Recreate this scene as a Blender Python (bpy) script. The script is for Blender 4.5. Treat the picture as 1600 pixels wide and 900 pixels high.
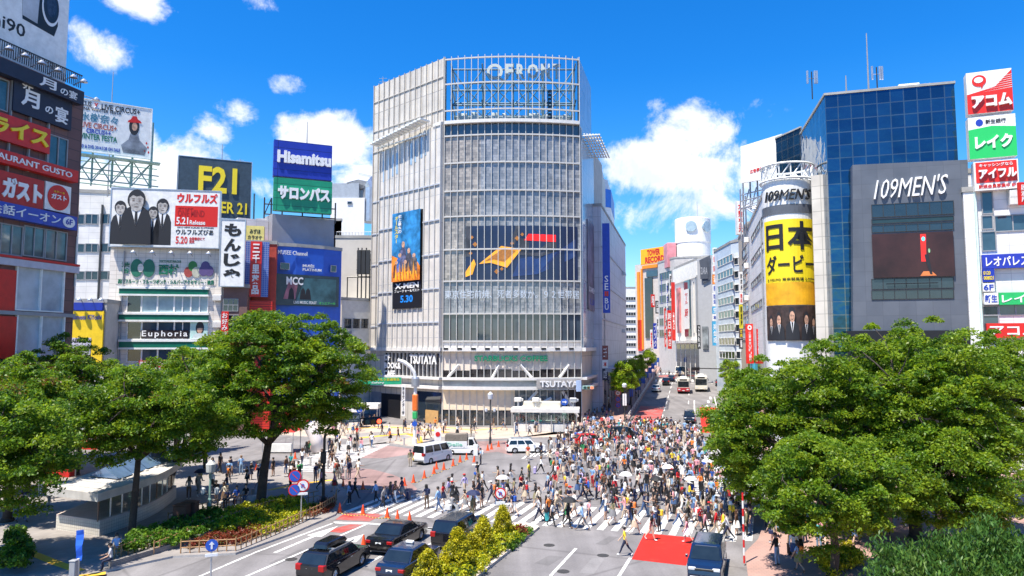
import bpy, math, random
import numpy as np
from mathutils import Vector, Matrix
R = math.radians
rnd = random.Random(7)
sc = bpy.context.scene
C = sc.collection
for o in list(bpy.data.objects):
 bpy.data.objects.remove(o)
CAM_H = 12.0
FOC = 1110.0
PITCH = math.atan(90.0/FOC)
cam_d = bpy.data.cameras.new('camera')
cam = bpy.data.objects.new('camera', cam_d)
C.objects.link(cam)
cam.location = (0, 0, CAM_H)
cam.rotation_euler = (R(90)+PITCH, 0, 0)
cam_d.sensor_width = 36
cam_d.lens = 36*FOC/1600
cam_d.clip_start = 0.5
cam_d.clip_end = 4000
sc.camera = cam
SUN_EL, SUN_AZ = 66.0, 222.0
sun_d = bpy.data.lights.new('sun', 'SUN')
sun_d.energy = 5.0
sun_d.angle = R(0.5)
sun_d.color = (1.0, 0.92, 0.79)
sun = bpy.data.objects.new('sun', sun_d)
C.objects.link(sun)
sv = Vector((math.sin(R(SUN_AZ))*math.cos(R(SUN_EL)), math.cos(R(SUN_AZ))*math.cos(R(SUN_EL)), math.sin(R(SUN_EL))))
sun.rotation_euler = sv.to_track_quat('Z', 'Y').to_euler()
sun.location = (-60, -60, 120)
sc.view_settings.view_transform = 'Standard'
sc.view_settings.look = 'None'
sc.view_settings.gamma = 1
sc.view_settings.exposure = 0.92
sc.view_settings.use_curve_mapping = False
sc.render.film_transparent = False
cy = sc.cycles
cy.max_bounces = 6;cy.diffuse_bounces = 3;cy.glossy_bounces = 3;cy.transmission_bounces = 4;cy.transparent_max_bounces = 6
cy.caustics_reflective = False;cy.caustics_refractive = False
cy.use_denoising = True
def pdir(px, py):
 "direction of the ray through a point of the 1600x900 photograph"
 xc, yc = (px-800)/FOC, (450-py)/FOC
 return Vector((xc, math.cos(PITCH)-yc*math.sin(PITCH), math.sin(PITCH)+yc*math.cos(PITCH)))
w = bpy.data.worlds.new('World')
sc.world = w
w.use_nodes = True
def build_world():
 nt = w.node_tree
 N, L = nt.nodes, nt.links
 N.clear()
 out = N.new('ShaderNodeOutputWorld')
 bg = N.new('ShaderNodeBackground')
 sky = N.new('ShaderNodeTexSky')
 sky.sky_type = 'NISHITA'
 sky.sun_disc = False
 sky.sun_elevation = R(SUN_EL)
 sky.sun_rotation = R(SUN_AZ)
 sky.altitude = 0
 sky.air_density = 1.0
 sky.dust_density = 0.25
 sky.ozone_density = 3.0
 hs = N.new('ShaderNodeHueSaturation')
 hs.inputs['Hue'].default_value = 0.494
 hs.inputs['Saturation'].default_value = 1.38
 hs.inputs['Value'].default_value = 1.28
 L.new(sky.outputs[0], hs.inputs['Color'])
 deep = N.new('ShaderNodeVectorMath');deep.operation = 'MULTIPLY'
 deep.inputs[1].default_value = (0.42, 0.88, 1.25)
 L.new(hs.outputs[0], deep.inputs[0])
 def M(op, a, b=None, c=None):
  n = N.new('ShaderNodeMath');n.operation = op
  for i, v in enumerate((a, b, c)):
   if v is None:continue
   if isinstance(v, (int, float)):n.inputs[i].default_value = v
   else:L.new(v, n.inputs[i])
  return n.outputs[0]
 tc = N.new('ShaderNodeTexCoord')
 sep = N.new('ShaderNodeSeparateXYZ')
 L.new(tc.outputs['Generated'], sep.inputs[0])
 X, Y, Z = sep.outputs
 hz = N.new('ShaderNodeMapRange');L.new(Z, hz.inputs[0]);hz.inputs[1].default_value = .06;hz.inputs[2].default_value = .36
 dm = N.new('ShaderNodeMix');dm.data_type = 'RGBA';L.new(hz.outputs[0], dm.inputs[0])
 dm.inputs[6].default_value = (1.05, 1.08, 1.12, 1);dm.inputs[7].default_value = (.36, .87, 1.25, 1)
 L.new(dm.outputs[2], deep.inputs[1])
 az = M('ARCTAN2', X, Y)
 el = M('ARCSINE', Z)
 total = None
 for(px, py, rx, ry, amt)in CLOUDS:
  d = pdir(px, py).normalized()
  a0, e0 = math.atan2(d.x, d.y), math.asin(d.z)
  u = M('MULTIPLY', M('SUBTRACT', az, a0), FOC/rx)
  v = M('MULTIPLY', M('SUBTRACT', el, e0), FOC/ry)
  r2 = M('ADD', M('MULTIPLY', u, u), M('MULTIPLY', v, v))
  b = M('MULTIPLY', M('MAXIMUM', M('SUBTRACT', 1.0, r2), 0.0), amt)
  total = b if total is None else M('MAXIMUM', total, b)
 no = N.new('ShaderNodeTexNoise')
 no.inputs['Scale'].default_value = 11.0
 no.inputs['Detail'].default_value = 12.0
 no.inputs['Roughness'].default_value = 0.66
 no.inputs['Distortion'].default_value = 0.25
 L.new(tc.outputs['Generated'], no.inputs['Vector'])
 dens = M('SUBTRACT', M('ADD', M('MULTIPLY', total, 0.62), M('MULTIPLY', M('SUBTRACT', no.outputs[0], 0.5), 2.1)), 0.28)
 dens = M('MULTIPLY', dens, M('MINIMUM', M('MULTIPLY', total, 5.0), 1.0))
 mr = N.new('ShaderNodeMapRange');mr.interpolation_type = 'SMOOTHSTEP'
 L.new(dens, mr.inputs[0]);mr.inputs[1].default_value = 0.0;mr.inputs[2].default_value = 0.46
 mp = N.new('ShaderNodeMapping');mp.inputs['Location'].default_value = (0.012, 0.0, 0.022)
 L.new(tc.outputs['Generated'], mp.inputs[0])
 n2 = N.new('ShaderNodeTexNoise')
 for k in('Scale', 'Detail', 'Roughness', 'Distortion'):n2.inputs[k].default_value = no.inputs[k].default_value
 n2.inputs['Detail'].default_value = 5.0
 L.new(mp.outputs[0], n2.inputs['Vector'])
 lit = N.new('ShaderNodeMapRange')
 L.new(n2.outputs[0], lit.inputs[0]);lit.inputs[1].default_value = 0.40;lit.inputs[2].default_value = 0.66
 cr = N.new('ShaderNodeMix');cr.data_type = 'RGBA'
 L.new(lit.outputs[0], cr.inputs[0])
 cr.inputs[6].default_value = (9.2, 9.3, 9.5, 1)
 cr.inputs[7].default_value = (6.6, 7.1, 8.2, 1)
 mixc = N.new('ShaderNodeMix');mixc.data_type = 'RGBA'
 L.new(M('MULTIPLY', mr.outputs[0], 0.96), mixc.inputs[0])
 L.new(deep.outputs[0], mixc.inputs[6]);L.new(cr.outputs[2], mixc.inputs[7])
 L.new(mixc.outputs[2], bg.inputs['Color'])
 bg.inputs['Strength'].default_value = 0.078
 L.new(bg.outputs[0], out.inputs[0])
CLOUDS = [(150, 75, 66, 46, 1.1), (215, 4, 60, 30, .95), (412, 4, 54, 24, .8), (376, 174, 46, 34, .9), (335, 202, 40, 34, .85), (446, 133, 40, 22, .75), (265, 262, 120, 66, 1.45), (170, 290, 130, 66, 1.2), (515, 222, 115, 58, 1.4), (460, 210, 50, 34, .6), (565, 285, 95, 45, 1.2), (420, 296, 70, 34, .95), (1085, 212, 95, 62, 1.25), (1040, 262, 150, 62, 1.2), (1160, 262, 110, 62, 1.1), (1020, 172, 40, 24, .55), (965, 252, 60, 40, .8), (1100, 320, 210, 55, .75), (1190, 170, 50, 20, .35), (960, 330, 90, 40, .6), (130, 400, 90, 80, .6)]
build_world()
def ground(px, py, z=0.0):
 d = pdir(px, py)
 t = (z-CAM_H)/d.z
 return Vector((d.x*t, d.y*t, z))
def at(px, depth):
 d = pdir(px, 540)
 return Vector((d.x/d.y*depth, depth, 0))
def zat(px, py, depth):
 d = pdir(px, py)
 return CAM_H+d.z/d.y*depth
class Face:
 "a vertical plane through two plan points; local x runs along it, y into the building, z up"
 def __init__(self, a, b):
  self.a = Vector((a[0], a[1], 0));self.b = Vector((b[0], b[1], 0))
  self.r = (self.b-self.a).normalized()
  self.len = (self.b-self.a).length
  self.n = Vector((-self.r.y, self.r.x, 0))
  self.M = Matrix(((self.r.x, self.n.x, 0, self.a.x), (self.r.y, self.n.y, 0, self.a.y), (0, 0, 1, 0), (0, 0, 0, 1)))
 def hit(self, px, py):
  d = pdir(px, py)
  k = self.n.dot(self.a)/self.n.dot(d)
  p = d*k
  return(p-self.a).dot(self.r), CAM_H+p.z
 def rect(self, x0, y0, x1, y1):
  xm, ym = (x0+x1)/2, (y0+y1)/2
  s0, s1 = self.hit(x0, ym)[0], self.hit(x1, ym)[0]
  z1, z0 = self.hit(xm, y0)[1], self.hit(xm, y1)[1]
  return s0, s1, z0, z1
 def P(self, s, y, z):
  return self.M@Vector((s, y, z))
class MB:
 def __init__(self, M=None):
  self.v, self.f, self.m, self.uv = [], [], [], []
  self.M = M
 def add(self, pts, faces, m=0):
  b = len(self.v)
  pts = [Vector(p)for p in pts]
  for f in faces:
   if len(f)>2:
    n = Vector((0, 0, 0))
    p0 = pts[f[0]]
    for i in range(1, len(f)-1):
     n+=(pts[f[i]]-p0).cross(pts[f[i+1]]-p0)
    ax, ay, az_ = abs(n.x), abs(n.y), abs(n.z)
    for i in f:
     p = pts[i]
     self.uv.append((p.x, p.y)if az_>=ax and az_>=ay else((p.y, p.z)if ax>ay else(p.x, p.z)))
   self.f.append([b+i for i in f]);self.m.append(m)
  self.v.extend([(self.M@p)if self.M is not None else p for p in pts])
 def box(self, x0, x1, y0, y1, z0, z1, m=0):
  p = [(x0, y0, z0), (x1, y0, z0), (x1, y1, z0), (x0, y1, z0), (x0, y0, z1), (x1, y0, z1), (x1, y1, z1), (x0, y1, z1)]
  self.add(p, [(0, 3, 2, 1), (4, 5, 6, 7), (0, 1, 5, 4), (1, 2, 6, 5), (2, 3, 7, 6), (3, 0, 4, 7)], m)
 def rbox(self, x0, x1, y0, y1, z0, z1, b=0.02, m=0):
  "box with chamfered edges"
  p = []
  for sx, sy, sz in((0, 0, 0), (1, 0, 0), (1, 1, 0), (0, 1, 0), (0, 0, 1), (1, 0, 1), (1, 1, 1), (0, 1, 1)):
   X = (x0, x1)[sx];Y = (y0, y1)[sy];Z = (z0, z1)[sz]
   dx = b if sx==0 else-b;dy = b if sy==0 else-b;dz = b if sz==0 else-b
   p+=[(X, Y+dy, Z+dz), (X+dx, Y, Z+dz), (X+dx, Y+dy, Z)]
  F = []
  c = lambda i, k:i*3+k
  F+=[(c(0, 0), c(4, 0), c(7, 0), c(3, 0)), (c(1, 0), c(2, 0), c(6, 0), c(5, 0)), (c(0, 1), c(1, 1), c(5, 1), c(4, 1)), (c(2, 1), c(3, 1), c(7, 1), c(6, 1)), (c(0, 2), c(3, 2), c(2, 2), c(1, 2)), (c(4, 2), c(5, 2), c(6, 2), c(7, 2))]
  for a, bb, k, l in((0, 1, 1, 2), (1, 2, 0, 2), (2, 3, 1, 2), (3, 0, 0, 2), (4, 5, 1, 2), (5, 6, 0, 2), (6, 7, 1, 2), (7, 4, 0, 2), (0, 4, 0, 1), (1, 5, 0, 1), (2, 6, 0, 1), (3, 7, 0, 1)):
   F.append((c(a, k), c(bb, k), c(bb, l), c(a, l)))
  for i in range(8):F.append((c(i, 0), c(i, 1), c(i, 2)))
  self.add(p, F, m)
 def quad(self, a, b, c, d, m=0):
  self.add([a, b, c, d], [(0, 1, 2, 3)], m)
 def poly(self, pts, m=0):
  self.add(pts, [tuple(range(len(pts)))], m)
 def prism(self, pts, z0, z1, m=0, cap=True, mside=None):
  "plan outline raised from z0 to z1"
  n = len(pts)
  p = [(q[0], q[1], z0)for q in pts]+[(q[0], q[1], z1)for q in pts]
  ms = m if mside is None else mside
  if cap:
   self.add(p, [tuple(range(n-1, -1, -1)), tuple(range(n, 2*n))], m)
  for i in range(n):
   j = (i+1)%n
   a, b = p[i], p[j]
   L_ = math.hypot(b[0]-a[0], b[1]-a[1])
   bidx = len(self.v)
   P4 = [Vector(a), Vector(b), Vector(p[n+j]), Vector(p[n+i])]
   self.v.extend([(self.M@q)if self.M is not None else q for q in P4])
   self.f.append([bidx, bidx+1, bidx+2, bidx+3]);self.m.append(ms)
   self.uv+=[(0, z0), (L_, z0), (L_, z1), (0, z1)]
 def slab(self, pts, y0, y1, m=0, ms=None):
  "outline in the x-z plane given depth y0..y1 (front face at y0)"
  n = len(pts)
  p = [(q[0], y0, q[1])for q in pts]+[(q[0], y1, q[1])for q in pts]
  self.add(p, [tuple(range(n)), tuple(range(2*n-1, n-1, -1))], m)
  self.add(p, [(i, n+i, n+(i+1)%n, (i+1)%n)for i in range(n)], m if ms is None else ms)
 def tube(self, path, r, n=6, m=0, cap=True):
  path = [Vector(p)for p in path]
  k = len(path)
  rs = r if isinstance(r, (list, tuple))else[r]*k
  rings = []
  t0 = (path[1]-path[0]).normalized()
  ref = Vector((0, 0, 1))if abs(t0.z)<.9 else Vector((1, 0, 0))
  u = t0.cross(ref).normalized()
  for i in range(k):
   t = (path[min(i+1, k-1)]-path[max(i-1, 0)]).normalized()
   u = (u-t*u.dot(t))
   u = u.normalized()if u.length>1e-6 else t.orthogonal().normalized()
   v_ = t.cross(u)
   rings.append([path[i]+(u*math.cos(2*math.pi*j/n)+v_*math.sin(2*math.pi*j/n))*rs[i]for j in range(n)])
  pts = [p for rg in rings for p in rg]
  F = [(i*n+j, i*n+(j+1)%n, (i+1)*n+(j+1)%n, (i+1)*n+j)for i in range(k-1)for j in range(n)]
  if cap:F+=[tuple(range(n-1, -1, -1)), tuple(range((k-1)*n, k*n))]
  self.add(pts, F, m)
 def lathe(self, prof, n=12, m=0, c=(0, 0, 0), axis='z', cap=True):
  pts = []
  for(r, z)in prof:
   for j in range(n):
    a = 2*math.pi*j/n
    q = (r*math.cos(a), r*math.sin(a), z)
    if axis=='y':q = (q[0], q[2], q[1])
    if axis=='x':q = (q[2], q[0], q[1])
    pts.append((q[0]+c[0], q[1]+c[1], q[2]+c[2]))
  k = len(prof)
  F = [(i*n+j, i*n+(j+1)%n, (i+1)*n+(j+1)%n, (i+1)*n+j)for i in range(k-1)for j in range(n)]
  if cap:F+=[tuple(range(n-1, -1, -1)), tuple(range((k-1)*n, k*n))]
  self.add(pts, F, m)
 def mesh(self, name, mats, smooth=False):
  me = bpy.data.meshes.new(name)
  me.from_pydata([tuple(p)for p in self.v], [], self.f)
  ms = mats if isinstance(mats, (list, tuple))else[mats]
  for mm in ms:me.materials.append(mm)
  if len(ms)>1:me.polygons.foreach_set('material_index', self.m)
  if len(self.uv)==len(me.loops):
   uvl = me.uv_layers.new(name='uv')
   uvl.data.foreach_set('uv', np.array(self.uv, dtype=np.float32).ravel())
  if smooth:
   me.polygons.foreach_set('use_smooth', [True]*len(me.polygons))
  me.update()
  return me
 def build(self, name, mats, parent=None, smooth=False, keep=True):
  "ONE mesh object; keep: the points are world points even under a parent"
  o = bpy.data.objects.new(name, self.mesh(name, mats, smooth))
  C.objects.link(o)
  if parent is not None:
   o.parent = parent
   if keep:
    p = parent
    off = Vector((0, 0, 0))
    while p is not None:
     off+=p.location
     p = p.parent
    o.location = -off
  return o
def tag(o, label, cat, group=None, kind=None):
 if label:o['label'] = label
 if cat:o['category'] = cat
 if group:o['group'] = group
 if kind:o['kind'] = kind
 return o
def thing(name, label, cat, loc=(0, 0, 0), rz=0.0, group=None):
 o = bpy.data.objects.new(name, None)
 o.empty_display_size = 0.3
 C.objects.link(o)
 o.location = loc
 o.rotation_euler = (0, 0, rz)
 return tag(o, label, cat, group)
def struct(mb, name, mats):
 o = mb.build(name, mats)
 o['kind'] = 'structure'
 return o
def dup(o, parent=None):
 kids = [k for k in o.children]
 c = o.copy();C.objects.link(c)
 if parent is not None:c.parent = parent
 for k in kids:dup(k, c)
 return c
MATS = {}
def mat(key, col, rough=.6, var=.12, scale=1.5, metal=0.0, spec=.5, bump=0.0, coat=0.0, alpha=1.0, emit=None, trans=0.0):
 if key in MATS:return MATS[key]
 m = bpy.data.materials.new(key)
 m.use_nodes = True
 nt = m.node_tree;N, L = nt.nodes, nt.links
 b = N['Principled BSDF']
 b.inputs['Roughness'].default_value = rough
 b.inputs['Metallic'].default_value = metal
 b.inputs['Specular IOR Level'].default_value = spec
 if coat:b.inputs['Coat Weight'].default_value = coat;b.inputs['Coat Roughness'].default_value = .05
 if trans:b.inputs['Transmission Weight'].default_value = trans
 if alpha<1:b.inputs['Alpha'].default_value = alpha
 c4 = (col[0], col[1], col[2], 1)
 if var>0:
  tc = N.new('ShaderNodeTexCoord')
  no = N.new('ShaderNodeTexNoise');no.inputs['Scale'].default_value = scale;no.inputs['Detail'].default_value = 5;no.inputs['Roughness'].default_value = .62
  L.new(tc.outputs['Object'], no.inputs['Vector'])
  mr = N.new('ShaderNodeMapRange');L.new(no.outputs[0], mr.inputs[0])
  mr.inputs[1].default_value = .3;mr.inputs[2].default_value = .7;mr.inputs[3].default_value = 1-var;mr.inputs[4].default_value = 1+var
  mx = N.new('ShaderNodeVectorMath');mx.operation = 'SCALE'
  mx.inputs[0].default_value = col[:3]
  L.new(mr.outputs[0], mx.inputs['Scale'])
  L.new(mx.outputs[0], b.inputs['Base Color'])
  if bump:
   bp = N.new('ShaderNodeBump');bp.inputs['Strength'].default_value = bump;bp.inputs['Distance'].default_value = .05
   L.new(no.outputs[0], bp.inputs['Height']);L.new(bp.outputs[0], b.inputs['Normal'])
 else:
  b.inputs['Base Color'].default_value = c4
 if emit:
  b.inputs['Emission Color'].default_value = (emit[0], emit[1], emit[2], 1)
  b.inputs['Emission Strength'].default_value = emit[3]
 MATS[key] = m
 return m
def tiles(key, c1, c2, mortar, bw, bh, mort=.012, rough=.55, offset=0.0, bump=.15, metal=0.0, var=.15, spec=.5, wave=0.0):
 "panels or tiles laid out in metres on the surface (UV in metres)"
 if key in MATS:return MATS[key]
 m = bpy.data.materials.new(key);m.use_nodes = True
 nt = m.node_tree;N, L = nt.nodes, nt.links
 b = N['Principled BSDF'];b.inputs['Roughness'].default_value = rough;b.inputs['Metallic'].default_value = metal
 b.inputs['Specular IOR Level'].default_value = spec
 tc = N.new('ShaderNodeTexCoord')
 br = N.new('ShaderNodeTexBrick')
 br.inputs['Scale'].default_value = 1;br.inputs['Brick Width'].default_value = bw;br.inputs['Row Height'].default_value = bh
 br.inputs['Mortar Size'].default_value = mort;br.inputs['Mortar Smooth'].default_value = .2
 br.offset = offset
 br.inputs['Color1'].default_value = (*c1, 1);br.inputs['Color2'].default_value = (*c2, 1);br.inputs['Mortar'].default_value = (*mortar, 1)
 L.new(tc.outputs['UV'], br.inputs['Vector'])
 no = N.new('ShaderNodeTexNoise');no.inputs['Scale'].default_value = .45;no.inputs['Detail'].default_value = 6
 L.new(tc.outputs['Object'], no.inputs['Vector'])
 mr = N.new('ShaderNodeMapRange');L.new(no.outputs[0], mr.inputs[0])
 mr.inputs[1].default_value = .3;mr.inputs[2].default_value = .7;mr.inputs[3].default_value = 1-var;mr.inputs[4].default_value = 1+var*.6
 mx = N.new('ShaderNodeVectorMath');mx.operation = 'SCALE'
 L.new(br.outputs['Color'], mx.inputs[0]);L.new(mr.outputs[0], mx.inputs['Scale'])
 L.new(mx.outputs[0], b.inputs['Base Color'])
 if bump:
  bp = N.new('ShaderNodeBump');bp.inputs['Strength'].default_value = bump;bp.inputs['Distance'].default_value = .02;bp.invert = True
  L.new(br.outputs['Fac'], bp.inputs['Height']);L.new(bp.outputs[0], b.inputs['Normal'])
 if wave:
  n2 = N.new('ShaderNodeTexNoise');n2.inputs['Scale'].default_value = .55;n2.inputs['Detail'].default_value = 2
  L.new(tc.outputs['Object'], n2.inputs['Vector'])
  bp = N.new('ShaderNodeBump');bp.inputs['Strength'].default_value = wave;bp.inputs['Distance'].default_value = 1.0
  L.new(n2.outputs[0], bp.inputs['Height']);L.new(bp.outputs[0], b.inputs['Normal'])
 MATS[key] = m
 return m
def glass(key, col, rough=.04, metal=.0, spec=1.0, var=.25, scale=.6):
 "window glass seen from outside in daylight: dark, mirror smooth, rooms behind only hinted"
 return mat(key, col, rough, var, scale, metal, spec)
WHITE = mat('white paint', (.80, .80, .78), .45)
OFFWHITE = mat('offwhite', (.66, .65, .62), .55)
BLACK = mat('black paint', (.012, .012, .014), .45)
DARK = mat('dark metal', (.035, .037, .04), .45)
GREY = mat('grey metal', (.30, .31, .33), .45)
STEEL = mat('steel', (.55, .57, .6), .35, metal=.7)
GREENSTEEL = mat('green steel', (.22, .36, .33), .5)
REDP = mat('red sign', (.62, .018, .012), .4)
BLUEP = mat('blue sign', (.012, .035, .36), .4)
GREENP = mat('green sign', (.01, .33, .10), .4)
YELLOWP = mat('yellow sign', (.80, .58, .012), .4)
ORANGEP = mat('orange sign', (.85, .25, .012), .4)
NAVY = mat('navy sign', (.01, .014, .05), .4)
GLASS = glass('window glass', (.02, .03, .04))
GLASSB = glass('blue window glass', (.035, .075, .11))
_tc = {}
def sliced(P, F, step=.22):
 "flat faces cut into upright slices so that they can follow a round wall"
 import bmesh
 bm = bmesh.new()
 vs = [bm.verts.new(p)for p in P]
 for f in F:
  try:bm.faces.new([vs[i]for i in f])
  except ValueError:pass
 x0, x1 = min(p[0]for p in P), max(p[0]for p in P)
 x = x0+step
 while x<x1:
  bmesh.ops.bisect_plane(bm, geom=bm.verts[:]+bm.edges[:]+bm.faces[:], plane_co=(x, 0, 0), plane_no=(1, 0, 0))
  x+=step
 bm.verts.index_update()
 out = [tuple(v.co)for v in bm.verts], [tuple(v.index for v in f.verts)for f in bm.faces]
 bm.free()
 return out
def text_mesh(s, bold=.0, spacing=1.0, shear=0.0):
 key = (s, bold, spacing, shear)
 if key in _tc:return _tc[key]
 cu = bpy.data.curves.new('letters', 'FONT')
 cu.body = s
 cu.resolution_u = 2
 cu.offset = bold
 cu.space_character = spacing
 cu.shear = shear
 cu.align_x = 'LEFT'
 cu.space_line = 1.0
 o = bpy.data.objects.new('letters', cu)
 C.objects.link(o)
 dg = bpy.context.evaluated_depsgraph_get();dg.update()
 me = o.evaluated_get(dg).to_mesh()
 V = np.zeros(len(me.vertices)*3);me.vertices.foreach_get('co', V)
 V = V.reshape(-1, 3)
 F = [tuple(p.vertices)for p in me.polygons]
 o.evaluated_get(dg).to_mesh_clear()
 bpy.data.objects.remove(o);bpy.data.curves.remove(cu)
 if len(V):
  lo, hi = V[:, :2].min(0), V[:, :2].max(0)
 else:
  lo, hi = np.zeros(2), np.ones(2)
 _tc[key] = (V[:, :2]-lo, F, hi-lo)
 return _tc[key]
def letter(mb, s, x, z, w_, h_, y, m=0, bold=.012, vertical=False, depth=0.03, shear=0.0, spacing=1.0, warp=None, slope=0.0):
 "lettering filling the box x..x+w_, z..z+h_ on the plane y (facing -y)"
 if vertical:
  n = len(s);ch = h_/n
  for i, c in enumerate(s):
   if c==' ':continue
   if c=='ー':letter(mb, '丨', x+w_*.42, z+h_-(i+1)*ch+ch*.1, w_*.16, ch*.8, y, m, bold, False, depth)
   else:letter(mb, c, x, z+h_-(i+1)*ch+ch*.07, w_, ch*.86, y, m, bold, False, depth, shear)
  return
 V, F, size = text_mesh(s, bold, spacing, shear)
 if not len(V):return
 sx, sz = w_/max(size[0], 1e-6), h_/max(size[1], 1e-6)
 n = len(V)
 pts = []
 for yy in(y-depth, y):
  for p in V:
   q = (x+p[0]*sx, yy, z+p[1]*sz+slope*p[0]*sx)
   pts.append(q)
 ed = {}
 for f in F:
  for i in range(len(f)):
   a, b = f[i], f[(i+1)%len(f)]
   ed[(a, b)] = 1
 rim = [(a, b)for(a, b)in ed if(b, a)not in ed]
 faces = list(F)+([(b, a, a+n, b+n)for a, b in rim]if depth>.012 else[])
 if warp:
  pts, faces = sliced(pts, faces)
  pts = [warp(q)for q in pts]
 mb.add(pts, faces, m)
E1 = Vector((0.336, 0.942, 0)).normalized()
E2 = Vector((E1.y, -E1.x, 0))
ST = Vector((0.247, 0.969, 0)).normalized()
SN = Vector((ST.y, -ST.x, 0))
def rise(p):
 "the shopping street climbs beyond the crossing"
 d = (Vector((p[0], p[1], 0))-Vector((22, 96, 0))).dot(ST)
 return 0.0 if d<0 else(0.045*d if d<220 else 9.9)
def asphalt(key, c, dark=.75):
 m = bpy.data.materials.new(key);m.use_nodes = True
 nt = m.node_tree;N, L = nt.nodes, nt.links
 b = N['Principled BSDF'];b.inputs['Roughness'].default_value = .88;b.inputs['Specular IOR Level'].default_value = .3
 tc = N.new('ShaderNodeTexCoord')
 def noise(s, d, r=.6):
  n = N.new('ShaderNodeTexNoise');n.inputs['Scale'].default_value = s;n.inputs['Detail'].default_value = d;n.inputs['Roughness'].default_value = r
  L.new(tc.outputs['Object'], n.inputs['Vector']);return n
 n1, n2 = noise(.22, 6), noise(9, 3)
 mp = N.new('ShaderNodeMapping');mp.inputs['Rotation'].default_value = (0, 0, math.atan2(E1.x, E1.y));mp.inputs['Scale'].default_value = (1.1, .05, 1)
 L.new(tc.outputs['Object'], mp.inputs[0])
 n3 = N.new('ShaderNodeTexNoise');n3.inputs['Scale'].default_value = .8;n3.inputs['Detail'].default_value = 4;L.new(mp.outputs[0], n3.inputs['Vector'])
 def mr(n, lo, hi):
  q = N.new('ShaderNodeMapRange');L.new(n.outputs[0], q.inputs[0]);q.inputs[1].default_value = .3;q.inputs[2].default_value = .7;q.inputs[3].default_value = lo;q.inputs[4].default_value = hi;return q.outputs[0]
 vo = N.new('ShaderNodeTexVoronoi');vo.inputs['Scale'].default_value = .09;vo.feature = 'DISTANCE_TO_EDGE';L.new(tc.outputs['Object'], vo.inputs['Vector'])
 seam = N.new('ShaderNodeMapRange');L.new(vo.outputs[0], seam.inputs[0]);seam.inputs[1].default_value = 0;seam.inputs[2].default_value = .012;seam.inputs[3].default_value = .72;seam.inputs[4].default_value = 1
 a = N.new('ShaderNodeMath');a.operation = 'MULTIPLY';L.new(mr(n1, dark, 1.16), a.inputs[0]);L.new(mr(n2, .9, 1.1), a.inputs[1])
 a2 = N.new('ShaderNodeMath');a2.operation = 'MULTIPLY';L.new(a.outputs[0], a2.inputs[0]);L.new(mr(n3, .80, 1.12), a2.inputs[1])
 a3 = N.new('ShaderNodeMath');a3.operation = 'MULTIPLY';L.new(a2.outputs[0], a3.inputs[0]);L.new(seam.outputs[0], a3.inputs[1])
 v = N.new('ShaderNodeVectorMath');v.operation = 'SCALE';v.inputs[0].default_value = c;L.new(a3.outputs[0], v.inputs['Scale'])
 L.new(v.outputs[0], b.inputs['Base Color'])
 MATS[key] = m
 return m
ASPH = asphalt('asphalt', (.205, .195, .198))
PINK = asphalt('red asphalt', (.31, .205, .195))
def worn(key, c, base, amount=.5, scale=1.2):
 "road paint rubbed through by tyres: bare asphalt shows in patches"
 m = bpy.data.materials.new(key);m.use_nodes = True
 nt = m.node_tree;N, L = nt.nodes, nt.links
 b = N['Principled BSDF'];b.inputs['Roughness'].default_value = .7
 tc = N.new('ShaderNodeTexCoord')
 no = N.new('ShaderNodeTexNoise');no.inputs['Scale'].default_value = scale;no.inputs['Detail'].default_value = 8;no.inputs['Roughness'].default_value = .7
 L.new(tc.outputs['Object'], no.inputs['Vector'])
 mr = N.new('ShaderNodeMapRange');L.new(no.outputs[0], mr.inputs[0]);mr.inputs[1].default_value = .62-amount*.3;mr.inputs[2].default_value = .82-amount*.2
 mx = N.new('ShaderNodeMix');mx.data_type = 'RGBA';L.new(mr.outputs[0], mx.inputs[0])
 mx.inputs[6].default_value = (*c, 1);mx.inputs[7].default_value = (*base, 1)
 L.new(mx.outputs[2], b.inputs['Base Color'])
 MATS[key] = m
 return m
LINE = worn('line paint', (.74, .74, .72), (.30, .29, .29), .62, 1.6)
REDROAD = worn('red lane paint', (.50, .013, .004), (.42, .03, .015), .35, .8)
REDWORN = worn('worn red lane paint', (.46, .02, .01), (.24, .17, .16), .95, .5)
YELLOWLINE = worn('yellow line paint', (.78, .40, .02), (.4, .32, .2), .3)
PAVE = tiles('tan paving', (.50, .40, .32), (.44, .36, .30), (.30, .26, .23), .6, .3, .012, .8, .5, .1)
PAVEG = tiles('grey paving', (.29, .265, .25), (.245, .225, .215), (.22, .2, .19), .4, .4, .012, .8, .0, .1)
PAVER = tiles('reddish paving', (.42, .25, .21), (.36, .23, .20), (.24, .18, .16), .4, .2, .012, .8, .5, .1)
KERB = mat('kerb stone', (.42, .40, .38), .8, .2, 2)
g = MB()
# one sheet to the horizon; a finer strip of it climbs with the street
g.box(-1500, 1500, -300, 2500, -2.0, -0.02)
struct(g, 'ground', mat('far ground', (.2, .2, .19), .9))
def sheet(pts, z, mb, m=0, hill=False, step=6.0):
 "flat sheet over a plan outline; on the hill it is cut in strips that follow the slope"
 if not hill:
  mb.add([(p[0], p[1], z)for p in pts], [tuple(range(len(pts)))], m)
  return
r_ = MB()
sheet([(-90, -40), (90, -40), (90, 96), (-90, 96)], 0.0, r_)
struct(r_, 'crossing', ASPH)
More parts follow.
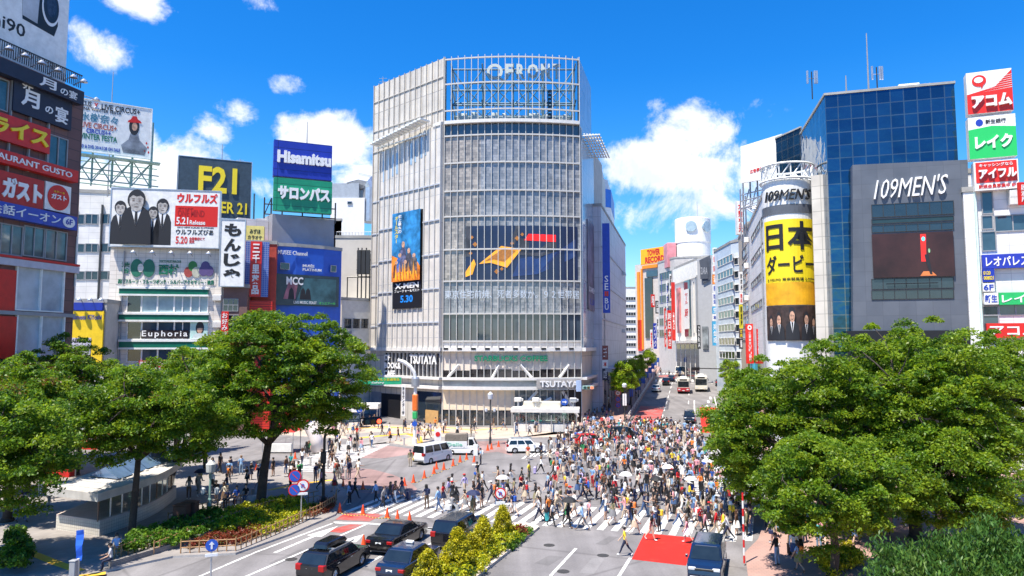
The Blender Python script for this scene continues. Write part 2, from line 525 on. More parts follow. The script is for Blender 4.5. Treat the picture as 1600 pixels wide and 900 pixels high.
# street strips, sideways offsets measured from the axis through (22, 96)
AX = Vector((22.0, 96.0, 0))
def street_strip(mb, o0, o1, d0, d1, dz, m=0, n=24):
 pts, F = [], []
 for i in range(n+1):
  d = d0+(d1-d0)*i/n
  for o in(o0, o1):
   p = AX+ST*d+SN*o
   pts.append((p.x, p.y, max(0, .045*min(d, 220))+dz))
 F = [(2*i, 2*i+1, 2*i+3, 2*i+2)for i in range(n)]
 mb.add(pts, F, m)
def street_solid(mb, o0, o1, d0, d1, h, m=0, n=20):
 pts = []
 for i in range(n+1):
  d = d0+(d1-d0)*i/n
  base = max(0, .045*min(d, 220))
  for o, z in((o0, -.3), (o0, h), (o1, h), (o1, -.3)):
   p = AX+ST*d+SN*o
   pts.append((p.x, p.y, base+z))
 F = [(4*i+k, 4*i+(k+1)%4, 4*i+4+(k+1)%4, 4*i+4+k)for i in range(n)for k in range(4)]
 F+=[(0, 1, 2, 3), (4*n+3, 4*n+2, 4*n+1, 4*n)]
 mb.add(pts, F, m)
r2 = MB();street_strip(r2, -60, 60, -2, 420, -.012, n=60)
struct(r2, 'street', ASPH)
# pavements: raised 0.12 m with stone kerbs
def pavement(name, outline, m, h=.12):
 b = MB();b.prism([(p[0], p[1])for p in outline], -.3, h, 0, True, 1)
 return struct(b, name, [m, KERB])
def G2(*pp):
 return[ground(a, b)for a, b in pp]
pav_far = [Vector((-90, 97.5, 0)), Vector((-34, 97.5, 0)), *G2((520, 686), (590, 690), (650, 700), (690, 694), (742, 688), (800, 686), (880, 684), (938, 676), (965, 662)), AX+ST*6-SN*7.4, AX+ST*6-SN*14.5, Vector((10, 122, 0)), Vector((-90, 122, 0))]
pavement('pavement', pav_far, PAVE)
b = MB();street_solid(b, -16, -7.4, 6.02, 200, .12);struct(b, 'street_pavement', [PAVER])
b = MB();street_solid(b, 8.0, 17, -14, 200, .12);struct(b, 'street_pavement', [PAVER])
# left corner plaza
plaza = [Vector((-90, 20, 0)), Vector((-46, 30, 0)), *G2((140, 900), (270, 872), (368, 867), (450, 838), (524, 806), (545, 776), (530, 742), (470, 738), (430, 728), (330, 716)), Vector((-44, 80, 0)), Vector((-90, 84, 0))]
pavement('plaza', plaza, PAVEG)
# right corner under the trees
pavement('corner_pavement', [*G2((1172, 930), (1164, 866), (1185, 845), (1200, 800), (1190, 745), (1240, 712)), Vector((60, 76, 0)), Vector((90, 76, 0)), Vector((90, 15, 0)), Vector((12.3, 15, 0))], PAVER)
# median strip with planting
mA = ground(843, 826);mB_ = ground(803, 819)
med = [mA+E1*.25-E2*.3, mA, mA-E1*40, mB_-E1*40.9, mB_-E1*.3, mB_+E2*.5+E1*.25]
b = MB();b.prism([(p.x, p.y)for p in med], -.3, .16, 0, True, 1)
struct(b, 'median', [mat('median concrete', (.55, .47, .40), .85, .15, 2), KERB])
b = MB()
ins = [mA-E1*2.0-E2*.28, mA-E1*39-E2*.28, mB_-E1*39.9+E2*.28, mB_-E1*2.6+E2*.28]
b.prism([(p.x, p.y)for p in ins], .1, .2)
struct(b, 'planting_soil', mat('soil', (.09, .06, .04), .95, .3, 4))
pz = [0.004]
def strip(mb, a, bq, wd, z=.004, m=0):
 a, bq = Vector((a[0], a[1], 0)), Vector((bq[0], bq[1], 0))
 t = (bq-a).normalized();n = Vector((-t.y, t.x, 0))*wd/2
 mb.add([(p.x, p.y, z)for p in(a+n, a-n, bq-n, bq+n)], [(0, 1, 2, 3)], m)
pk = MB()
for poly in([(505, 737), (545, 731), (580, 733), (612, 741), (640, 753), (652, 764), (648, 772), (628, 774), (548, 769)], [(588, 694), (650, 702), (688, 697), (640, 710), (600, 716), (560, 716)], [(745, 690), (805, 688), (800, 712), (778, 706), (756, 708)], [(880, 686), (935, 678), (960, 688), (905, 700)]):
 sheet(G2(*poly), .006, pk)
struct(pk, 'red_asphalt', PINK)
rl = MB();sheet(G2((1007, 833), (1085, 840.5), (1072, 884), (987, 874)), .008, rl)
street_strip(rl, 3.2, 6.4, 0, 30, .012, n=8)
struct(rl, 'red_lane', REDROAD)
rw = MB()
sheet(G2((539, 802), (602, 803), (577, 815), (524, 812)), .008, rw);sheet(G2((547, 819.5), (570, 820), (533, 833), (508, 830)), .008, rw)
street_strip(rw, -6.9, -2.8, 0, 30, .012, n=14);street_strip(rw, -6.5, -2, 88, 94, .012);street_strip(rw, 0, 6, 102, 116, .012)
struct(rw, 'worn_red_lane', REDWORN)
ln = MB()
VPX = 1196.0
def lane(x0, y0, x1, y1, wd=.15):
 strip(ln, ground(x0, y0), ground(x1, y1), wd, .012)
for q in((300, 906, 400, 863), (400, 863, 522, 817), (380, 903, 571, 820), (556, 863, 573, 856), (576, 880, 596, 869), (645, 865, 676, 848), (679, 870, 689, 866), (520, 868, 534, 861), (860, 900, 900, 857), (958, 915, 985, 872)):lane(*q, wd=.18)
lane(520, 816.5, 578, 818.5, .45);lane(578, 818.5, 683, 827, .45);lane(660, 826, 735, 831, .45)
lane(1089, 840, 1150, 846, .3)
# straight-on arrow in the left lane
aL = ground(486, 840)
ar = [(-.12, -2.2), (.12, -2.2), (.12, .2), (.55, .2), (0, 1.9), (-.55, .2), (-.12, .2)]
ln.add([tuple(aL+E2*x+E1*y*1.6+Vector((0, 0, .012)))for x, y in ar], [(0, 1, 2, 6), (2, 3, 4), (2, 4, 6), (4, 5, 6)])
aR = ground(541, 848)
ln.add([tuple(aR+E2*x+E1*y*1.1+Vector((0, 0, .012)))for x, y in ar], [(0, 1, 2, 6), (2, 3, 4), (2, 4, 6), (4, 5, 6)])
# zebra crossing in the foreground
c0, c1 = ground(538, 799.5), ground(1180, 846)
L_ = (c1-c0).length;t_ = (c1-c0).normalized()
k = 0.0
while k<L_:
 a = c0+t_*k;bq = a+t_*.45
 dpt = 6.4
 ln.add([(a.x, a.y, .0145), (bq.x, bq.y, .0145), (bq.x+E1.x*dpt, bq.y+E1.y*dpt, .0145), (a.x+E1.x*dpt, a.y+E1.y*dpt, .0145)], [(0, 1, 2, 3)])
 k+=.92
def zebra(p, q, half, sw=.45, gap=.46, skew=None, z=.0125):
 p, q = Vector(p), Vector(q)
 L_ = (q-p).length;t = (q-p).normalized();n = skew if skew is not None else Vector((-t.y, t.x, 0))
 k = 0
 while k<L_:
  a, b_ = p+t*k, p+t*(k+sw)
  ln.add([(a-n*half)[:2]+(z, ), (a+n*half)[:2]+(z, ), (b_+n*half)[:2]+(z, ), (b_-n*half)[:2]+(z, )], [(0, 1, 2, 3)])
  k+=sw+gap
def V3(p):return Vector((p[0], p[1], 0))
zebra(V3(ground(470, 737)), V3(ground(570, 695)), 3.0, skew=Vector((1, .04, 0)))
zebra(V3(ground(1150, 775)), V3(ground(1070, 686)), 3.2, skew=Vector((1, -.05, 0)))
zebra(V3(ground(822, 712)), V3(ground(1090, 668)), 2.4, skew=Vector((.24, .97, 0)))
zebra(V3(ground(430, 690)), V3(ground(520, 668)), 2.0, skew=Vector((.2, .97, 0)))
lane(985, 771, 1002, 764, .4)
struct(ln, 'road_markings', LINE)
ls = MB()
street_strip(ls, -1.2, -1.05, -3, 6, .018);street_strip(ls, 2.2, 2.4, -12, 40, .018)
for d in range(6, 120, 9):street_strip(ls, -2.7, -2.55, d, d+5, .018, n=2)
for d in(-2, 8, 20, 34, 48):street_strip(ls, 1.2, 1.35, d, d+5, .018, n=2)
for o in np.arange(-6.8, 7.6, .95):street_strip(ls, o, o+.45, 76, 82, .018, n=2)
for o in np.arange(-6.8, 7.6, .95):street_strip(ls, o, o+.45, 97, 101, .018, n=2)
street_strip(ls, -6.5, 6.5, 72, 72.6, .018, n=1)
street_strip(ls, 6.0, 6.15, 26, 46, .018, n=4)
for k, (oo, dd)in enumerate(((4.2, 30), (4.6, 36), (5.1, 42))):street_strip(ls, oo, oo+.4, dd, dd+4, .018, n=1)
struct(ls, 'street_markings', LINE)
# the yellow marks
yl = MB()
street_strip(yl, -1.6, -.4, -2, -.6, .02, n=1);street_strip(yl, -1.9, -1.5, 0, 3.6, .02, n=1);street_strip(yl, -.7, -.3, 0, 3.6, .02, n=1);street_strip(yl, -1.6, -.6, 4.2, 5.4, .02, n=1)
struct(yl, 'yellow_road_markings', YELLOWLINE)
# tactile paving: yellow bands set in the pavements
ty = MB()
def band(pts, wd, z=.128):
 for a, b_ in zip(pts, pts[1:]):strip(ty, a, b_, wd, z)
band(G2((560, 686), (600, 682), (640, 679), (652, 684), (654, 694)), 1.1)
band(G2((540, 672), (600, 668), (660, 672), (700, 677)), .9)
band(G2((690, 668), (740, 674), (800, 668)), .5)
band(G2((30, 862), (55, 870), (90, 884), (125, 896)), .55)
band(G2((120, 905), (165, 899)), .5)
band(G2((420, 768), (470, 758), (520, 752)), .5)
struct(ty, 'tactile_paving', mat('tactile yellow', (.75, .43, .04), .7, .2, 4))
gz = MB()
sheet(G2((548, 700), (620, 690), (645, 684), (600, 676), (540, 680)), .1265, gz)
sheet(G2((655, 688), (742, 678), (742, 686), (690, 692)), .1265, gz)
struct(gz, 'side_street', asphalt('pale asphalt', (.3, .28, .27)))
# repairs in the asphalt and iron covers
PATCHM = asphalt('patched asphalt', (.165, .158, .16));PATCH2 = asphalt('pale patched asphalt', (.235, .226, .228))
for k, (m, quads)in enumerate(((PATCHM, [((835, 880), (858, 868), (880, 870), (858, 884)), ((930, 850), (952, 838), (966, 839), (946, 852)), ((760, 740), (812, 741), (816, 745), (764, 745)), ((420, 880), (470, 858), (480, 861), (432, 884))]), (PATCH2, [((700, 752), (790, 750), (800, 760), (705, 762)), ((905, 895), (925, 872), (945, 873), (928, 897)), ((640, 845), (672, 829), (690, 831), (658, 848))]))):
 b = MB()
 for q in quads:sheet(G2(*q), .0045+.001*k, b)
 struct(b, 'road_patch', m)
IRON = mat('cast iron', (.06, .058, .055), .6, .3, 12, metal=.3)
for(px, py, lab)in((880, 893, 'round iron cover in the lane left of the dashed line'), (942, 868, 'round iron cover behind the yellow walker'), (715, 762, 'round iron cover on the open asphalt above the zebra'), (800, 735, 'round iron cover between the zebra and the white wagon'), (455, 874, 'round iron cover left of the roof box car'), (610, 745, 'round iron cover on the reddish corner'), (858, 852, 'round iron cover near the median tip')):
 p = ground(px, py)
 b = MB(Matrix.Translation((p.x, p.y, .009)));b.lathe([(.34, -.004), (.34, .004)], 20);b.lathe([(.27, .0045), (.25, .006)], 20)
 tag(b.build('manhole_cover', IRON), lab, 'manhole cover', 'manhole covers')
PANELW = tiles('pale cladding', (.60, .56, .50), (.53, .50, .46), (.30, .29, .28), 1.45, 5.2, .07, .5, 0, .1)
PANELB = tiles('bluish cladding', (.66, .62, .57), (.60, .57, .53), (.34, .36, .40), 1.2, 4.4, .04, .25, 0, .1, spec=.6)
STONE = tiles('cream stone', (.80, .74, .68), (.75, .69, .63), (.42, .38, .34), .9, .6, .02, .6, 0, .1)
WHITEPAN = tiles('white panels', (.80, .79, .78), (.77, .76, .75), (.5, .5, .5), 1.8, .9, .02, .5, 0, .1)
GREYPAN = tiles('grey panels', (.125, .14, .17), (.105, .12, .15), (.09, .10, .12), 1.5, 1.5, .02, .4, 0, .1)
CONC = mat('concrete', (.46, .45, .43), .8, .15, .8)
BLUEGLASS = tiles('mirror glass', (.024, .105, .20), (.012, .06, .13), (.13, .16, .18), 1.25, 1.38, .055, .03, 0, .0, metal=.75, var=.12, wave=.07)
ROOFM = mat('roof grey', (.33, .33, .32), .85, .2, .7)
LETW = mat('white letters', (.82, .82, .82), .4, 0)
LETR = mat('red letters', (.65, .02, .012), .4, 0)
LETY = mat('yellow letters', (.85, .65, .02), .4, 0)
LETK = mat('black letters', (.012, .012, .014), .5, 0)
LETB = mat('blue letters', (.015, .05, .4), .4, 0)
LETG = mat('green letters', (.01, .17, .09), .4, 0)
SKIN = mat('skin', (.62, .40, .29), .5, 0)
def bldg(name, label, foot, top, wall, roof=None, z0=-2.0, parapet=.5):
 x0 = sum(p[0]for p in foot)/len(foot);y0 = sum(p[1]for p in foot)/len(foot)
 r = thing(name, label, 'building', (x0, y0, 0))
 b = MB();b.prism([(p[0], p[1])for p in foot], z0, top, 0)
 b.build('wall', wall, r)
 b = MB()
 for i in range(len(foot)):
  p, q = foot[i], foot[(i+1)%len(foot)]
  f = Face(p, q);b.M = f.M
  if parapet:b.box(-.08, f.len+.08, -.10, .18, top+.003, top+parapet)
 if parapet:b.build('roof', roof or ROOFM, r)
 return r
def win(root, f, s0, s1, z0, z1, g=None, fr=None, nx=1, nz=1, fw=.07, out=.09, name='window'):
 b = MB(f.M)
 b.box(s0, s1, -.012, .05, z0, z1, 0)
 for i in range(nx+1):
  s = s0+(s1-s0)*i/nx
  b.box(s-fw/2, s+fw/2, -out, -.0125, z0, z1, 1)
 for i in range(nz+1):
  z = z0+(z1-z0)*i/nz
  b.box(s0-fw/2, s1+fw/2, -out-.004, -.0165, z-fw/2, z+fw/2, 1)
 return b.build(name, [g or GLASS, fr or GREY], root)
def fmesh(root, name, f, m, s0, s1, y0, y1, z0, z1):
 b = MB(f.M);b.box(s0, s1, y0, y1, z0, z1)
 return b.build(name, m, root)
def sign(name, label, f, px, panel, texts=(), out=.25, th=.18, cat='sign', group=None, frame=None, extra=None, rect=None, lettering='lettering'):
 "a board on the plane f; px is its rectangle; texts fill fractions (x0,z0,x1,z1) of the board"
 s0, s1, z0, z1 = rect if rect else f.rect(*px)
 mid = f.P((s0+s1)/2, 0, z0)
 r = thing(name, label, cat, mid, 0, group)
 b = MB(f.M);b.box(s0, s1, -out, -out+th, z0, z1)
 b.build('panel', panel, r)
 if frame:
  e = .12
  b = MB(f.M)
  b.box(s0-e, s1+e, -out-.06, -out+th, z1, z1+e);b.box(s0-e, s1+e, -out-.06, -out+th, z0-e, z0)
  b.box(s0-e, s0, -out-.06, -out+th, z0, z1);b.box(s1, s1+e, -out-.06, -out+th, z0, z1)
  b.build('frame', frame, r)
 W, H = s1-s0, z1-z0
 for t in texts:
  txt, a, c, d, e, m = t[:6]
  kw = t[6]if len(t)>6 else{}
  b = MB(f.M)
  letter(b, txt, s0+a*W, z0+c*H, (d-a)*W, (e-c)*H, -out-.004, 0, **kw)
  if b.v:b.build(lettering, m, r)
 if extra:extra(r, f, s0, s1, z0, z1, -out)
 return r
def flat(root, f, name, m, pts, s0, z0, W, H, y, th=.012):
 "a flat printed shape on a board, outline in fractions of the board"
 b = MB(f.M)
 b.slab([(s0+p[0]*W, z0+p[1]*H)for p in pts], y-th, y)
 return b.build(name, m, root)
def ell(cx, cz, rx, rz, n=20):
 return[(cx+rx*math.cos(2*math.pi*i/n), cz+rz*math.sin(2*math.pi*i/n))for i in range(n)]
SUIT = mat('printed black suit', (.02, .02, .024), .5, 0)
PSKIN = mat('printed grey skin', (.40, .38, .36), .5, .45, 2.2)
PSKINC = mat('printed skin', (.55, .32, .22), .5, .5, 2.5)
PSHADE = mat('printed shade', (.16, .12, .10), .5, 0)
def printed_person(root, f, cx, z0, h, s0, zz, W, H, y, skin, wide=.16, hair=SUIT, hs=.29):
 "a printed half figure in a suit: body, shirt, tie, head and hair"
 asp = H/W
 hw = wide
 R_ = .5*h*hs
 rx = R_*asp*.78
 top = z0+h
 flat(root, f, 'printed_suit', SUIT, [(cx-hw, z0), (cx+hw, z0), (cx+hw*.96, z0+h*.5), (cx+hw*.75, z0+h*.64), (cx+rx*.6, z0+h*.72), (cx-rx*.6, z0+h*.72), (cx-hw*.75, z0+h*.64), (cx-hw*.96, z0+h*.5)], s0, zz, W, H, y-.002)
 flat(root, f, 'printed_shirt', LETW, [(cx, z0+h*.34), (cx+rx*.75, z0+h*.71), (cx-rx*.75, z0+h*.71)], s0, zz, W, H, y-.016)
 flat(root, f, 'printed_tie', SUIT, [(cx, z0+h*.34), (cx+rx*.2, z0+h*.45), (cx+rx*.12, z0+h*.68), (cx-rx*.12, z0+h*.68), (cx-rx*.2, z0+h*.45)], s0, zz, W, H, y-.030)
 flat(root, f, 'printed_neck', skin, [(cx-rx*.5, z0+h*.70), (cx+rx*.5, z0+h*.70), (cx+rx*.5, z0+h*.8), (cx-rx*.5, z0+h*.8)], s0, zz, W, H, y-.044)
 flat(root, f, 'printed_hair', hair, ell(cx, top-R_*.95, rx*1.12, R_*1.1), s0, zz, W, H, y-.058)
 flat(root, f, 'printed_head', skin, [(cx+rx*a*.92, top-R_*1.12+R_*b)for a, b in((-.95, .35), (-.9, -.3), (-.6, -.85), (0, -1.05), (.6, -.85), (.9, -.3), (.95, .35), (.5, .62), (0, .5), (-.5, .66))], s0, zz, W, H, y-.072)
 for q in(-1, 1):
  flat(root, f, 'printed_eye', PSHADE, ell(cx+q*rx*.38, top-R_*1.05, rx*.17, R_*.07, 8), s0, zz, W, H, y-.086)
  flat(root, f, 'printed_brow', PSHADE, ell(cx+q*rx*.38, top-R_*.85, rx*.24, R_*.05, 8), s0, zz, W, H, y-.086)
 flat(root, f, 'printed_nose', PSHADE, ell(cx+rx*.06, top-R_*1.36, rx*.12, R_*.05, 8), s0, zz, W, H, y-.086)
 flat(root, f, 'printed_mouth', PSHADE, ell(cx, top-R_*1.68, rx*.3, R_*.06, 8), s0, zz, W, H, y-.086)
qA, qB, qL, qC, qE = at(692, 108), at(908, 108), at(579, 120.5), at(927, 121), at(941, 131)
NB = 20
BULGE = 1.3
def qplan(t, out=0.0):
 p = qA+(qB-qA)*t
 return Vector((p.x, p.y-BULGE*4*t*(1-t)-out, 0))
def zq(py):return zat(800, py, 106.7)
front = [qplan(i/NB)for i in range(NB+1)]
qtop = zq(190)
back = [Vector((20, 150, 0)), Vector((-20, 150, 0))]
glass_hall = thing('glass_corner_building', 'pale curved glass corner building with a big curtain wall and an open crown', 'building', (0, 118, 0))
b = MB()
b.prism([(p.x, p.y)for p in front]+[(qC.x, qC.y), (qE.x, qE.y), (back[0].x, back[0].y), (back[1].x, back[1].y), (qL.x, qL.y)], -1, qtop, 0)
b.build('wall', PANELW, glass_hall)
fL, fR = Face(qL, qA), Face(qB, qC)
fR2 = Face(qC, qE)
ztop_l = zat(692, 90, 108)
# parapet walls of the crown: solid at the left, clad at the right
MULL = mat('pale mullion', (.54, .53, .51), .4, .05)
LEDGE = mat('pale ledge', (.66, .65, .63), .5, .08)
b = MB(fL.M);b.box(0, fL.len, 0, .35, qtop, ztop_l);b.build('crown_wall', PANELW, glass_hall)
FINM = mat('beige fin', (.50, .47, .43), .5, .05)
for k in range(14):
 s = .05+k*(fL.len-.15)/13
 b = MB(fL.M);b.box(s-.04, s+.04, -.22, -.003, zat(640, 236, 114)if s>2 else 12, ztop_l+.1);b.build('crown_fin', FINM, glass_hall)
for py in(118, 166, 200):
 z = fL.hit(640, py+22)[1]
 b = MB(fL.M);b.box(0, fL.len, -.14, -.003, z-.07, z+.07);b.build('crown_rail', FINM, glass_hall)
CLADR = tiles('blue grey glass cladding', (.40, .46, .52), (.36, .42, .48), (.24, .27, .3), 1.3, 4.4, .04, .12, 0, .05)  # blue grey cladding of the right face
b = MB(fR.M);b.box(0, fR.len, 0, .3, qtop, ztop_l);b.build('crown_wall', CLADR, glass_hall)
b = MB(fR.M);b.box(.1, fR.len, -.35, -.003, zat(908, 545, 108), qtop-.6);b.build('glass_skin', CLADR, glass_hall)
def curved(mb, z0, z1, out, m=0, t0=0.0, t1=1.0, thick=0.0, n=None):
 n = n or max(2, int((t1-t0)*NB+.5))
 for i in range(n):
  ta, tb = t0+(t1-t0)*i/n, t0+(t1-t0)*(i+1)/n
  a, c = qplan(ta, out), qplan(tb, out)
  L_ = (qB-qA).length
  ua, ub = ta*L_, tb*L_
  b0 = len(mb.v)
  mb.v.extend([Vector((a.x, a.y, z0)), Vector((c.x, c.y, z0)), Vector((c.x, c.y, z1)), Vector((a.x, a.y, z1))])
  mb.f.append([b0, b0+1, b0+2, b0+3]);mb.m.append(m)
  mb.uv+=[(ua, z0), (ub, z0), (ub, z1), (ua, z1)]
  if thick:
   a2, c2 = qplan(ta, out-thick), qplan(tb, out-thick)
   mb.add([(a.x, a.y, z1), (c.x, c.y, z1), (c2.x, c2.y, z1), (a2.x, a2.y, z1)], [(0, 1, 2, 3)], m)
   mb.add([(a.x, a.y, z0), (c.x, c.y, z0), (c2.x, c2.y, z0), (a2.x, a2.y, z0)], [(3, 2, 1, 0)], m)
def led(key, c1, c2, sx=.6, sz=.42, rough=.18):
 "dark display modules behind glass: every module a little different"
 m = tiles(key, c1, c2, (.05, .055, .065), sx, sz, .01, rough, .37, .0, var=.3)
 p_ = m.node_tree.nodes['Principled BSDF']
 p_.inputs['Coat Weight'].default_value = .8;p_.inputs['Coat Roughness'].default_value = .03
 return m
LED1 = led('display modules', (.36, .37, .39), (.19, .205, .23))
LED2 = led('display modules warm', (.46, .41, .35), (.23, .205, .18))
DGL = glass('hall dark glass', (.05, .07, .095), .05)
SCRN = mat('lit screen', (.012, .018, .05), .2, .3, .3, emit=(.012, .02, .05, .4))
rows = [190, 210, 253, 297, 337, 389, 438.6, 490, 533]
for i in range(len(rows)-1):
 z1, z0 = zq(rows[i]), zq(rows[i+1])
 b = MB()
 if 0<i<7:
  curved(b, z0, z1, .02, 0, .27, 1)
  curved(b, z0, z1, .02, 1 if i<6 else 0, 0, .27)
  o = b.build('window', [LED1, LED2], glass_hall)
 else:
  curved(b, z0, z1, .02, 0);o = b.build('window', [DGL], glass_hall)
 b = MB();curved(b, z0-.11, z0+.11, .26, 0, thick=.25)
 b.build('transom', MULL, o, keep=False)
for i in range(NB+1):
 p = qplan(i/NB)
 b = MB(Matrix.Translation(p));b.box(-.05, .05, -.28, -.03, zq(606), ztop_l, 0)
 b.build('mullion', MULL, glass_hall)
CLEAR = bpy.data.materials.new('clear glass');CLEAR.use_nodes = True
_n, _l = CLEAR.node_tree.nodes, CLEAR.node_tree.links
_n.remove(_n['Principled BSDF'])
_t = _n.new('ShaderNodeBsdfTransparent');_t.inputs[0].default_value = (.80, .90, .93, 1)
_g = _n.new('ShaderNodeBsdfGlossy');_g.inputs[1].default_value = .03
_f = _n.new('ShaderNodeFresnel');_f.inputs[0].default_value = 1.5
_m = _n.new('ShaderNodeMixShader');_l.new(_f.outputs[0], _m.inputs[0]);_l.new(_t.outputs[0], _m.inputs[1]);_l.new(_g.outputs[0], _m.inputs[2])
_l.new(_m.outputs[0], _n['Material Output'].inputs[0])
b = MB();curved(b, qtop, ztop_l, .02);crown = b.build('crown_glass', CLEAR, glass_hall)
for py in(190, 170, 128, 89):
 b = MB();curved(b, zq(py)-.1, zq(py)+.1, .26, 0, thick=.25)
 b.build('transom', MULL, crown, keep=False)
TRUSS = mat('truss steel', (.12, .20, .25), .4)
b = MB()
for yy in(111.0, 117.0):
 for py in(92, 126, 150):
  b.tube([(-9.8, yy, zq(py)), (10.2, yy, zq(py))], .15, 6)
 for k in range(9):
  x = -9.6+k*2.45
  b.tube([(x, yy, qtop), (x, yy, zq(92))], .11, 6)
  if k<8:
   b.tube([(x, yy, zq(126)), (x+2.45, yy, zq(92))]if k%2 else[(x, yy, zq(92)), (x+2.45, yy, zq(126))], .11, 5)
   b.tube([(x, yy, zq(150)), (x+2.45, yy, zq(126))]if k%2==0 else[(x, yy, zq(126)), (x+2.45, yy, zq(150))], .09, 5)
for k in range(5):
 x = -9.6+k*4.9
 for py in(92, 126, 150):b.tube([(x, 108.6, zq(py)), (x, 122, zq(py))], .13, 5)
 b.tube([(x, 111, zq(126)), (x, 117, zq(92))], .09, 5)
b.build('roof_truss', TRUSS, glass_hall)
for(x0, x1, py)in((-8.6, -7.2, 158), (-6.6, -5.6, 156), (-3.4, -2.3, 157), (-1.6, -.9, 158), (0.1, 1.6, 168), (2.7, 4.4, 158), (5.0, 6.2, 160), (7.0, 7.8, 164), (8.2, 9.0, 160)):
 b = MB();b.rbox(x0, x1, 112.4, 114.5, qtop+.02, zq(py), .06)
 b.box(x0+.1, x1-.1, 112.36, 112.39, qtop+.4, zq(py)-.3)
 b.build('roof_unit', WHITE, glass_hall)
b = MB();b.box(-10, 10.2, 119, 119.3, qtop, zq(140));b.build('plant_screen', GREY, glass_hall)
for k, x in enumerate((5.6, 6.15)):
 b = MB();b.box(x, x+.12, 109.0, 109.3, qtop, zq(132));b.build('ladder_rail', BLACK, glass_hall)
b = MB()
for k in range(9):b.box(5.74, 6.13, 109.05, 109.25, qtop+.5+k*.62, qtop+.9+k*.62)
b.build('ladder_rung', BLACK, glass_hall)
# name in ring letters behind the crown glass
b = MB()
zz0, zz1 = zq(119), zq(96)
b.lathe([(1.25, -.12), (1.25, .12), (.8, .12), (.8, -.12), (1.25, -.12)], 28, c=(-2.7, 107.9, (zz0+zz1)/2), axis='y', cap=False)
b.tube([(-2.3, 107.9, zz0+.4), (-1.2, 107.9, zz0-.35)], .2, 6)
for ch, x, wd in(('F', -1.0, 1.2), ('R', .7, 1.3), ('O', 2.4, 1.7), ('N', 4.5, 1.4), ('T', 6.3, 1.3)):
 letter(b, ch, x, zz0, wd, zz1-zz0, 107.9, 0, bold=.03, depth=.3)
tag(b.build('rooftop_lettering', LETW), 'big white ring letters standing behind the glass crown of the corner building', 'sign')
# ledges wrap the whole front
for(p0, p1, out)in((543, 549, .75), (590, 594, .9), (604, 609, 1.0)):
 z1, z0 = zq(p0), zq(p1)
 b = MB();curved(b, z0, z1, out, thick=out)
 for f in(fL, fR):
  b.M = f.M;b.box(-.2, f.len+.2, -out, -.002, z0, z1)
 b.build('ledge', LEDGE, glass_hall)
z1, z0 = zq(187), zq(192)
b = MB();curved(b, z0, z1, .7, thick=.7);b.M = fL.M;b.box(fL.len-2, fL.len, -.7, -.002, z0, z1);b.build('ledge', LEDGE, glass_hall)
# spandrel below the glass
b = MB();curved(b, zq(543), zq(533), .03);b.build('spandrel', STONE, glass_hall)
for i in range(0, NB, 2):
 b = MB();curved(b, zq(546.5), zq(543.5), .8, 0, (i+.15)/NB, (i+.85)/NB, n=1);b.build('vent', BLACK, glass_hall)
CREAM = mat('cream blind', (.66, .58, .50), .7, .1, .6)
CAFE = glass('cafe dark glass', (.035, .032, .035), .08, var=.6, scale=1.2)
for i in range(NB):
 b = MB()
 zb = zq(577 if i%10 not in(0, 1, 2, 3)else 579)
 curved(b, zq(590), zb, .02, 0, i/NB, (i+1)/NB, n=1)
 curved(b, zb, zq(549), .02, 1, i/NB, (i+1)/NB, n=1)
 b.build('cafe_window', [CAFE, CREAM], glass_hall)
for(t0, t1)in((.04, .12), (.36, .41), (.64, .56), (.84, .91)):
 a, c = qplan(t0, .12), qplan(t1, .12)
 b = MB();b.tube([(a.x, a.y, zq(590)), (c.x, c.y, zq(570))], .24, 6);b.build('brace', LEDGE, glass_hall)
b = MB();curved(b, zq(604), zq(594), .5, 0);b.build('glass_band', glass('band glass', (.30, .33, .34), .08), glass_hall)
# ground floor
b = MB();curved(b, zq(641), zq(609), .12, 0, 0, .52);b.build('shop_blind', mat('shop cream', (.70, .60, .46), .7, .08), glass_hall)
b = MB();curved(b, 0.12, zq(641), .05, 0, 0, .52);b.build('shop_window', GLASS, glass_hall)
b = MB();curved(b, 0.12, zq(609), .05, 0, .52, .86);b.build('shop_window', glass('stair glass', (.10, .13, .15), .06, var=.6), glass_hall)
b = MB();curved(b, 0.12, zq(609), .05, 0, .86, 1.0);b.build('shop_window', BLACK, glass_hall)
for(t0, t1, za, zb)in((.56, .68, 640, 611), (.86, .97, 611, 652), (.62, .78, 640, 622)):
 a, c = qplan(t0, .25), qplan(t1, .25)
 b = MB();b.tube([(a.x, a.y, zq(za)), (c.x, c.y, zq(zb))], .24, 6);b.build('brace', LEDGE, glass_hall)
for i in range(NB+1):
 p = qplan(i/NB)
 b = MB(Matrix.Translation(p));b.box(-.06, .06, -.22, -.03, .1, zq(609));b.build('shop_mullion', MULL, glass_hall)
s0 = fL.hit(597, 400)[0]
ztl, ztr = fL.hit(599, 240)[1], fL.hit(690, 194)[1]
z545 = fL.hit(640, 547)[1]
b = MB(fL.M);b.slab([(s0, z545), (fL.len-.05, z545), (fL.len-.05, ztr), (s0, ztl)], -.55, -.004);b.build('glass_skin', PANELB, glass_hall)
b = MB(fL.M)
nfin = 12
for i in range(nfin+1):
 s = s0+(fL.len-.1-s0)*i/nfin
 b.box(s-.06, s+.06, -.78, -.55, z545, ztl+(ztr-ztl)*i/nfin)
b.build('skin_fin', MULL, glass_hall)
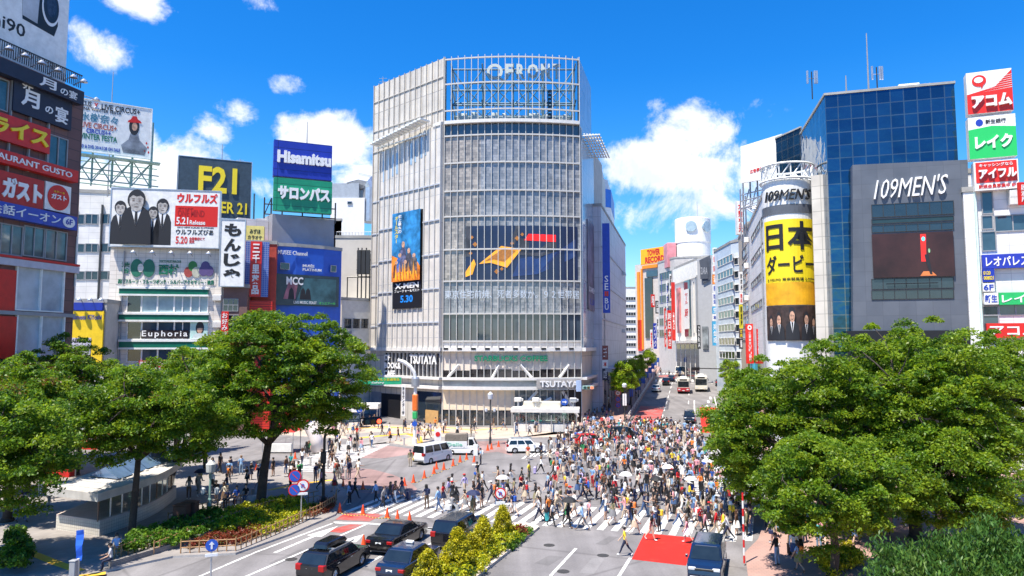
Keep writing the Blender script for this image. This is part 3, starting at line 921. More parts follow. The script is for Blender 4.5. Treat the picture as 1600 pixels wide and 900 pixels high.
for py in(300, 353, 404, 455, 505):
 z = fL.hit(640, py)[1]
 b = MB(fL.M);b.box(s0-.05, fL.len-.08, -.74, -.556, z-.1, z+.1);b.build('skin_rail', mat('blue grey rail', (.42, .45, .52), .5), glass_hall)  # blue grey rails at the floor levels
 b = MB(fL.M);b.box(.1, s0-.1, -.12, -.004, z-.5, z-.3);b.build('skin_rail', mat('blue grey rail', (.42, .45, .52), .5), glass_hall)
for px in(603, 611, 617, 623, 645, 651, 661, 667):
 q = fL.rect(px, 252, px+3.2, 285)
 b = MB(fL.M);b.box(q[0], q[1], -.6, -.553, q[2]+.8*(px-603)/12, q[3]+.8*(px-603)/12);b.build('window', glass('painted reflection slit', (.3, .42, .55), .1), glass_hall)  # narrow slits: small reflections put into the pale blue glass colour
q = fL.rect(602, 551, 689, 590)
win(glass_hall, fL, q[0], q[1], q[2], q[3], CAFE, MULL, 14, 1, .12, .3, 'cafe_window')
for px0, px1, m in((580, 596, GREY), (596, 626, BLACK), (652, 690, GLASS)):
 q = fL.rect(px0, 612, px1, 655)
 b = MB(fL.M);b.box(q[0], q[1], -.05, -.003, .12, q[3]if m is not BLACK else 4.2);b.build('shop_window' if m is not BLACK else 'entrance', m, glass_hall)
q = fL.rect(666, 641, 686, 655)
b = MB(fL.M);b.box(q[0], q[1], -.2, -.06, .12, q[3]);b.build('counter', mat('wood counter', (.5, .3, .12), .6), glass_hall)
# louvred sunshades
AWN = mat('awning white', (.74, .76, .74), .4)
b = MB(fL.M)
zl, zr = fL.hit(600, 229)[1], fL.hit(672, 193)[1]
sl, sr = fL.hit(597, 220)[0], fL.hit(672, 200)[0]
for i in range(14):
 k = i/13
 s, z = sl+(sr-sl)*k, zl+(zr-zl)*k
 b.box(s-.1, s+.75, -2.6, -.7, z-.1, z+.16)
b.box(sl, sr, -.95, -.7, zl-.5, zl-.3)
b.build('awning', AWN, glass_hall)
b = MB(fR.M)
for i in range(6):b.box(.2, fR.len+1.0, -.8-i*.45, -.6-i*.45, qtop-1.6-i*.05, qtop-1.45-i*.05)
for i in range(9):b.box(fR.len*i/8, fR.len*i/8+.1, -3.2, -.36, qtop-1.9, qtop-1.75)
b.build('awning', AWN, glass_hall)
# shaded return wall with vertical lettering
b = MB(fR2.M);b.box(0, fR2.len, -.3, -.004, 0, zat(934, 245, 125));b.build('side_wall', CONC, glass_hall)
# signs of the glass building
fFront = Face(qA-Vector((0, BULGE+.35, 0)), qB-Vector((0, BULGE+.35, 0)))
def mapfront(q):
 p = q
 t = max(0, min(1, p[0]/fFront.len))
 return(p[0], p[1]+BULGE+.35-BULGE*4*t*(1-t)-.42, p[2])
def front_letters(name, label, txt, px, m, bold=.02, depth=.12, cat='sign', extra_out=0.0):
 s0, s1, z0, z1 = fFront.rect(*px)
 b = MB(fFront.M)
 letter(b, txt, s0, z0, s1-s0, z1-z0, -extra_out, 0, bold=bold, depth=depth, warp=mapfront)
 return tag(b.build(name, m), label, cat)
front_letters('cafe_lettering', 'green coffee shop lettering across the blinds of the first floor', 'STARBUCKS COFFEE', (741, 555.5, 856, 564.5), mat('cafe green', (.0, .20, .10), .4, 0), .03)
s0_, s1_, za_, zb_ = fFront.rect(838, 592.5, 908, 607)
r = thing('shop_sign', 'large white shop name on a grey board over the ground floor', 'sign', fFront.P((s0_+s1_)/2, 0, za_))
b = MB(fFront.M)
n = 8
for i in range(n):
 x0, x1 = s0_+(s1_-s0_)*i/n, s0_+(s1_-s0_)*(i+1)/n
 b.add([mapfront((x, -.75, z))for x, z in((x0, za_), (x1, za_), (x1, zb_), (x0, zb_))], [(0, 1, 2, 3)])
b.build('panel', mat('sign grey', (.36, .34, .33), .5), r)
b = MB(fFront.M);letter(b, 'TSUTAYA', s0_+.5, za_+.22, s1_-s0_-.9, zb_-za_-.44, -.8, 0, bold=.03, depth=.2, warp=mapfront);b.build('lettering', LETW, r)
b = MB(fFront.M)
x0, x1, z0, z1 = fFront.rect(694, 453, 906, 466)
letter(b, '東京住宅前焼、死者多数か。９２世帯居', x0, z0, x1-x0, z1-z0, -.1, 0, bold=.0, depth=.01, warp=mapfront)
tag(b.build('news_ticker', mat('ticker light', (.42, .48, .55), .5, 0, emit=(.5, .65, .85, .12))), 'pale running news text on the dark band of the curtain wall', 'news ticker')
def screen_shape(mb, pts, y, m):
 mb.add([mapfront((x, y, z))for x, z in pts], [tuple(range(len(pts)))], m)
scr = thing('video_screen', 'dark blue video picture with an orange shape and a red bar behind the mullions', 'video screen', fFront.P(10, 0, zq(438)))
x0, x1, z0, z1 = fFront.rect(727, 352, 904, 438)
b = MB(fFront.M)
n = 16
for i in range(n):
 a, c = x0+(x1-x0)*i/n, x0+(x1-x0)*(i+1)/n
 screen_shape(b, [(a, z0), (c, z0), (c, z1), (a, z1)], .32, 0)
b.build('panel', SCRN, scr)
def pf(px, py):
 return fFront.hit(px, py)
OR1 = mat('screen orange', (.55, .24, .02), .3, .5, 1.2, emit=(.75, .32, .02, .5));OR2 = mat('screen brown', (.25, .1, .02), .3, .6, 2, emit=(.3, .12, .02, .4));SR = mat('screen red', (.6, .01, .01), .3, .2, emit=(.8, .01, .01, .5));SB = mat('screen blue', (.02, .04, .12), .3, .4, .5, emit=(.01, .03, .12, .3));SG = mat('screen grey', (.06, .06, .07), .3, .5, .8)
b = MB(fFront.M);screen_shape(b, [pf(727, 400), pf(800, 400), pf(812, 352), pf(727, 352)], .26, 0);screen_shape(b, [pf(812, 372), pf(870, 372), pf(870, 392), pf(845, 400), pf(812, 398)], .25, 0);b.build('picture_shade', SG, scr)
b = MB(fFront.M);screen_shape(b, [pf(826, 365), pf(869, 366), pf(869, 377), pf(819, 375)], .22, 0);b.build('picture_bar', SR, scr)
b = MB(fFront.M);screen_shape(b, [pf(800, 432), pf(840, 428), pf(900, 400), pf(900, 372), pf(872, 392), pf(812, 404)], .24, 0);b.build('picture_sky', SB, scr)
b = MB(fFront.M);screen_shape(b, [pf(748, 412), pf(783, 384), pf(815, 389), pf(792, 418), pf(766, 410)], .20, 0);screen_shape(b, [pf(727, 424), pf(740, 404), pf(743, 412), pf(738, 428), pf(727, 432)], .20, 0);b.build('picture_gold', OR1, scr)
b = MB(fFront.M);screen_shape(b, [pf(757, 408), pf(785, 389), pf(806, 392), pf(788, 409), pf(772, 405)], .17, 0)
for(x, y, q)in((737, 370, 3), (742, 381, 4), (735, 395, 3), (800, 380, 3), (808, 372, 4), (816, 366, 3), (776, 424, 4), (784, 420, 3)):
 screen_shape(b, [pf(x-q, y), pf(x, y-q), pf(x+q, y), pf(x, y+q)], .17, 0)
b.build('picture_detail', OR2, scr)
# film poster on the left face: plain stand-in picture with its title
def poster_extra(r, f, s0, s1, z0, z1, y):
 W, H = s1-s0, z1-z0
 y-=.3
 PB = mat('poster teal', (.03, .20, .45), .4, .85, .5)
 flat(r, f, 'picture_sky', PB, [(0, .42), (1, .42), (1, 1), (0, 1)], s0, z0, W, H, y)
 flat(r, f, 'picture_fire', mat('poster fire', (.75, .22, .03), .4, .6, .8), [(0, .28), (1, .28), (1, .42), (.8, .52), (.6, .40), (.35, .5), (0, .56)], s0, z0, W, H, y-.016)
 for cx, zb, h, c in((.42, .36, .34, (.10, .11, .2)), (.62, .34, .28, (.06, .06, .08)), (.3, .34, .24, (.03, .12, .4)), (.8, .34, .22, (.12, .10, .1)), (.5, .3, .2, (.2, .16, .15)), (.18, .32, .18, (.14, .05, .03))):
  mm = mat('poster figure %g'%cx, c, .5, .8, 1.6)
  flat(r, f, 'picture_figure', mm, [(cx-.12, zb), (cx+.12, zb), (cx+.1, zb+h*.7), (cx+.04, zb+h*.82), (cx-.04, zb+h*.82), (cx-.1, zb+h*.7)], s0, z0, W, H, y-.032-cx*.004)
  for q in range(5):flat(r, f, 'picture_spark', OR1 if q%2 else MATS['poster fire'], [(cx+.05*q-.1, .28+.03*q), (cx+.05*q-.06, .33+.05*((q*7)%4)), (cx+.05*q-.04, .28)], s0, z0, W, H, y-.06-.002*q-cx*.004, .002)
  flat(r, f, 'picture_face', PSKINC, ell(cx, zb+h*.88, .055, h*.1, 12), s0, z0, W, H, y-.05-cx*.004)
sign('film_poster', 'tall blue and orange film poster hung on the pale left face', fL, (621, 332, 665, 482), BLACK, [('X-MEN', .08, .205, .92, .262, LETW, dict(depth=.03, bold=.03)), ('フューチャー&パスト', .06, .165, .94, .195, LETW, dict(depth=.02)), ('5.30', .28, .06, .72, .135, mat('poster blue', (.02, .25, .8), .4, 0), dict(depth=.02, bold=.03)), ('史上最大の', .22, .78, .34, .98, LETW, dict(vertical=True, depth=.33)), ('オールスター', .1, .68, .22, .97, LETY, dict(vertical=True, depth=.33))], out=.85, th=.25, extra=poster_extra)
sign('film_poster', 'shaded tall film poster on the right flank of the glass building', fR, (914, 350, 926, 485), mat('poster dusk', (.20, .16, .2), .5, .7, .3), [('X-MEN', .1, .2, .9, .26, LETW, dict(depth=.02)), ('5.30', .2, .06, .8, .13, LETB, dict(depth=.02))], out=.5, th=.1)
s0, s1, z0, z1 = fR2.rect(931, 330, 939, 560)
b = MB(fR2.M);letter(b, 'TSUTAYA', s0, z0, (s1-s0), z1-z0, -.32, 0, vertical=True, depth=.15, bold=.02)
tag(b.build('wall_lettering', mat('dark letters', (.06, .07, .1), .5, 0)), 'dark shop letters stacked down the shaded side wall of the glass building', 'sign')
for txt, px, lab in(('TSUTAYA', (643, 554, 685, 569), 'white shop name behind the fins of the first floor left of the corner'), ('OF\nBOOK&\nCAFE', (603, 554, 629, 588), 'white three line lettering on the dark first floor window')):
 q = fL.rect(*px)
 b = MB(fL.M);letter(b, txt, q[0], q[2], q[1]-q[0], q[3]-q[2], -.34, 0, bold=.03, depth=.06)
 tag(b.build('window_lettering', LETW), lab, 'sign')
fA = Face(at(-90, 59.4), at(112, 72))
A_end = fA.len
topA = fA.hit(55, 111)[1]
rootA = bldg('restaurant_building', 'dark restaurant building stacked with signs at the left edge of the crossing', [fA.P(0, 0, 0), fA.P(A_end, 0, 0), fA.P(A_end, 8, 0), fA.P(0, 8, 0)], topA, tiles('dark pink tiles', (.17, .085, .08), (.14, .07, .07), (.08, .05, .05), 1.6, 1.1, .05, .6), parapet=0)
GL2 = glass('left glass', (.05, .10, .11), .05, var=.5)
for(px0, px1, y0, y1, nx)in((-60, 12, 113, 163, 3), (75, 104, 214, 262, 2), (-60, -20, 352, 400, 2), (-18, 34, 350, 397, 3), (36, 68, 355, 401, 2), (70, 103, 361, 406, 2), (-40, 0, 236, 250, 2), (4, 40, 243, 256, 2), (42, 72, 249, 262, 2)):
 q = fA.rect(px0, y0, px1, y1);win(rootA, fA, *q, GL2, GREY, nx, 1, .1, .12)
for(px0, px1)in((12.5, 14.5), (44, 46), (73, 75)):
 q = fA.rect(px0, 118, px1, 270);fmesh(rootA, 'pilaster', fA, GREY, q[0], q[1], -.25, -.004, q[2], q[3])
q = fA.rect(-60, 405, 106, 416);fmesh(rootA, 'ledge', fA, mat('ledge lilac', (.5, .48, .55), .5), q[0], A_end+.1, -.4, -.004, q[2], q[3])
q = fA.rect(-60, 403.4, 106, 404.8);fmesh(rootA, 'red_line', fA, REDP, q[0], A_end+.1, -.45, -.004, q[2]+.02, q[3]+.15)
q = fA.rect(-60, 486, 100, 492);fmesh(rootA, 'ledge', fA, GREY, q[0], A_end, -.3, -.004, q[2], q[3])
q = fA.rect(-60, 562, 94, 568);fmesh(rootA, 'ledge', fA, BLACK, q[0], A_end, -.4, -.004, q[2], q[3])
q = fA.rect(-60, 569, 94, 640);fmesh(rootA, 'shop_front', fA, mat('shop orange', (.6, .22, .02), .5), q[0], A_end, -.1, -.004, 0.2, q[3])
for(y0, y1)in((418, 486), (493, 561)):
 q = fA.rect(-60, y0, 22, y1);fmesh(rootA, 'red_panel', fA, REDP, q[0], q[1], -.2, -.004, q[2], q[3])
 q = fA.rect(23, y0, 97, y1)
 w_ = win(rootA, fA, *q, glass('display glass', (.40, .45, .50), .08, var=.35, scale=.35), WHITE, 2, 1, .12, .25, 'display_window')
 pr = MB(fA.M)
 for c in range(9):
  for rr in range(4):
   s = q[0]+(q[1]-q[0])*((.5+.05*c)if y0>490 else(.08+.1*c));z = q[2]+(q[3]-q[2])*(.08+rr*.23)
   pr.box(s, s+.3, -.05, -.013, z, z+.9, 0)
 pr.build('display_goods', mat('goods %d'%y0, (.30, .24, .06)if y0<490 else(.12, .13, .15), .6, .7, .5), w_, keep=False).location = -Vector(rootA.location)
sn = mat('shop navy', (.012, .016, .04), .5, .2)
sign('restaurant_sign', 'navy restaurant fascia with white brush characters, topmost on the dark left building', fA, (-60, 109, 120, 131), sn, [('月', .56, .2, .72, .9, LETW, dict(bold=.02)), ('の宴', .76, .15, .93, .75, LETW), ('宴', .0, .1, .14, .8, LETW), ('月の', -.0, .1, .0001, .8, LETW)], out=1.0, th=.9)
sign('restaurant_sign', 'navy restaurant sign marked 9F with white brush characters', fA, (15, 137, 108, 189), sn, [('9F', .12, .74, .3, .95, LETW, dict(bold=.02)), ('月', .12, .26, .42, .76, LETW, dict(bold=.03)), ('の', .52, .28, .66, .5, LETW, dict(bold=.02)), ('宴', .7, .12, .93, .62, LETW, dict(bold=.02))], out=.4, th=.38)
sign('restaurant_sign', 'red sign with yellow katakana on the dark left building', fA, (-60, 180, 73, 222), REDP, [('ライス', .25, .2, .97, .85, LETY, dict(bold=.04, depth=.15))], out=.5, th=.45)
sign('restaurant_sign', 'long red fascia with white capital letters above the katakana restaurant board', fA, (-60, 244, 112, 264), REDP, [('RESTAURANT GUSTO', .02, .25, .93, .72, LETW, dict(bold=.01, depth=.08))], out=.9, th=.85)
sign('restaurant_sign', 'red restaurant board with large outlined white katakana', fA, (-60, 268, 61, 318), mat('dark red sign', (.48, .02, .015), .45), [('ガスト', .42, .18, .97, .85, LETW, dict(bold=.06, depth=.1))], out=.6, th=.55)
def roundel(r, f, s0, s1, z0, z1, y):
 W, H = s1-s0, z1-z0
 flat(r, f, 'roundel', REDP, ell(.5, .5, .42, .42*W/H, 28), s0, z0, W, H, y-.02, .05)
 b = MB(f.M);letter(b, 'ガスト', s0+.2*W, z0+H*.42, .6*W, .2*H, y-.09, bold=.04);b.build('lettering', LETW, r)
 b = MB(f.M);letter(b, 'ステーキ', s0+.28*W, z0+H*.66, .44*W, .08*H, y-.09);b.build('lettering', LETY, r)
sign('restaurant_sign', 'square white sign with a red restaurant roundel', fA, (62.5, 288, 103, 331), WHITE, [], out=.6, th=.55, extra=roundel)
sign('school_sign', 'long blue fascia with white katakana and an oval floor mark 6F', fA, (-60, 322, 111, 345), mat('royal blue sign', (.03, .07, .42), .45), [('英会話イーオン', .05, .18, .82, .85, LETW, dict(bold=.01, depth=.08))], out=.8, th=.75, extra=lambda r, f, s0, s1, z0, z1, y:(flat(r, f, 'oval', LETW, ell(.91, .5, .065, .4), s0, z0, s1-s0, z1-z0, y-.01, .04), [letter(bb:=MB(f.M), '6F', s0+.875*(s1-s0), z0+.3*(z1-z0), .07*(s1-s0), .42*(z1-z0), y-.06, bold=.02), bb.build('lettering', LETB, r)]))
# camera billboard on the roof
def camera_art(r, f, s0, s1, z0, z1, y):
 W, H = s1-s0, z1-z0
 def P(px, py):
  s, z = f.hit(px, py);return((s-s0)/W, (z-z0)/H)
 sil = mat('printed silver', (.5, .52, .55), .4, .25, .5)
 flat(r, f, 'printed_camera_body', BLACK, [P(43, -30), P(43, 28), P(92, 56), P(98, 40), P(98, -30)], s0, z0, W, H, y-.004)
 flat(r, f, 'printed_camera_top', sil, [P(43, -30), P(43, 22), P(66, 36), P(72, -30)], s0, z0, W, H, y-.018)
 c = P(87, 12)
 flat(r, f, 'printed_lens_ring', LETW, ell(c[0], c[1], .085, .19, 30), s0, z0, W, H, y-.032)
 flat(r, f, 'printed_lens', mat('printed lens', (.02, .022, .03), .3, .4, .8), ell(c[0]+.003, c[1]+.01, .074, .165, 30), s0, z0, W, H, y-.046)
 flat(r, f, 'printed_lens_glass', mat('printed lens glass', (.04, .05, .08), .2, .5, 2), ell(c[0]+.005, c[1]+.02, .05, .115, 24), s0, z0, W, H, y-.060)
sign('rooftop_billboard', 'tall white camera billboard on the roof of the dark left building', fA, (-70, -60, 115, 101), WHITE, [('NEO CLASSIC', .56, .145, .92, .205, mat('bronze letters', (.3, .13, .06), .5, 0), dict(depth=.02, bold=-.005)), ('mini90', .15, .33, .60, .46, LETK, dict(depth=.02))], out=-.6, th=.4, extra=camera_art)
def floodlight(f, s, z, reach, label, group):
 r = thing('floodlight', label, 'floodlight', f.P(s, 0, z), 0, group)
 b = MB(f.M);b.tube([(s, -.2, z-.2), (s, -reach*.6, z+.05), (s, -reach, z+.1)], .05, 5);b.build('arm', GREY, r)
 b = MB(f.M);b.lathe([(.06, -.05), (.34, -.3), (.36, -.42), (.1, -.46)], 10, c=(s, -reach, z+.42));b.build('lamp_head', STEEL, r)
for i, (px, py)in enumerate(((-30, 40), (-5, 56), (20, 72), (46, 88), (72, 103), (96, 118), (112, 128))):
 s, z = fA.hit(px, py)
 floodlight(fA, s, topA+.3, 1.5, 'small floodlight arm over the navy fascia, number %s from the far end'%['seven', 'six', 'five', 'four', 'three', 'two', 'one'][i], 'floodlights over the navy fascia')
for i, (px, py)in enumerate(((122, 140), (127, 155))):
 r = thing('floodlight', 'floodlight on a long arm at the corner of the dark building, %s one'%['upper', 'lower'][i], 'floodlight', fA.P(A_end, 0, fA.hit(112, py)[1]), 0, 'floodlights over the navy fascia')
 z = fA.hit(112, py)[1]
 b = MB(fA.M);b.tube([(A_end, .2, z), (A_end+1.7, .2, z+.1)], .05, 5);b.build('arm', GREY, r)
 b = MB(fA.M);b.lathe([(.06, -.05), (.34, -.3), (.36, -.42), (.1, -.46)], 10, c=(A_end+1.8, .2, z+.45));b.build('lamp_head', STEEL, r)
b = MB(fA.M)
s0, z0 = fA.hit(-20, 67);s1, z1 = fA.hit(88, 122)
zr = topA+.1
for k in range(40):
 s = 3+(A_end-4)*k/39
 b.box(s, s+.06, -.5, -.44, topA, topA+1.3)
b.box(3, A_end-.8, -.52, -.42, topA+1.3, topA+1.4)
tag(b.build('roof_railing', DARK), 'dark roof railing in front of the camera billboard', 'railing')
# vertical sign at the end wall
fA2 = Face(fA.P(A_end, 0, 0), fA.P(A_end, 0, 0)+Vector((1.6, -.2, 0)))
sign('vertical_sign', 'narrow white blade sign with dark characters at the corner of the dark building', fA2, (109, 370, 120, 448), WHITE, [('居酒屋で地下', .2, .04, .8, .96, LETK, dict(vertical=True))], out=.1, th=.16)
sign('vertical_sign', 'narrow pinkish blade sign with a white figure at the corner of the dark building', fA2, (112, 305, 122, 365), mat('blade pink', (.6, .3, .22), .5), [('S', .2, .5, .8, .95, LETW), ('占', .2, .1, .8, .4, LETW)], out=.1, th=.16)
# white banded building with the scaffold billboard
fB = Face(at(88, 104), at(208, 106))
rootB = bldg('banded_building', 'white office building with dark window bands below the scaffold billboard', [fB.P(0, 0, 0), fB.P(fB.len, 0, 0), fB.P(fB.len, 18, 0), fB.P(0, 18, 0)], fB.hit(160, 302)[1], WHITEPAN)
for(y0, y1)in((335, 350), (381, 394), (424, 437), (469, 482)):
 for(x0, x1)in((100, 132), (134, 153), (157, 205)):
  q = fB.rect(x0, y0, x1, y1);win(rootB, fB, *q, GLASS, GREY, max(2, int((x1-x0)/11)), 1, .1)
for px in(154, 112):q = fB.rect(px, 320, px+2.4, 560);fmesh(rootB, 'drain_pipe', fB, DARK, q[0], q[1], -.3, -.02, 0.1, q[3])
fBB = Face(at(104, 96), at(238, 101.5))
def circus_art(r, f, s0, s1, z0, z1, y):
 W, H = s1-s0, z1-z0
 flat(r, f, 'printed_dress', mat('printed dress', (.22, .24, .28), .5, .7, .6), [(.66, .05), (.93, .05), (.96, .2), (.86, .34), (.84, .46), (.74, .46), (.72, .33), (.63, .2)], s0, z0, W, H, y-.004)
 flat(r, f, 'printed_hair', SUIT, ell(.785, .60, .065, .17), s0, z0, W, H, y-.018)
 flat(r, f, 'printed_face', PSKINC, ell(.79, .60, .035, .085), s0, z0, W, H, y-.032)
 flat(r, f, 'printed_hat', REDP, [(.70, .67), (.88, .69), (.86, .73), (.83, .75), (.81, .81), (.76, .81), (.74, .74), (.71, .71)], s0, z0, W, H, y-.046)
 for(x, z)in((.95, .3), (.97, .22), (.93, .14), (.98, .12)):flat(r, f, 'printed_mark', REDP, [(x, z-.03), (x+.012, z), (x, z+.03), (x-.012, z)], s0, z0, W, H, y-.004)
 flat(r, f, 'printed_ornament', mat('printed ornament', (.1, .1, .12), .5, .8, 1.5), [(0, .1), (.10, .12), (.12, .3), (.05, .42), (0, .40)], s0, z0, W, H, y-.004)
sign('scaffold_billboard', 'white concert billboard with colourful lettering on a steel scaffold', fBB, (108, 161, 236, 240), WHITE, [('CIRCUS', .02, .87, .25, .97, LETK, dict(slope=-.0, bold=.02)), ('X', .28, .86, .33, .96, LETR, dict(bold=.04)), ('LIVE CIRCUS+', .37, .85, .85, .96, LETK, dict(bold=.02)), ('NANA WINTER FESTA', .08, .79, .62, .85, LETK), ('水樹奈々', .12, .58, .58, .75, mat('teal letters', (.05, .2, .3), .4, 0)), ('LIVE CIRCUS+', .13, .45, .57, .56, mat('brick letters', (.45, .10, .05), .4, 0), dict(bold=.02)), ('CIRCUS++', .2, .35, .5, .44, LETB, dict(bold=.02)), ('WINTER FESTA', .1, .23, .58, .34, LETG, dict(bold=.02)), ('LIVE BD & DVD 2014.5.28 ON SALE', .06, .05, .62, .12, LETB)], out=0, th=.3, frame=WHITE, extra=circus_art)
st = thing('billboard_scaffold', 'green steel scaffold carrying the white concert billboard', 'scaffold', fBB.P(6, 2, fB.hit(160, 302)[1]))
zb0 = fB.hit(160, 302)[1];zb1 = fBB.hit(170, 245)[1]
b = MB(fBB.M);W = fBB.len
for s in np.linspace(-.5, W-1, 5):
 b.tube([(s, 0.6, zb0), (s, .6, zb1+6)], .13, 5);b.tube([(s, 3.5, zb0), (s, 3.5, zb1)], .11, 5)
 b.tube([(s, 3.5, zb0), (s, .7, zb1+5)], .09, 5)
b.build('post', GREENSTEEL, st)
b = MB(fBB.M)
for s in np.linspace(-.5, W-1, 5)[:-1]:
 e = (W-.5)/4
 b.tube([(s, .6, zb0), (s+e, .6, zb1)], .09, 5);b.tube([(s+e, .6, zb0), (s, .6, zb1)], .09, 5)
 b.tube([(s, 3.5, zb0+1), (s+e, .6, zb1)], .07, 5)
for z in(zb0+.3, (zb0+zb1)/2, zb1-.2):b.tube([(-1, .6, z), (W, .6, z)], .1, 5);b.tube([(-1, 3.5, z), (W, 3.5, z)], .1, 5)
b.box(-.5, W, -1.2, .4, zb1-.35, zb1-.2)
b.build('brace', GREENSTEEL, st)
# drugstore sign between
fM = Face(at(97, 92), at(164, 92.5))
rootM = bldg('drugstore', 'narrow drugstore house behind the left trees with a yellow front', [fM.P(0, 0, 0), fM.P(fM.len, 0, 0), fM.P(fM.len, 8, 0), fM.P(0, 8, 0)], fM.hit(130, 473)[1], CONC)
sign('drugstore_sign', 'yellow drugstore front with a dark blue top band', fM, (99, 486, 162, 570), mat('drug yellow', (.82, .56, .01), .45), [('Matsumoto KiYoshi', .06, .84, .95, .93, LETB, dict(bold=.015))], out=.3, th=.28, extra=lambda r, f, s0, s1, z0, z1, y:flat(r, f, 'opening', mat('lilac panel', (.5, .48, .58), .5), [(.12, 0), (.72, 0), (.72, .5), (.12, .5)], s0, z0, s1-s0, z1-z0, y-.01, .05))
q = fM.rect(99, 473, 162, 485);fmesh(rootM, 'fascia', fM, BLUEP, q[0], q[1], -.35, -.004, q[2], q[3])
for i in range(4):
 floodlight(fM, 1+i*1.35, fM.hit(130, 470)[1], 1.1, 'floodlight above the yellow drugstore front, %s from the left'%['first', 'second', 'third', 'fourth'][i], 'floodlights over the drugstore')
fC = Face(at(166, 96), at(348, 98.5))
rootC = bldg('fruit_parlour_building', 'cream stone building with green bands under the four man billboard', [fC.P(0, 0, 0), fC.P(fC.len, 0, 0), fC.P(fC.len, 16, 0), fC.P(0, 16, 0)], fC.hit(260, 388)[1], STONE)
for(y0, y1)in((452, 460), (492, 500), (534, 543), (578, 588)):
 q = fC.rect(188, y0, 326, y1);fmesh(rootC, 'green_band', fC, mat('green band', (.0, .14, .085), .4), q[0], q[1], -.5, -.004, q[2], q[3])
 fmesh(rootC, 'sill', fC, WHITE, q[0]-.1, q[1]+.1, -.6, -.004, q[3]+.003, q[3]+.3)
 fmesh(rootC, 'sill', fC, WHITE, q[0]-.1, q[1]+.1, -.55, -.004, q[2]-.25, q[2]-.003)
for k, (y0, y1)in enumerate(((461, 488), (503, 530), (545, 565), (590, 640))):
 for(x0, x1, m, nx)in((199, 221, GLASS, 1), (222, 246, GLASSB if k else glass('pale blinds glass', (.30, .42, .46), .1), 1), (247, 272, GLASSB if k else MATS['pale blinds glass'], 1), (273, 298, GLASSB if k else MATS['pale blinds glass'], 2), (299, 325, GLASSB if k else MATS['pale blinds glass'], 2)):
  q = fC.rect(x0, y0, x1, y1);win(rootC, fC, *q, m, WHITE, nx, 1, .1, .15)
for k in range(5):
 s = 3.4+k*2.4;z = fC.hit(260, 398)[1]
 floodlight(fC, s, z, 1.6, 'floodlight over the green leaf emblem, %s from the left'%['first', 'second', 'third', 'fourth', 'fifth'][k], 'floodlights over the fruit parlour sign')
def leaf_logo(r, f, s0, s1, z0, z1, y):
 W, H = s1-s0, z1-z0
 gm = mat('emblem green', (.02, .16, .10), .5, .2)
 for cx in(.2, .32):flat(r, f, 'emblem', gm, ell(cx, .62, .06, .34), s0, z0, W, H, y-.01, .1)
 flat(r, f, 'emblem_hole', MATS['cream stone'], ell(.24, .62, .03, .16), s0, z0, W, H, y-.02, .11)
 for(cx, cz, c)in((.72, .5, (.35, .06, .05)), (.80, .5, (.5, .5, .4)), (.89, .72, (.10, .07, .2)), (.93, .55, (.10, .07, .2)), (.87, .55, (.10, .07, .2)), (.76, .72, (.04, .2, .05))):
  flat(r, f, 'fruit_emblem', mat('fruit %g %g'%(cx, cz), c, .5), ell(cx, cz, .045, .2), s0, z0, W, H, y-.012-cx*.02, .1)
sign('parlour_sign', 'green leaf and fruit emblem with dark characters on the cream wall', fC, (182, 404, 338, 445), MATS['cream stone'], [('西村', .42, .38, .62, .78, LETG, dict(bold=.03, depth=.12)), ('渋谷', .05, .4, .13, .85, LETG, dict(depth=.1, vertical=True)), ('高級フルーツ・フルーツポンチ・シルバーアクセサリー・雑貨', .02, .02, .98, .2, LETG, dict(depth=.06)), ('TOKYO FRUIT PARLOUR', .42, .84, .64, .94, LETG)], out=.05, th=.04, extra=leaf_logo)
sign('window_lettering', 'white shop name across the dark second window row', fC, (221, 516, 295, 529), CAFE, [('Euphoria', .02, .05, .98, .95, LETW, dict(spacing=1.3))], out=.2, th=.02)
def girl(r, f, s0, s1, z0, z1, y):
 W, H = s1-s0, z1-z0
 flat(r, f, 'printed_hair', SUIT, ell(.55, .62, .24, .36), s0, z0, W, H, y-.004)
 flat(r, f, 'printed_face', PSKINC, ell(.55, .56, .16, .24), s0, z0, W, H, y-.018)
 flat(r, f, 'printed_fringe', SUIT, [(.38, .62), (.72, .62), (.68, .88), (.42, .88)], s0, z0, W, H, y-.032)
 flat(r, f, 'printed_shirt', mat('printed pale shirt', (.55, .62, .62), .5), [(.1, 0), (.95, 0), (.85, .25), (.65, .33), (.42, .33), (.2, .22)], s0, z0, W, H, y-.046)
sign('window_poster', 'pale green window poster of a dark haired woman', fC, (298, 502, 325, 530), mat('poster mint', (.45, .65, .6), .4), [('ヘアサロン', .1, .04, .9, .14, LETG)], out=.22, th=.03, extra=girl, cat='poster')
for i, (tx, px)in enumerate((('国内旅行', (218, 563, 243, 574)), ('海外旅行', (245, 563, 271, 574)), ('旅の店', (272, 563, 298, 574)))):
 sign('travel_sign', 'dark red travel agency board, %s of three under the windows'%['first', 'second', 'third'][i], fC, px, mat('wine red', (.33, .012, .02), .4), [(tx, .08, .15, .92, .85, LETW)], out=.35, th=.2, group='travel agency boards')
def band_art(r, f, s0, s1, z0, z1, y):
 W, H = s1-s0, z1-z0
 for cx, h, wd in((.085, .74, .085), (.47, .80, .085), (.385, .66, .06)):
  printed_person(r, f, cx, .03, h, s0, z0, W, H, y-(.0 if cx!=.46 else .11), PSKIN, wd)
 printed_person(r, f, .235, .03, .93, s0, z0, W, H, y-.25, PSKIN, .14, hs=.36)
 flat(r, f, 'printed_red_block', LETR, [(.585, .37), (.985, .37), (.985, .73), (.585, .73)], s0, z0, W, H, y-.002)
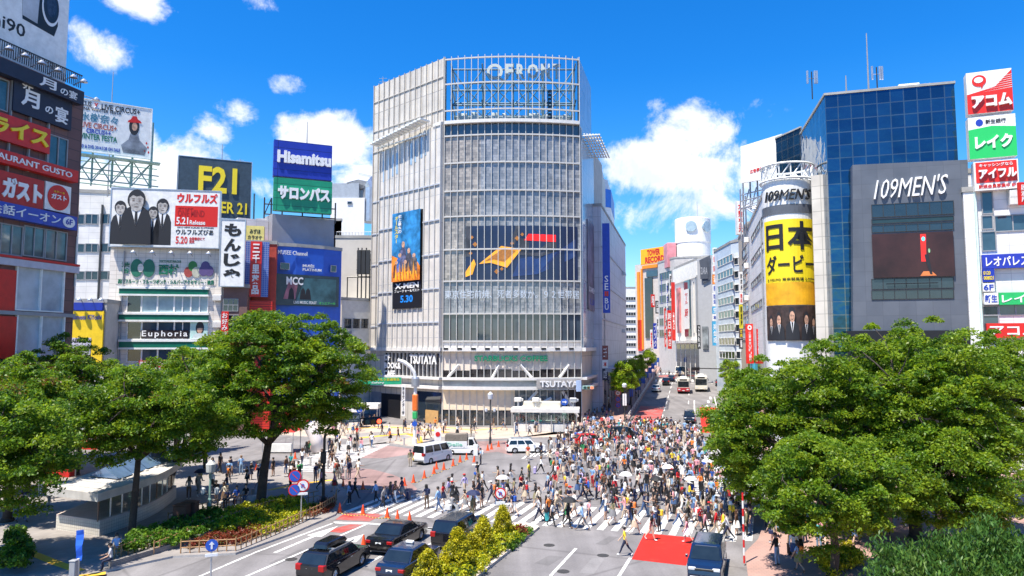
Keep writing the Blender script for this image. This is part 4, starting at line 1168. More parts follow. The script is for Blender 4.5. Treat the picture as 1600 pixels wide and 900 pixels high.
sign('band_billboard', 'wide white billboard of four men in black suits', fC, (177, 299, 345, 387), WHITE, [('ウルフルズ', .6, .78, .98, .96, LETR, dict(bold=.05)), ('ONE MIND', .61, .54, .86, .66, mat('deep red letters', (.35, .01, .01), .4, 0), dict(bold=.02)), ('2014 NEW ALBUM IN STORES', .61, .34, .95, .36, LETK), ('NEW ALBUM', .61, .67, .75, .70, mat('deep red letters', (.35, .01, .01), .4, 0)), ('5.21', .60, .40, .71, .53, LETW, dict(bold=.02, depth=.04)), ('Release', .725, .40, .87, .48, LETW, dict(bold=.02, depth=.04)), ('ウルフルズぴあ', .6, .22, .95, .32, LETK, dict(bold=.02)), ('5.20', .60, .06, .71, .19, LETR, dict(bold=.02)), ('全国書店にて\n発売', .725, .07, .87, .18, LETR, dict(bold=.01))], out=.9, th=.6, frame=STEEL, extra=band_art, cat='billboard')
# big yellow figure board behind
fD = Face(at(276, 124), at(394, 129))
rootD = bldg('grey_block', 'grey block behind the fruit parlour carrying the dark fashion board', [fD.P(-1, 3, 0), fD.P(fD.len+3, 3, 0), fD.P(fD.len+3, 20, 0), fD.P(-1, 20, 0)], zat(340, 352, 128), WHITEPAN)
b = MB(fD.M)
for s in np.linspace(.5, fD.len-.5, 5):b.box(s, s+.3, .4, .7, zat(340, 352, 128), zat(340, 300, 128))
b.build('sign_post', GREENSTEEL, rootD)
sign('fashion_board', 'dark slate board with big yellow letters and numerals behind the band billboard', fD, (278, 249, 392, 340), mat('slate board', (.035, .06, .085), .5, .25), [('F21', .27, .42, .80, .87, LETY, dict(bold=.03, depth=.2)), ('FOREVER 21', .08, .08, .95, .28, LETY, dict(bold=.02, depth=.15))], out=.2, th=.5, frame=STEEL)
# okonomiyaki sign and dark house
fE = Face(at(344, 97.5), at(383, 98))
rootE = bldg('okonomiyaki_house', 'narrow dark house under the tall white brush letter sign', [fE.P(0.1, .5, 0), fE.P(fE.len, .5, 0), fE.P(fE.len, 10, 0), fE.P(.1, 10, 0)], fE.hit(362, 449)[1], mat('brown wall', (.16, .09, .08), .7))
fE_ = Face(fE.P(0, .5, 0), fE.P(fE.len, .5, 0))
for(y0, y1)in((467, 486), (492, 520), (530, 560)):q = fE_.rect(349, y0, 372, y1);win(rootE, fE_, *q, GLASS, GREY, 3, 2, .08)
sign('monja_sign', 'tall white sign with large black brush characters', fE, (345, 344, 382, 447), WHITE, [('もんじゃ', .14, .05, .86, .96, LETK, dict(vertical=True, bold=.05))], out=.2, th=.35, frame=STEEL)
sign('vertical_sign', 'small red vertical sign with white characters under the brush letter sign', fE, (348, 487, 359, 528), REDP, [('お好み焼', .12, .04, .88, .96, LETW, dict(vertical=True, bold=.01))], out=.9, th=.2)
# pharmacy with blue lattice sign
fF = Face(at(379, 100), at(424, 101))
rootF = bldg('pharmacy_house', 'narrow red fronted pharmacy house between the white sign and the blue cinema front', [fF.P(-.5, .5, 0), fF.P(fF.len+.3, .5, 0), fF.P(fF.len+.3, 12, 0), fF.P(-.5, 12, 0)], fF.hit(400, 380)[1], mat('red brick', (.42, .05, .03), .7, .2))
RIB = tiles('red ribs', (.65, .03, .015), (.6, .03, .015), (.25, .01, .01), 6, .35, .06, .5)
q = fF.rect(380, 470, 424, 600);fmesh(rootF, 'ribbed_front', fF, RIB, q[0], q[1], -.2, .4, 0, q[3])
sign('pharmacy_sign', 'blue lattice sign with a red strip of white characters', fF, (380, 378, 420, 464), tiles('blue lattice', (.05, .12, .42), (.04, .10, .38), (.25, .3, .5), .3, .3, .03, .5), [('三千里薬品', .36, .03, .64, .97, LETW, dict(vertical=True, bold=.03, depth=.24))], out=.4, th=.4, extra=lambda r, f, s0, s1, z0, z1, y:flat(r, f, 'red_strip', REDP, [(.28, 0), (.72, 0), (.72, 1), (.28, 1)], s0, z0, s1-s0, z1-z0, y-.01, .15))
sign('small_sign', 'small yellow box sign above the blue lattice sign', fF, (384, 352, 412, 377), mat('pale yellow', (.75, .65, .2), .5), [('みずほ', .2, .5, .8, .8, LETK), ('カラオケ', .1, .15, .9, .4, LETK)], out=-.5, th=1.5)
# blue cinema front
gA, gB = at(424, 104), at(531, 110)
fG = Face(gA, gB)
topG = fG.hit(478, 388)[1]
rootG = bldg('blue_front_building', 'bright blue curved front with a dark video screen, grey tower above', [fG.P(0, 0, 0), fG.P(fG.len*.3, -.7, 0), fG.P(fG.len*.7, -.7, 0), fG.P(fG.len, 0, 0), fG.P(fG.len, 14, 0), fG.P(0, 14, 0)], topG, mat('front blue', (.02, .10, .52), .4, .08))
fG2 = Face(fG.P(0, -.75, 0), fG.P(fG.len, -.75, 0))
for(x0, y0, x1, y1)in((438, 411, 452, 421), (517, 415, 525, 425)):q = fG2.rect(x0, y0, x1, y1);win(rootG, fG2, *q, GLASS, GREY, 1, 1, .06)
def stage(r, f, s0, s1, z0, z1, y):
 W, H = s1-s0, z1-z0
 flat(r, f, 'picture_light', mat('stage pink', (.3, .12, .16), .4, .6, .5), [(.12, .2), (.3, .2), (.34, .7), (.2, .8)], s0, z0, W, H, y-.004)
 flat(r, f, 'picture_light', mat('stage teal', (.05, .13, .15), .4, .6, .5), [(.3, .05), (.95, .05), (.95, .9), (.45, .9)], s0, z0, W, H, y-.003)
 for cx in(.24, .42, .5):flat(r, f, 'picture_figure', SUIT, [(cx-.05, .2), (cx+.05, .2), (cx+.03, .5), (cx, .58), (cx-.03, .5)], s0, z0, W, H, y-.02)
sign('video_board', 'dark video board with a stage picture in the blue front', fG2, (430, 430, 529, 478), mat('video dark', (.03, .05, .065), .25, .4, .4), [('MCC', .16, .66, .42, .92, LETW, dict(bold=.03)), ('LIVE MUSIC FEAST', .28, .06, .64, .15, LETW), ('オンエアー中', .68, .06, .94, .14, mat('lime letters', (.1, .6, .1), .4, 0))], out=.15, th=.12, cat='video screen', extra=stage)
for tx, px, lab in(('MUSEE Channel', (434, 392, 480, 398.5), 'white channel lettering along the top of the blue front'), ('MUSÉE\nPLATINUM', (473, 413, 502, 424), 'white salon name on the right half of the blue front')):
 q = fG2.rect(*px);b = MB(fG2.M);letter(b, tx, q[0], q[2], q[1]-q[0], q[3]-q[2], -.02, bold=.01, depth=.1)
 tag(b.build('wall_lettering', LETW), lab, 'sign')
b = MB(fG.M)
tower_top = fG.hit(470, 336)[1]
b.slab([(0, topG), (fG.len*.92, topG), (fG.len*.92, tower_top), (0, tower_top)], 1.2, 13);b.build('tower_wall', mat('tower grey', (.27, .28, .31), .6, .12, .5), rootG)
b = MB(fG.M);b.box(-4.5, -.05, 3, 13, topG-3, tower_top-.8);b.build('annex_wall', WHITEPAN, rootG)
fH = Face(at(426, 105.5), at(520, 109))
hz0, hz1 = fH.hit(472, 330)[1], fH.hit(472, 224)[1]
sl = (fH.hit(428, 219)[1]-fH.hit(518, 231)[1])
BLUEH = tiles('blue slats', (.018, .04, .40), (.016, .036, .37), (.008, .015, .15), 9, 1.1, .05, .35)
sign('pain_relief_sign', 'deep blue rooftop board with large white Latin letters, above the green one', fH, (427, 224, 518, 280), BLUEH, [('Hisamitsu', .06, .38, .98, .72, LETW, dict(bold=.05, depth=.3))], out=.5, th=1.2, group='rooftop boards of the plaster maker')
sign('pain_relief_sign', 'green rooftop board with large white katakana, below the blue one', fH, (427, 281.5, 518, 332), tiles('green slats', (.015, .30, .16), (.013, .28, .15), (.006, .1, .06), 9, 1.1, .05, .35), [('サロンパス', .07, .34, .96, .76, LETW, dict(bold=.06, depth=.3))], out=.5, th=1.2, group='rooftop boards of the plaster maker')
b = MB(fH.M)
for s in(-1.6, -.6, 1, 4, 7, 9):b.tube([(s, 1.6, tower_top-.5), (s, 1.6, hz0+2)], .12, 5)
for z in(tower_top+.2, hz0+1):b.tube([(-1.6, 1.6, z), (9, 1.6, z)], .1, 5)
b.tube([(-1.6, 1.6, tower_top), (-.6, 1.6, hz0+2)], .08, 5)
b.build('sign_frame', DARK, rootG)
# pale blocks left of the glass building
rootH = bldg('pale_tower', 'white windowless tower with a silver duct left of the glass building', [at(512, 150), at(566, 150), at(566, 165), at(512, 165)], zat(540, 309, 150), mat('white render', (.76, .76, .75), .6, .06), parapet=0)
b = MB();b.box(at(512, 150).x, at(556, 150).x, 150.2, 164, zat(540, 308.9, 150)+.003, zat(540, 286, 150));b.build('tank_screen', mat('screen grey blue', (.35, .39, .44), .5), rootH)
b = MB()
x = at(572, 149).x;b.tube([(x-5, 152, zat(540, 285, 150)), (x-2.6, 152, zat(540, 280, 150)), (x-.6, 152, zat(540, 283, 150)), (x, 152, zat(540, 292, 150)), (x, 152, zat(540, 345, 150))], 1.9, 12)
b.build('duct', STEEL, rootH, smooth=False)
fHh = Face(at(512, 149.9), at(566, 149.9));q = fHh.rect(543, 315, 550, 319);win(rootH, fHh, *q, GLASS, GREY)
rootI = bldg('beige_block', 'beige roof block with railings between the blue front and the glass building', [at(521, 128), at(590, 128), at(590, 145), at(521, 145)], zat(550, 372, 128), mat('beige render', (.56, .53, .48), .7, .12, .3))
b = MB()
for px in range(522, 590, 5):p = at(px, 128);b.tube([(p.x, 128.2, zat(550, 372, 128)), (p.x, 128.2, zat(550, 362, 128))], .04, 4)
b.tube([(at(522, 128).x, 128.2, zat(550, 362, 128)), (at(590, 128).x, 128.2, zat(550, 362, 128))], .05, 4);b.build('railing', STEEL, rootI)
rootJ = bldg('low_block', 'low pale block with a window row beside the pale left flank of the glass building', [at(533, 118), at(583, 122), at(583, 140), at(533, 140)], zat(555, 470, 120), OFFWHITE)
fJ = Face(at(533, 117.97), at(583, 121.97))
for k in range(3):q = fJ.rect(538+k*13, 498, 549+k*13, 513);win(rootJ, fJ, *q, GLASS, GREY)
an = thing('antenna_rack', 'dark lattice of antennas on the low roof beside the glass building', 'antenna', at(565, 121)+Vector((0, 0, zat(555, 470, 120))))
b = MB()
for px in(557, 563, 570, 576):
 p = at(px, 121);b.tube([(p.x, 121, zat(555, 470, 120)), (p.x, 121, zat(555, 386 if px<572 else 395, 120))], .12, 5)
for py in(392, 405, 420, 432):b.tube([(at(555, 121).x, 121, zat(555, py, 120)), (at(578, 121).x, 121, zat(555, py, 120))], .1, 5)
b.tube([(at(541, 121).x, 121, zat(555, 432, 120)), (at(578, 121).x, 121, zat(555, 432, 120))], .13, 5);b.tube([(at(541, 121).x, 121, zat(555, 432, 120)), (at(541, 121).x, 121, zat(555, 470, 120))], .1, 5)
b.build('rack', DARK, an)
b = MB()
for px in(559, 566, 573):p = at(px, 120.6);b.rbox(p.x-.35, p.x+.35, 120.3, 120.8, zat(555, 428, 120), zat(555, 390, 120), .05)
b.build('antenna_panel', DARK, an)
# a dark rear row closes the gaps between the left houses
for(a0, a1, d, ytop, lab)in((-60, 110, 125, 300, 'plain grey block far behind the dark restaurant building'), (160, 300, 135, 372, 'plain grey block hidden behind the fruit parlour'), (395, 530, 150, 345, 'plain grey block far behind the blue front')):
 bldg('rear_block', lab, [at(a0, d), at(a1, d), at(a1, d+15), at(a0, d+15)], zat((a0+a1)/2, ytop, d), CONC)
def aerial(px, d, y0, y1, label, cross=True):
 p = at(px, d);z0, z1 = zat(px, y0, d), zat(px, y1, d)
 r = thing('aerial', label, 'aerial', (p.x, p.y, z0))
 b = MB();b.tube([(p.x, p.y, z0-.5), (p.x, p.y, z1)], [.1, .05], 5);b.build('mast', GREY, r)
 if cross:
  b = MB()
  for k in range(3):z = z1-.3-k*.6;b.tube([(p.x-.7+k*.1, p.y, z), (p.x+.7-k*.1, p.y, z)], .03, 4)
  b.build('crossbar', GREY, r)
aerial(157, 104, 302, 112, 'thin tall mast behind the concert billboard', False)
aerial(267, 104, 388, 244, 'thin mast left of the dark fashion board', False)
aerial(337, 128, 252, 225, 'thin mast on top of the dark fashion board', False)
aerial(366, 130, 254, 248, 'small comb aerial on the dark fashion board')
aerial(472, 109, 225, 190, 'thin mast above the blue rooftop board', False)
aerial(592, 121, 138, 120, 'small camera mast on the left roof corner of the glass building')
fS = Face(at(941, 119), at(979, 168))
rootS = bldg('department_store', 'long lilac grey department store lining the left of the shopping street', [fS.P(0, 0, 0), fS.P(fS.len, 0, 0), fS.P(fS.len, 20, 0), fS.P(0, 14, 0)], fS.hit(963, 362)[1], tiles('lilac panels', (.50, .51, .58), (.47, .48, .55), (.33, .34, .4), 4.5, 2.6, .05, .5))
zc = fS.hit(960, 575)[1]
fmesh(rootS, 'canopy', fS, mat('canopy grey', (.42, .42, .46), .6), 0, fS.len, -1.6, -.004, zc, zc+.5)
for k in range(9):
 s = 2+k*(fS.len-4)/9
 fmesh(rootS, 'shop_window', fS, GLASS, s, s+4.0, -.03, -.002, .3, zc-.5)
for py in(410, 458, 505):z = fS.hit(960, py)[1];fmesh(rootS, 'ledge', fS, mat('ledge lilac2', (.44, .45, .52), .6), 0, fS.len, -.18, -.004, z, z+.22)
rootT = bldg('white_blue_tower', 'slim white tower with a blue band rising behind the department store', [at(933, 165), at(957, 168), at(962, 184), at(936, 184)], zat(945, 293, 165), WHITEPAN, parapet=0)
b = MB();b.prism([tuple(at(932, 164.7))[:2], tuple(at(957.4, 167.7))[:2], tuple(at(962.5, 184.3))[:2], tuple(at(935, 184.3))[:2]], zat(945, 321, 165), zat(945, 293, 165)+.05);b.build('blue_band', mat('tower blue', (.02, .12, .5), .4), rootT)
b = MB();b.prism([tuple(at(934, 166))[:2], tuple(at(952, 169))[:2], tuple(at(957, 182))[:2], tuple(at(937, 182))[:2]], zat(945, 293, 165)+.06, zat(945, 275, 165));b.build('roof_plant', mat('plant grey', (.5, .53, .57), .5), rootT)
aerial(942, 168, 275, 252, 'thin mast on the white tower with a blue band', False)
fSs = Face(fS.P(.3, -1.9, 0), fS.P(.3, -1.9, 0)+Vector((1.5, -.15, 0)))
sign('store_banner', 'tall blue vertical store banner with white letters and a red bar', fSs, (941.5, 349, 953, 489), mat('banner blue', (.012, .06, .46), .45), [('SE', .25, .25, .75, .42, LETW, dict(vertical=True)), ('ll', .25, .185, .75, .24, LETR, dict(bold=.05)), ('BU', .25, .03, .75, .17, LETW, dict(vertical=True))], out=.1, th=.3)
for i, (y0, y1, m, tx, lm, lab)in enumerate(((540, 562, mat('sign brown', (.22, .05, .04), .5), '三千', LETW, 'brown box sign at the mouth of the shopping street'), (563, 575, LETW, '本', LETR, 'white box sign with a red character under the brown one'), (576, 594, NAVY, '広告', LETW, 'navy box sign, lowest at the mouth of the shopping street'))):
 sign('box_sign', lab, fSs, (941, y0, 950, y1), m, [(tx, .2, .15, .8, .85, lm)], out=.1, th=.4)
rootU = bldg('far_white_block', 'far white office block with grey window rows at the end of the street', [at(974, 262), at(1003, 262), at(1003, 280), at(974, 280)], zat(988, 450, 262), WHITE)
fU = Face(at(974, 261.9), at(1003, 261.9))
for k in range(8):q = fU.rect(978, 464+k*12, 1001, 469+k*12);win(rootU, fU, *q, GLASS, OFFWHITE, 6, 1, .1)
rootV = bldg('record_store', 'orange and grey record shop building at the bend of the street', [at(994, 226), at(1030, 218), at(1052, 240), at(1002, 246)], zat(1015, 412, 222), mat('beige panel', (.55, .50, .46), .6), parapet=0)
fV = Face(at(994, 226), at(1030, 218))
zs0 = zat(1015, 411, 222)
sign('record_store_sign', 'bold yellow rooftop sign with red capital letters', fV, (1001, 387, 1044, 412), mat('tower yellow', (.90, .42, .01), .45), [('TOWER', .24, .52, .72, .92, mat('tower red', (.5, .01, .01), .4, 0), dict(bold=.05)), ('RECORDS', .17, .08, .95, .48, MATS['tower red'], dict(bold=.05))], out=0, th=3)
for(x0, x1, y0, y1, m)in((997, 1001, 425, 545, ORANGEP), (1009, 1021, 434, 528, GLASS), (1003, 1005.5, 420, 546, ORANGEP), (1011, 1028, 423, 432, GLASSB), (998, 1004, 500, 548, REDP)):
 q = fV.rect(x0, y0, x1, y1);fmesh(rootV, 'window' if m in(GLASS, GLASSB)else 'orange_panel', fV, m, q[0], q[1], -.35, -.004, q[2], q[3])
fmesh(rootV, 'orange_panel', fV, ORANGEP, *fV.rect(1005, 414, 1028, 419)[:2], -.5, -.004, *fV.rect(1005, 414, 1028, 419)[2:])
fW = Face(at(1030, 208), at(1056, 196))
rootW = bldg('sign_front_building', 'grey street house covered with vertical shop signs before the bend', [fW.P(0, 0, 0), fW.P(fW.len, 0, 0), fW.P(fW.len+8, 14, 0), fW.P(3, 16, 0)], zat(1043, 408, 202), mat('street grey', (.5, .48, .46), .6))
for k in range(6):q = fW.rect(1031, 425+k*18, 1050, 436+k*18);win(rootW, fW, *q, GLASS, GREY, 5, 1, .1)
vs = [(1033.5, 1037, 430, 475, BLUEP, '居酒屋', LETW), (1037, 1041, 480, 520, WHITE, 'カラオケ', LETR), (1024, 1030, 470, 490, DARK, '古着', LETW), (1021, 1026, 505, 545, BLUEP, 'ブック', LETW), (1016, 1019.5, 515, 548, WHITE, '薬', LETR), (1029, 1032, 430, 470, WHITE, '靴の店', LETB), (1041, 1044.5, 440, 500, WHITE, '美容室', LETB), (1038, 1043, 482, 542, REDP, '居酒屋白木屋', LETW), (1046, 1049, 428, 470, WHITE, '眼鏡', LETK), (1017, 1023, 460, 480, REDP, '麺', LETW), (1026, 1029, 495, 530, WHITE, '時計', LETK)]
nm = ['deep blue slim', 'white slim red lettered', 'dark square', 'blue low', 'small white', 'white blue lettered', 'tall white blue lettered', 'tall red', 'white dark lettered', 'small red square', 'white narrow dark lettered']
for i, (x0, x1, y0, y1, m, tx, lm)in enumerate(vs):
 d = 215-(x0-1016)*.55
 f = Face(at(x0, d), at(x1, d))
 sign('blade_sign', nm[i]+' blade sign on the far left side of the street', f, (x0, y0, x1, y1), m, [(tx, .15, .05, .85, .95, lm, dict(vertical=True))], out=.2, th=.3, group='blade signs far up the street')
fX0 = Face(at(1049.5, 186), at(1055.5, 186))
sign('fashion_banner', 'very tall red vertical banner with thin white letters', fX0, (1049.5, 441, 1055, 532), mat('banner red', (.62, .03, .02), .45), [('OIOIJAM', .3, .18, .7, .48, LETW, dict(vertical=True))], out=.1, th=.3)
sign('blade_sign', 'red and white character sign beneath the tall red banner', fX0, (1038, 486, 1044, 545), REDP, [('朝日本店', .15, .05, .85, .95, LETW, dict(vertical=True))], out=4, th=.3)
# white fashion store with the round tower
fY = Face(at(1056, 192), at(1093, 170))
rootY = bldg('fashion_store', 'ribbed white fashion store with a round tower on its roof', [fY.P(0, 0, 0), fY.P(fY.len, 0, 0), fY.P(fY.len+12, 20, 0), fY.P(8, 26, 0)], fY.hit(1074, 412)[1], mat('store white', (.78, .75, .70), .6, .06))
for k in range(18):
 s = .3+k*fY.len/18;z1 = fY.hit(1074, 414)[1]
 fmesh(rootY, 'rib', fY, WHITE, s, s+.5, -.5, -.004, fY.hit(1074, 438)[1], z1)
for(x0, x1, y0, y1, m)in((1071, 1080, 438, 526, GLASSB), (1059, 1064, 450, 520, mat('store poster', (.6, .2, .2), .5, .8, .3)), (1083, 1085, 440, 520, OFFWHITE), (1089, 1091, 430, 520, GREY)):
 q = fY.rect(x0, y0, x1, y1);fmesh(rootY, 'window', fY, m, q[0], q[1], -.3, -.004, q[2], q[3])
sign('store_banner', 'white banner with red blocks on the ribbed fashion store', fY, (1072, 452, 1079.5, 514), WHITE, [('セール', .2, .62, .8, .92, LETR, dict(vertical=True)), ('夏', .1, .28, .9, .5, LETR, dict(bold=.1))], out=.5, th=.1)
q = fY.rect(1056, 532, 1093, 536);fmesh(rootY, 'canopy', fY, OFFWHITE, q[0], q[1], -1.5, -.004, q[2], q[3])
for k in range(5):fmesh(rootY, 'shop_window', fY, GLASS, 1+k*fY.len/5, .2+(k+1)*fY.len/5, -.05, -.004, 3, fY.hit(1074, 538)[1])
cyl = at(1086, 200);rc = 27.5/FOC*200
b = MB()
zc0, zc1, zc2 = zat(1086, 425, 200), zat(1086, 381, 200), zat(1086, 343, 200)
b.lathe([(rc*.97, zc0-12), (rc*.97, zc1), (rc, zc1+.01), (rc, zc2-.3), (rc*.98, zc2)], 40, c=(cyl.x, cyl.y, 0))
b.build('tower', mat('tower white', (.80, .79, .77), .5, .05), rootY, smooth=False)
for px in(1077, 1101):
 q = at(px, 200);dx = q.x-cyl.x;yy = cyl.y-math.sqrt(max(.1, rc*rc-dx*dx))
 ang = math.atan2(dx, -(yy-cyl.y))
 b = MB(Matrix.Translation((q.x, yy, zat(1086, 358, 200)))@Matrix.Rotation(ang, 4, 'Z'))
 b.lathe([(1.5, -.35), (1.5, .3)], 22, axis='y');wn = b.build('round_window', glass('round glass', (.35, .45, .5), .1), rootY)
 b = MB(Matrix.Translation((q.x, yy, zat(1086, 358, 200)))@Matrix.Rotation(ang, 4, 'Z'))
 b.lathe([(1.5, -.5), (1.95, -.5), (1.95, .3), (1.5, .3)], 22, axis='y', cap=False);b.build('frame', GREY, wn, keep=False).location = -Vector(rootY.location)
aerial(1094, 200, 343, 315, 'thin mast on the round white tower', False)
b = MB();b.rbox(at(1044, 200).x, at(1058, 200).x, 199, 204, zat(1050, 418, 200), zat(1050, 380, 200), .1)
tag(b.build('rooftop_sign', mat('pink board', (.65, .25, .28), .5, .4, .3)), 'pinkish white roof board left of the round white tower', 'sign')
rootZ = bldg('grey_corner_store', 'pale grey corner store with a slanted dark window top', [at(1092, 169), at(1120, 167), at(1124, 185), at(1096, 187)], zat(1106, 404, 168), mat('store grey', (.40, .41, .43), .5, .06), parapet=0)
fZ = Face(at(1092, 168.97), at(1120, 166.97))
q = [fZ.hit(*p)for p in((1093, 407), (1110, 399), (1110, 437), (1099, 443))]
b = MB(fZ.M);b.slab(q, -.4, -.004);b.build('window', mat('slanted glass', (.09, .1, .12), .15), rootZ)
q = fZ.rect(1098, 510, 1107, 545);fmesh(rootZ, 'window', fZ, mat('poster window', (.25, .28, .3), .3, .8, .4), q[0], q[1], -.3, -.004, q[2], q[3])
sign('corner_store_letters', 'faint white capitals on the slanted dark window', fZ, (1095, 412, 1107, 436), MATS['slanted glass'], [('ZARA', .06, .3, .94, .75, mat('faint letters', (.35, .36, .38), .4, 0))], out=.6, th=.1)
f = Face(at(1090, 163), at(1094.5, 163))
sign('blade_sign', 'black vertical store sign with white capitals at the grey corner store', f, (1089.5, 508, 1094.5, 545), BLACK, [('ZARA', .2, .05, .8, .95, LETW, dict(vertical=True))], out=.1, th=.4)
# tower of stacked coloured signs
f = Face(at(1113.5, 150), at(1120, 150))
cols = [(387, 397, WHITE, '銀', LETG), (398, 412, WHITE, '歯', LETR), (413, 428, WHITE, '眼', LETR), (429, 444, ORANGEP, '酒', LETW), (445, 456, WHITE, '服', LETB), (457, 478, WHITE, '珈琲', LETB), (479, 490, mat('sky sign', (.05, .35, .6), .5), '空', LETW), (491, 501, WHITE, '本', LETB), (502, 540, MATS['sky sign'], '英会話', LETW)]
cn = ['topmost white with green', 'white with red, second from top', 'white with red, third from top', 'orange', 'small white with blue', 'tall white with blue', 'small sky blue', 'lowest white', 'tall sky blue bottom']
for i, (y0, y1, m, tx, lm)in enumerate(cols):
 sign('stacked_sign', cn[i]+' panel in the stacked sign pole beside the striped block', f, (1113.5, y0, 1120, y1), m, [(tx, .15, .1, .85, .9, lm, dict(vertical=True))], out=.1, th=.5, group='stacked panels on the sign pole')
fa = Face(at(1119, 150), at(1146, 136));fb = Face(at(1146, 136), at(1164, 133))
rootK = bldg('striped_block', 'white office block with pale blue stripes and window rows', [fa.P(0, 0, 0), fa.P(fa.len, 0, 0), fb.P(fb.len, 0, 0), at(1172, 155), at(1130, 165)], fa.hit(1133, 385)[1], tiles('blue white stripes', (.70, .76, .82), (.52, .62, .74), (.6, .7, .8), 30, .9, .0, .4))
for k in range(8):
 for f, x0, x1, nx in((fa, 1121, 1145, 5), (fb, 1147, 1161, 2)):
  z = f.hit((x0+x1)/2, 402+k*21)[1]
  q = f.rect(x0, 402, x1, 410)
  win(rootK, f, q[0], q[1], z-1.35, z+.0, GLASS, WHITE, nx, 1, .12)
b = MB(fa.M);b.box(2, fa.len, 3, 8, fa.hit(1133, 385)[1], fa.hit(1133, 368)[1]);b.build('roof_hut', STEEL, rootK)
# beige houses
fc = Face(at(1158, 128), at(1172, 112))
rootN = bldg('beige_street_house', 'narrow beige street house with dark glass strip before the white store flank', [fc.P(0, 0, 0), fc.P(fc.len, 0, 0), fc.P(fc.len+3, 14, 0), fc.P(3, 14, 0)], fc.hit(1163, 358)[1], mat('beige tile', (.52, .45, .36), .6, .1))
for k in range(7):q = fc.rect(1160, 385+k*22, 1170, 399+k*22);win(rootN, fc, *q, GLASSB, GREY, 2, 1)
f = Face(at(1155.5, 112), at(1160.5, 112))
for i, (y0, y1, m, tx, lm, lab)in enumerate(((425, 456, WHITE, '診療所', LETK, 'white clinic blade sign, upper panel of the beige house pole'), (457, 475, WHITE, '歯科', LETR, 'white dental panel with red characters on the beige house pole'), (476, 513, mat('blade yellow', (.62, .55, .02), .5), '居酒屋', LETK, 'yellow panel on the beige house pole'), (514, 528, mat('blade brown', (.1, .07, .05), .5), '焼肉', LETY, 'brown panel with yellow characters on the beige house pole'), (529, 545, BLACK, '鮨', LETW, 'black lowest panel on the beige house pole'))):
 sign('stacked_sign', lab, f, (1155.5, y0, 1160.5, y1), m, [(tx, .2, .06, .8, .94, lm, dict(vertical=True))], out=.1, th=.4, group='panels on the beige house pole')
f = Face(at(1165.5, 103), at(1177.5, 103))
sign('bank_banner', 'red vertical bank banner with a white ring mark', f, (1166, 506, 1177, 568), mat('bank red', (.75, .03, .02), .45), [('◎', .2, .84, .8, .97, LETW, dict(bold=.03)), ('三菱東京ＵＦＪ銀行', .32, .05, .68, .8, LETW, dict(vertical=True))], out=.1, th=.4)
f = Face(at(1182, 97), at(1187, 97))
sign('bank_banner', 'second narrower red banner partly behind the white store flank', f, (1183, 514, 1187.5, 566), REDP, [('三井住友', .2, .05, .8, .9, LETW, dict(vertical=True))], out=.1, th=.3)
f = Face(at(1151, 118), at(1164, 118))
sign('rooftop_sign', 'white roof sign with tall red brush characters behind the white store flank', f, (1152, 314, 1161, 366), WHITE, [('大勲楽天', .15, .05, .85, .95, LETR, dict(vertical=True, bold=.03))], out=.1, th=1.2)
b = MB()
for k in range(9):
 p = at(1163+(k%3)*4, 108+k);b.tube([(p.x, p.y, zat(1168, 372, 110)), (p.x, p.y, zat(1168, 300+k*3, 110))], .12, 5)
 b.tube([(p.x, p.y, zat(1168, 330-k*3, 110)), (p.x+3, p.y-2, zat(1168, 310+k*5, 110))], .1, 5)
tag(b.build('roof_steelwork', STEEL), 'tangle of pale steel struts on the roof of the white store flank', 'steelwork')
fP = Face(at(1162, 126), at(1203, 82))
zf = fP.hit(1190, 312)[1]
rootP = bldg('white_store_flank', 'white panelled store flank along the right of the shopping street', [fP.P(0, 0, 0), fP.P(fP.len, 0, 0), fP.P(fP.len+4, 20, 0), fP.P(10, 22, 0)], zf, WHITEPAN)
for k in range(4):
 q = fP.rect(1174, 352+k*40, 1194, 362+k*40);win(rootP, fP, q[0], q[1], q[2], q[3], GLASSB, GREY, 6, 1, .08)
fmesh(rootP, 'shop_window', fP, GLASS, 1, fP.len-6, -.05, -.004, .4, fP.hit(1180, 560)[1])
fmesh(rootP, 'teal_panel', fP, mat('teal panel', (.06, .36, .48), .5), fP.hit(1177, 600)[0], fP.hit(1181, 600)[0], -.4, -.006, .2, fP.hit(1179, 568)[1])
cP = at(1238, 80.5);rP = 38/FOC*80.5
drum = thing('store_drum', 'white round advertising drum on the corner of the store', 'building', (cP.x, cP.y, 0))
zt = zat(1238, 280, 78)
b = MB();b.lathe([(rP, -1), (rP, zt), (rP-.3, zt)], 40, c=(cP.x, cP.y, 0));b.build('wall', mat('drum white', (.76, .76, .75), .4, .05), drum, smooth=False)
b = MB();b.lathe([(rP+.06, zat(1238, 333, 78)), (rP+.06, zat(1238, 319, 78))], 40, c=(cP.x, cP.y, 0), cap=False);b.build('dark_band', mat('drum band', (.10, .11, .13), .4), drum)
b = MB()
for zz, rr in((zat(1238, 278, 78), rP+.2), (zat(1238, 254, 78), rP+.1)):
 b.tube([(cP.x+rr*math.cos(a), cP.y+rr*math.sin(a), zz)for a in np.linspace(0, 2*math.pi, 33)], .13, 5)
for k in range(14):
 a, a2 = 2*math.pi*k/14, 2*math.pi*(k+1)/14
 b.tube([(cP.x+rP*math.cos(a), cP.y+rP*math.sin(a), zat(1238, 278, 78)), (cP.x+rP*math.cos(a2), cP.y+rP*math.sin(a2), zat(1238, 254, 78))], .08, 5)
 b.tube([(cP.x+rP*math.cos(a), cP.y+rP*math.sin(a), zat(1238, 278, 78)), (cP.x+rP*math.cos(a), cP.y+rP*math.sin(a), zat(1238, 254, 78))], .08, 5)
b.build('crown_ring', mat('ring steel', (.68, .7, .7), .4), drum)
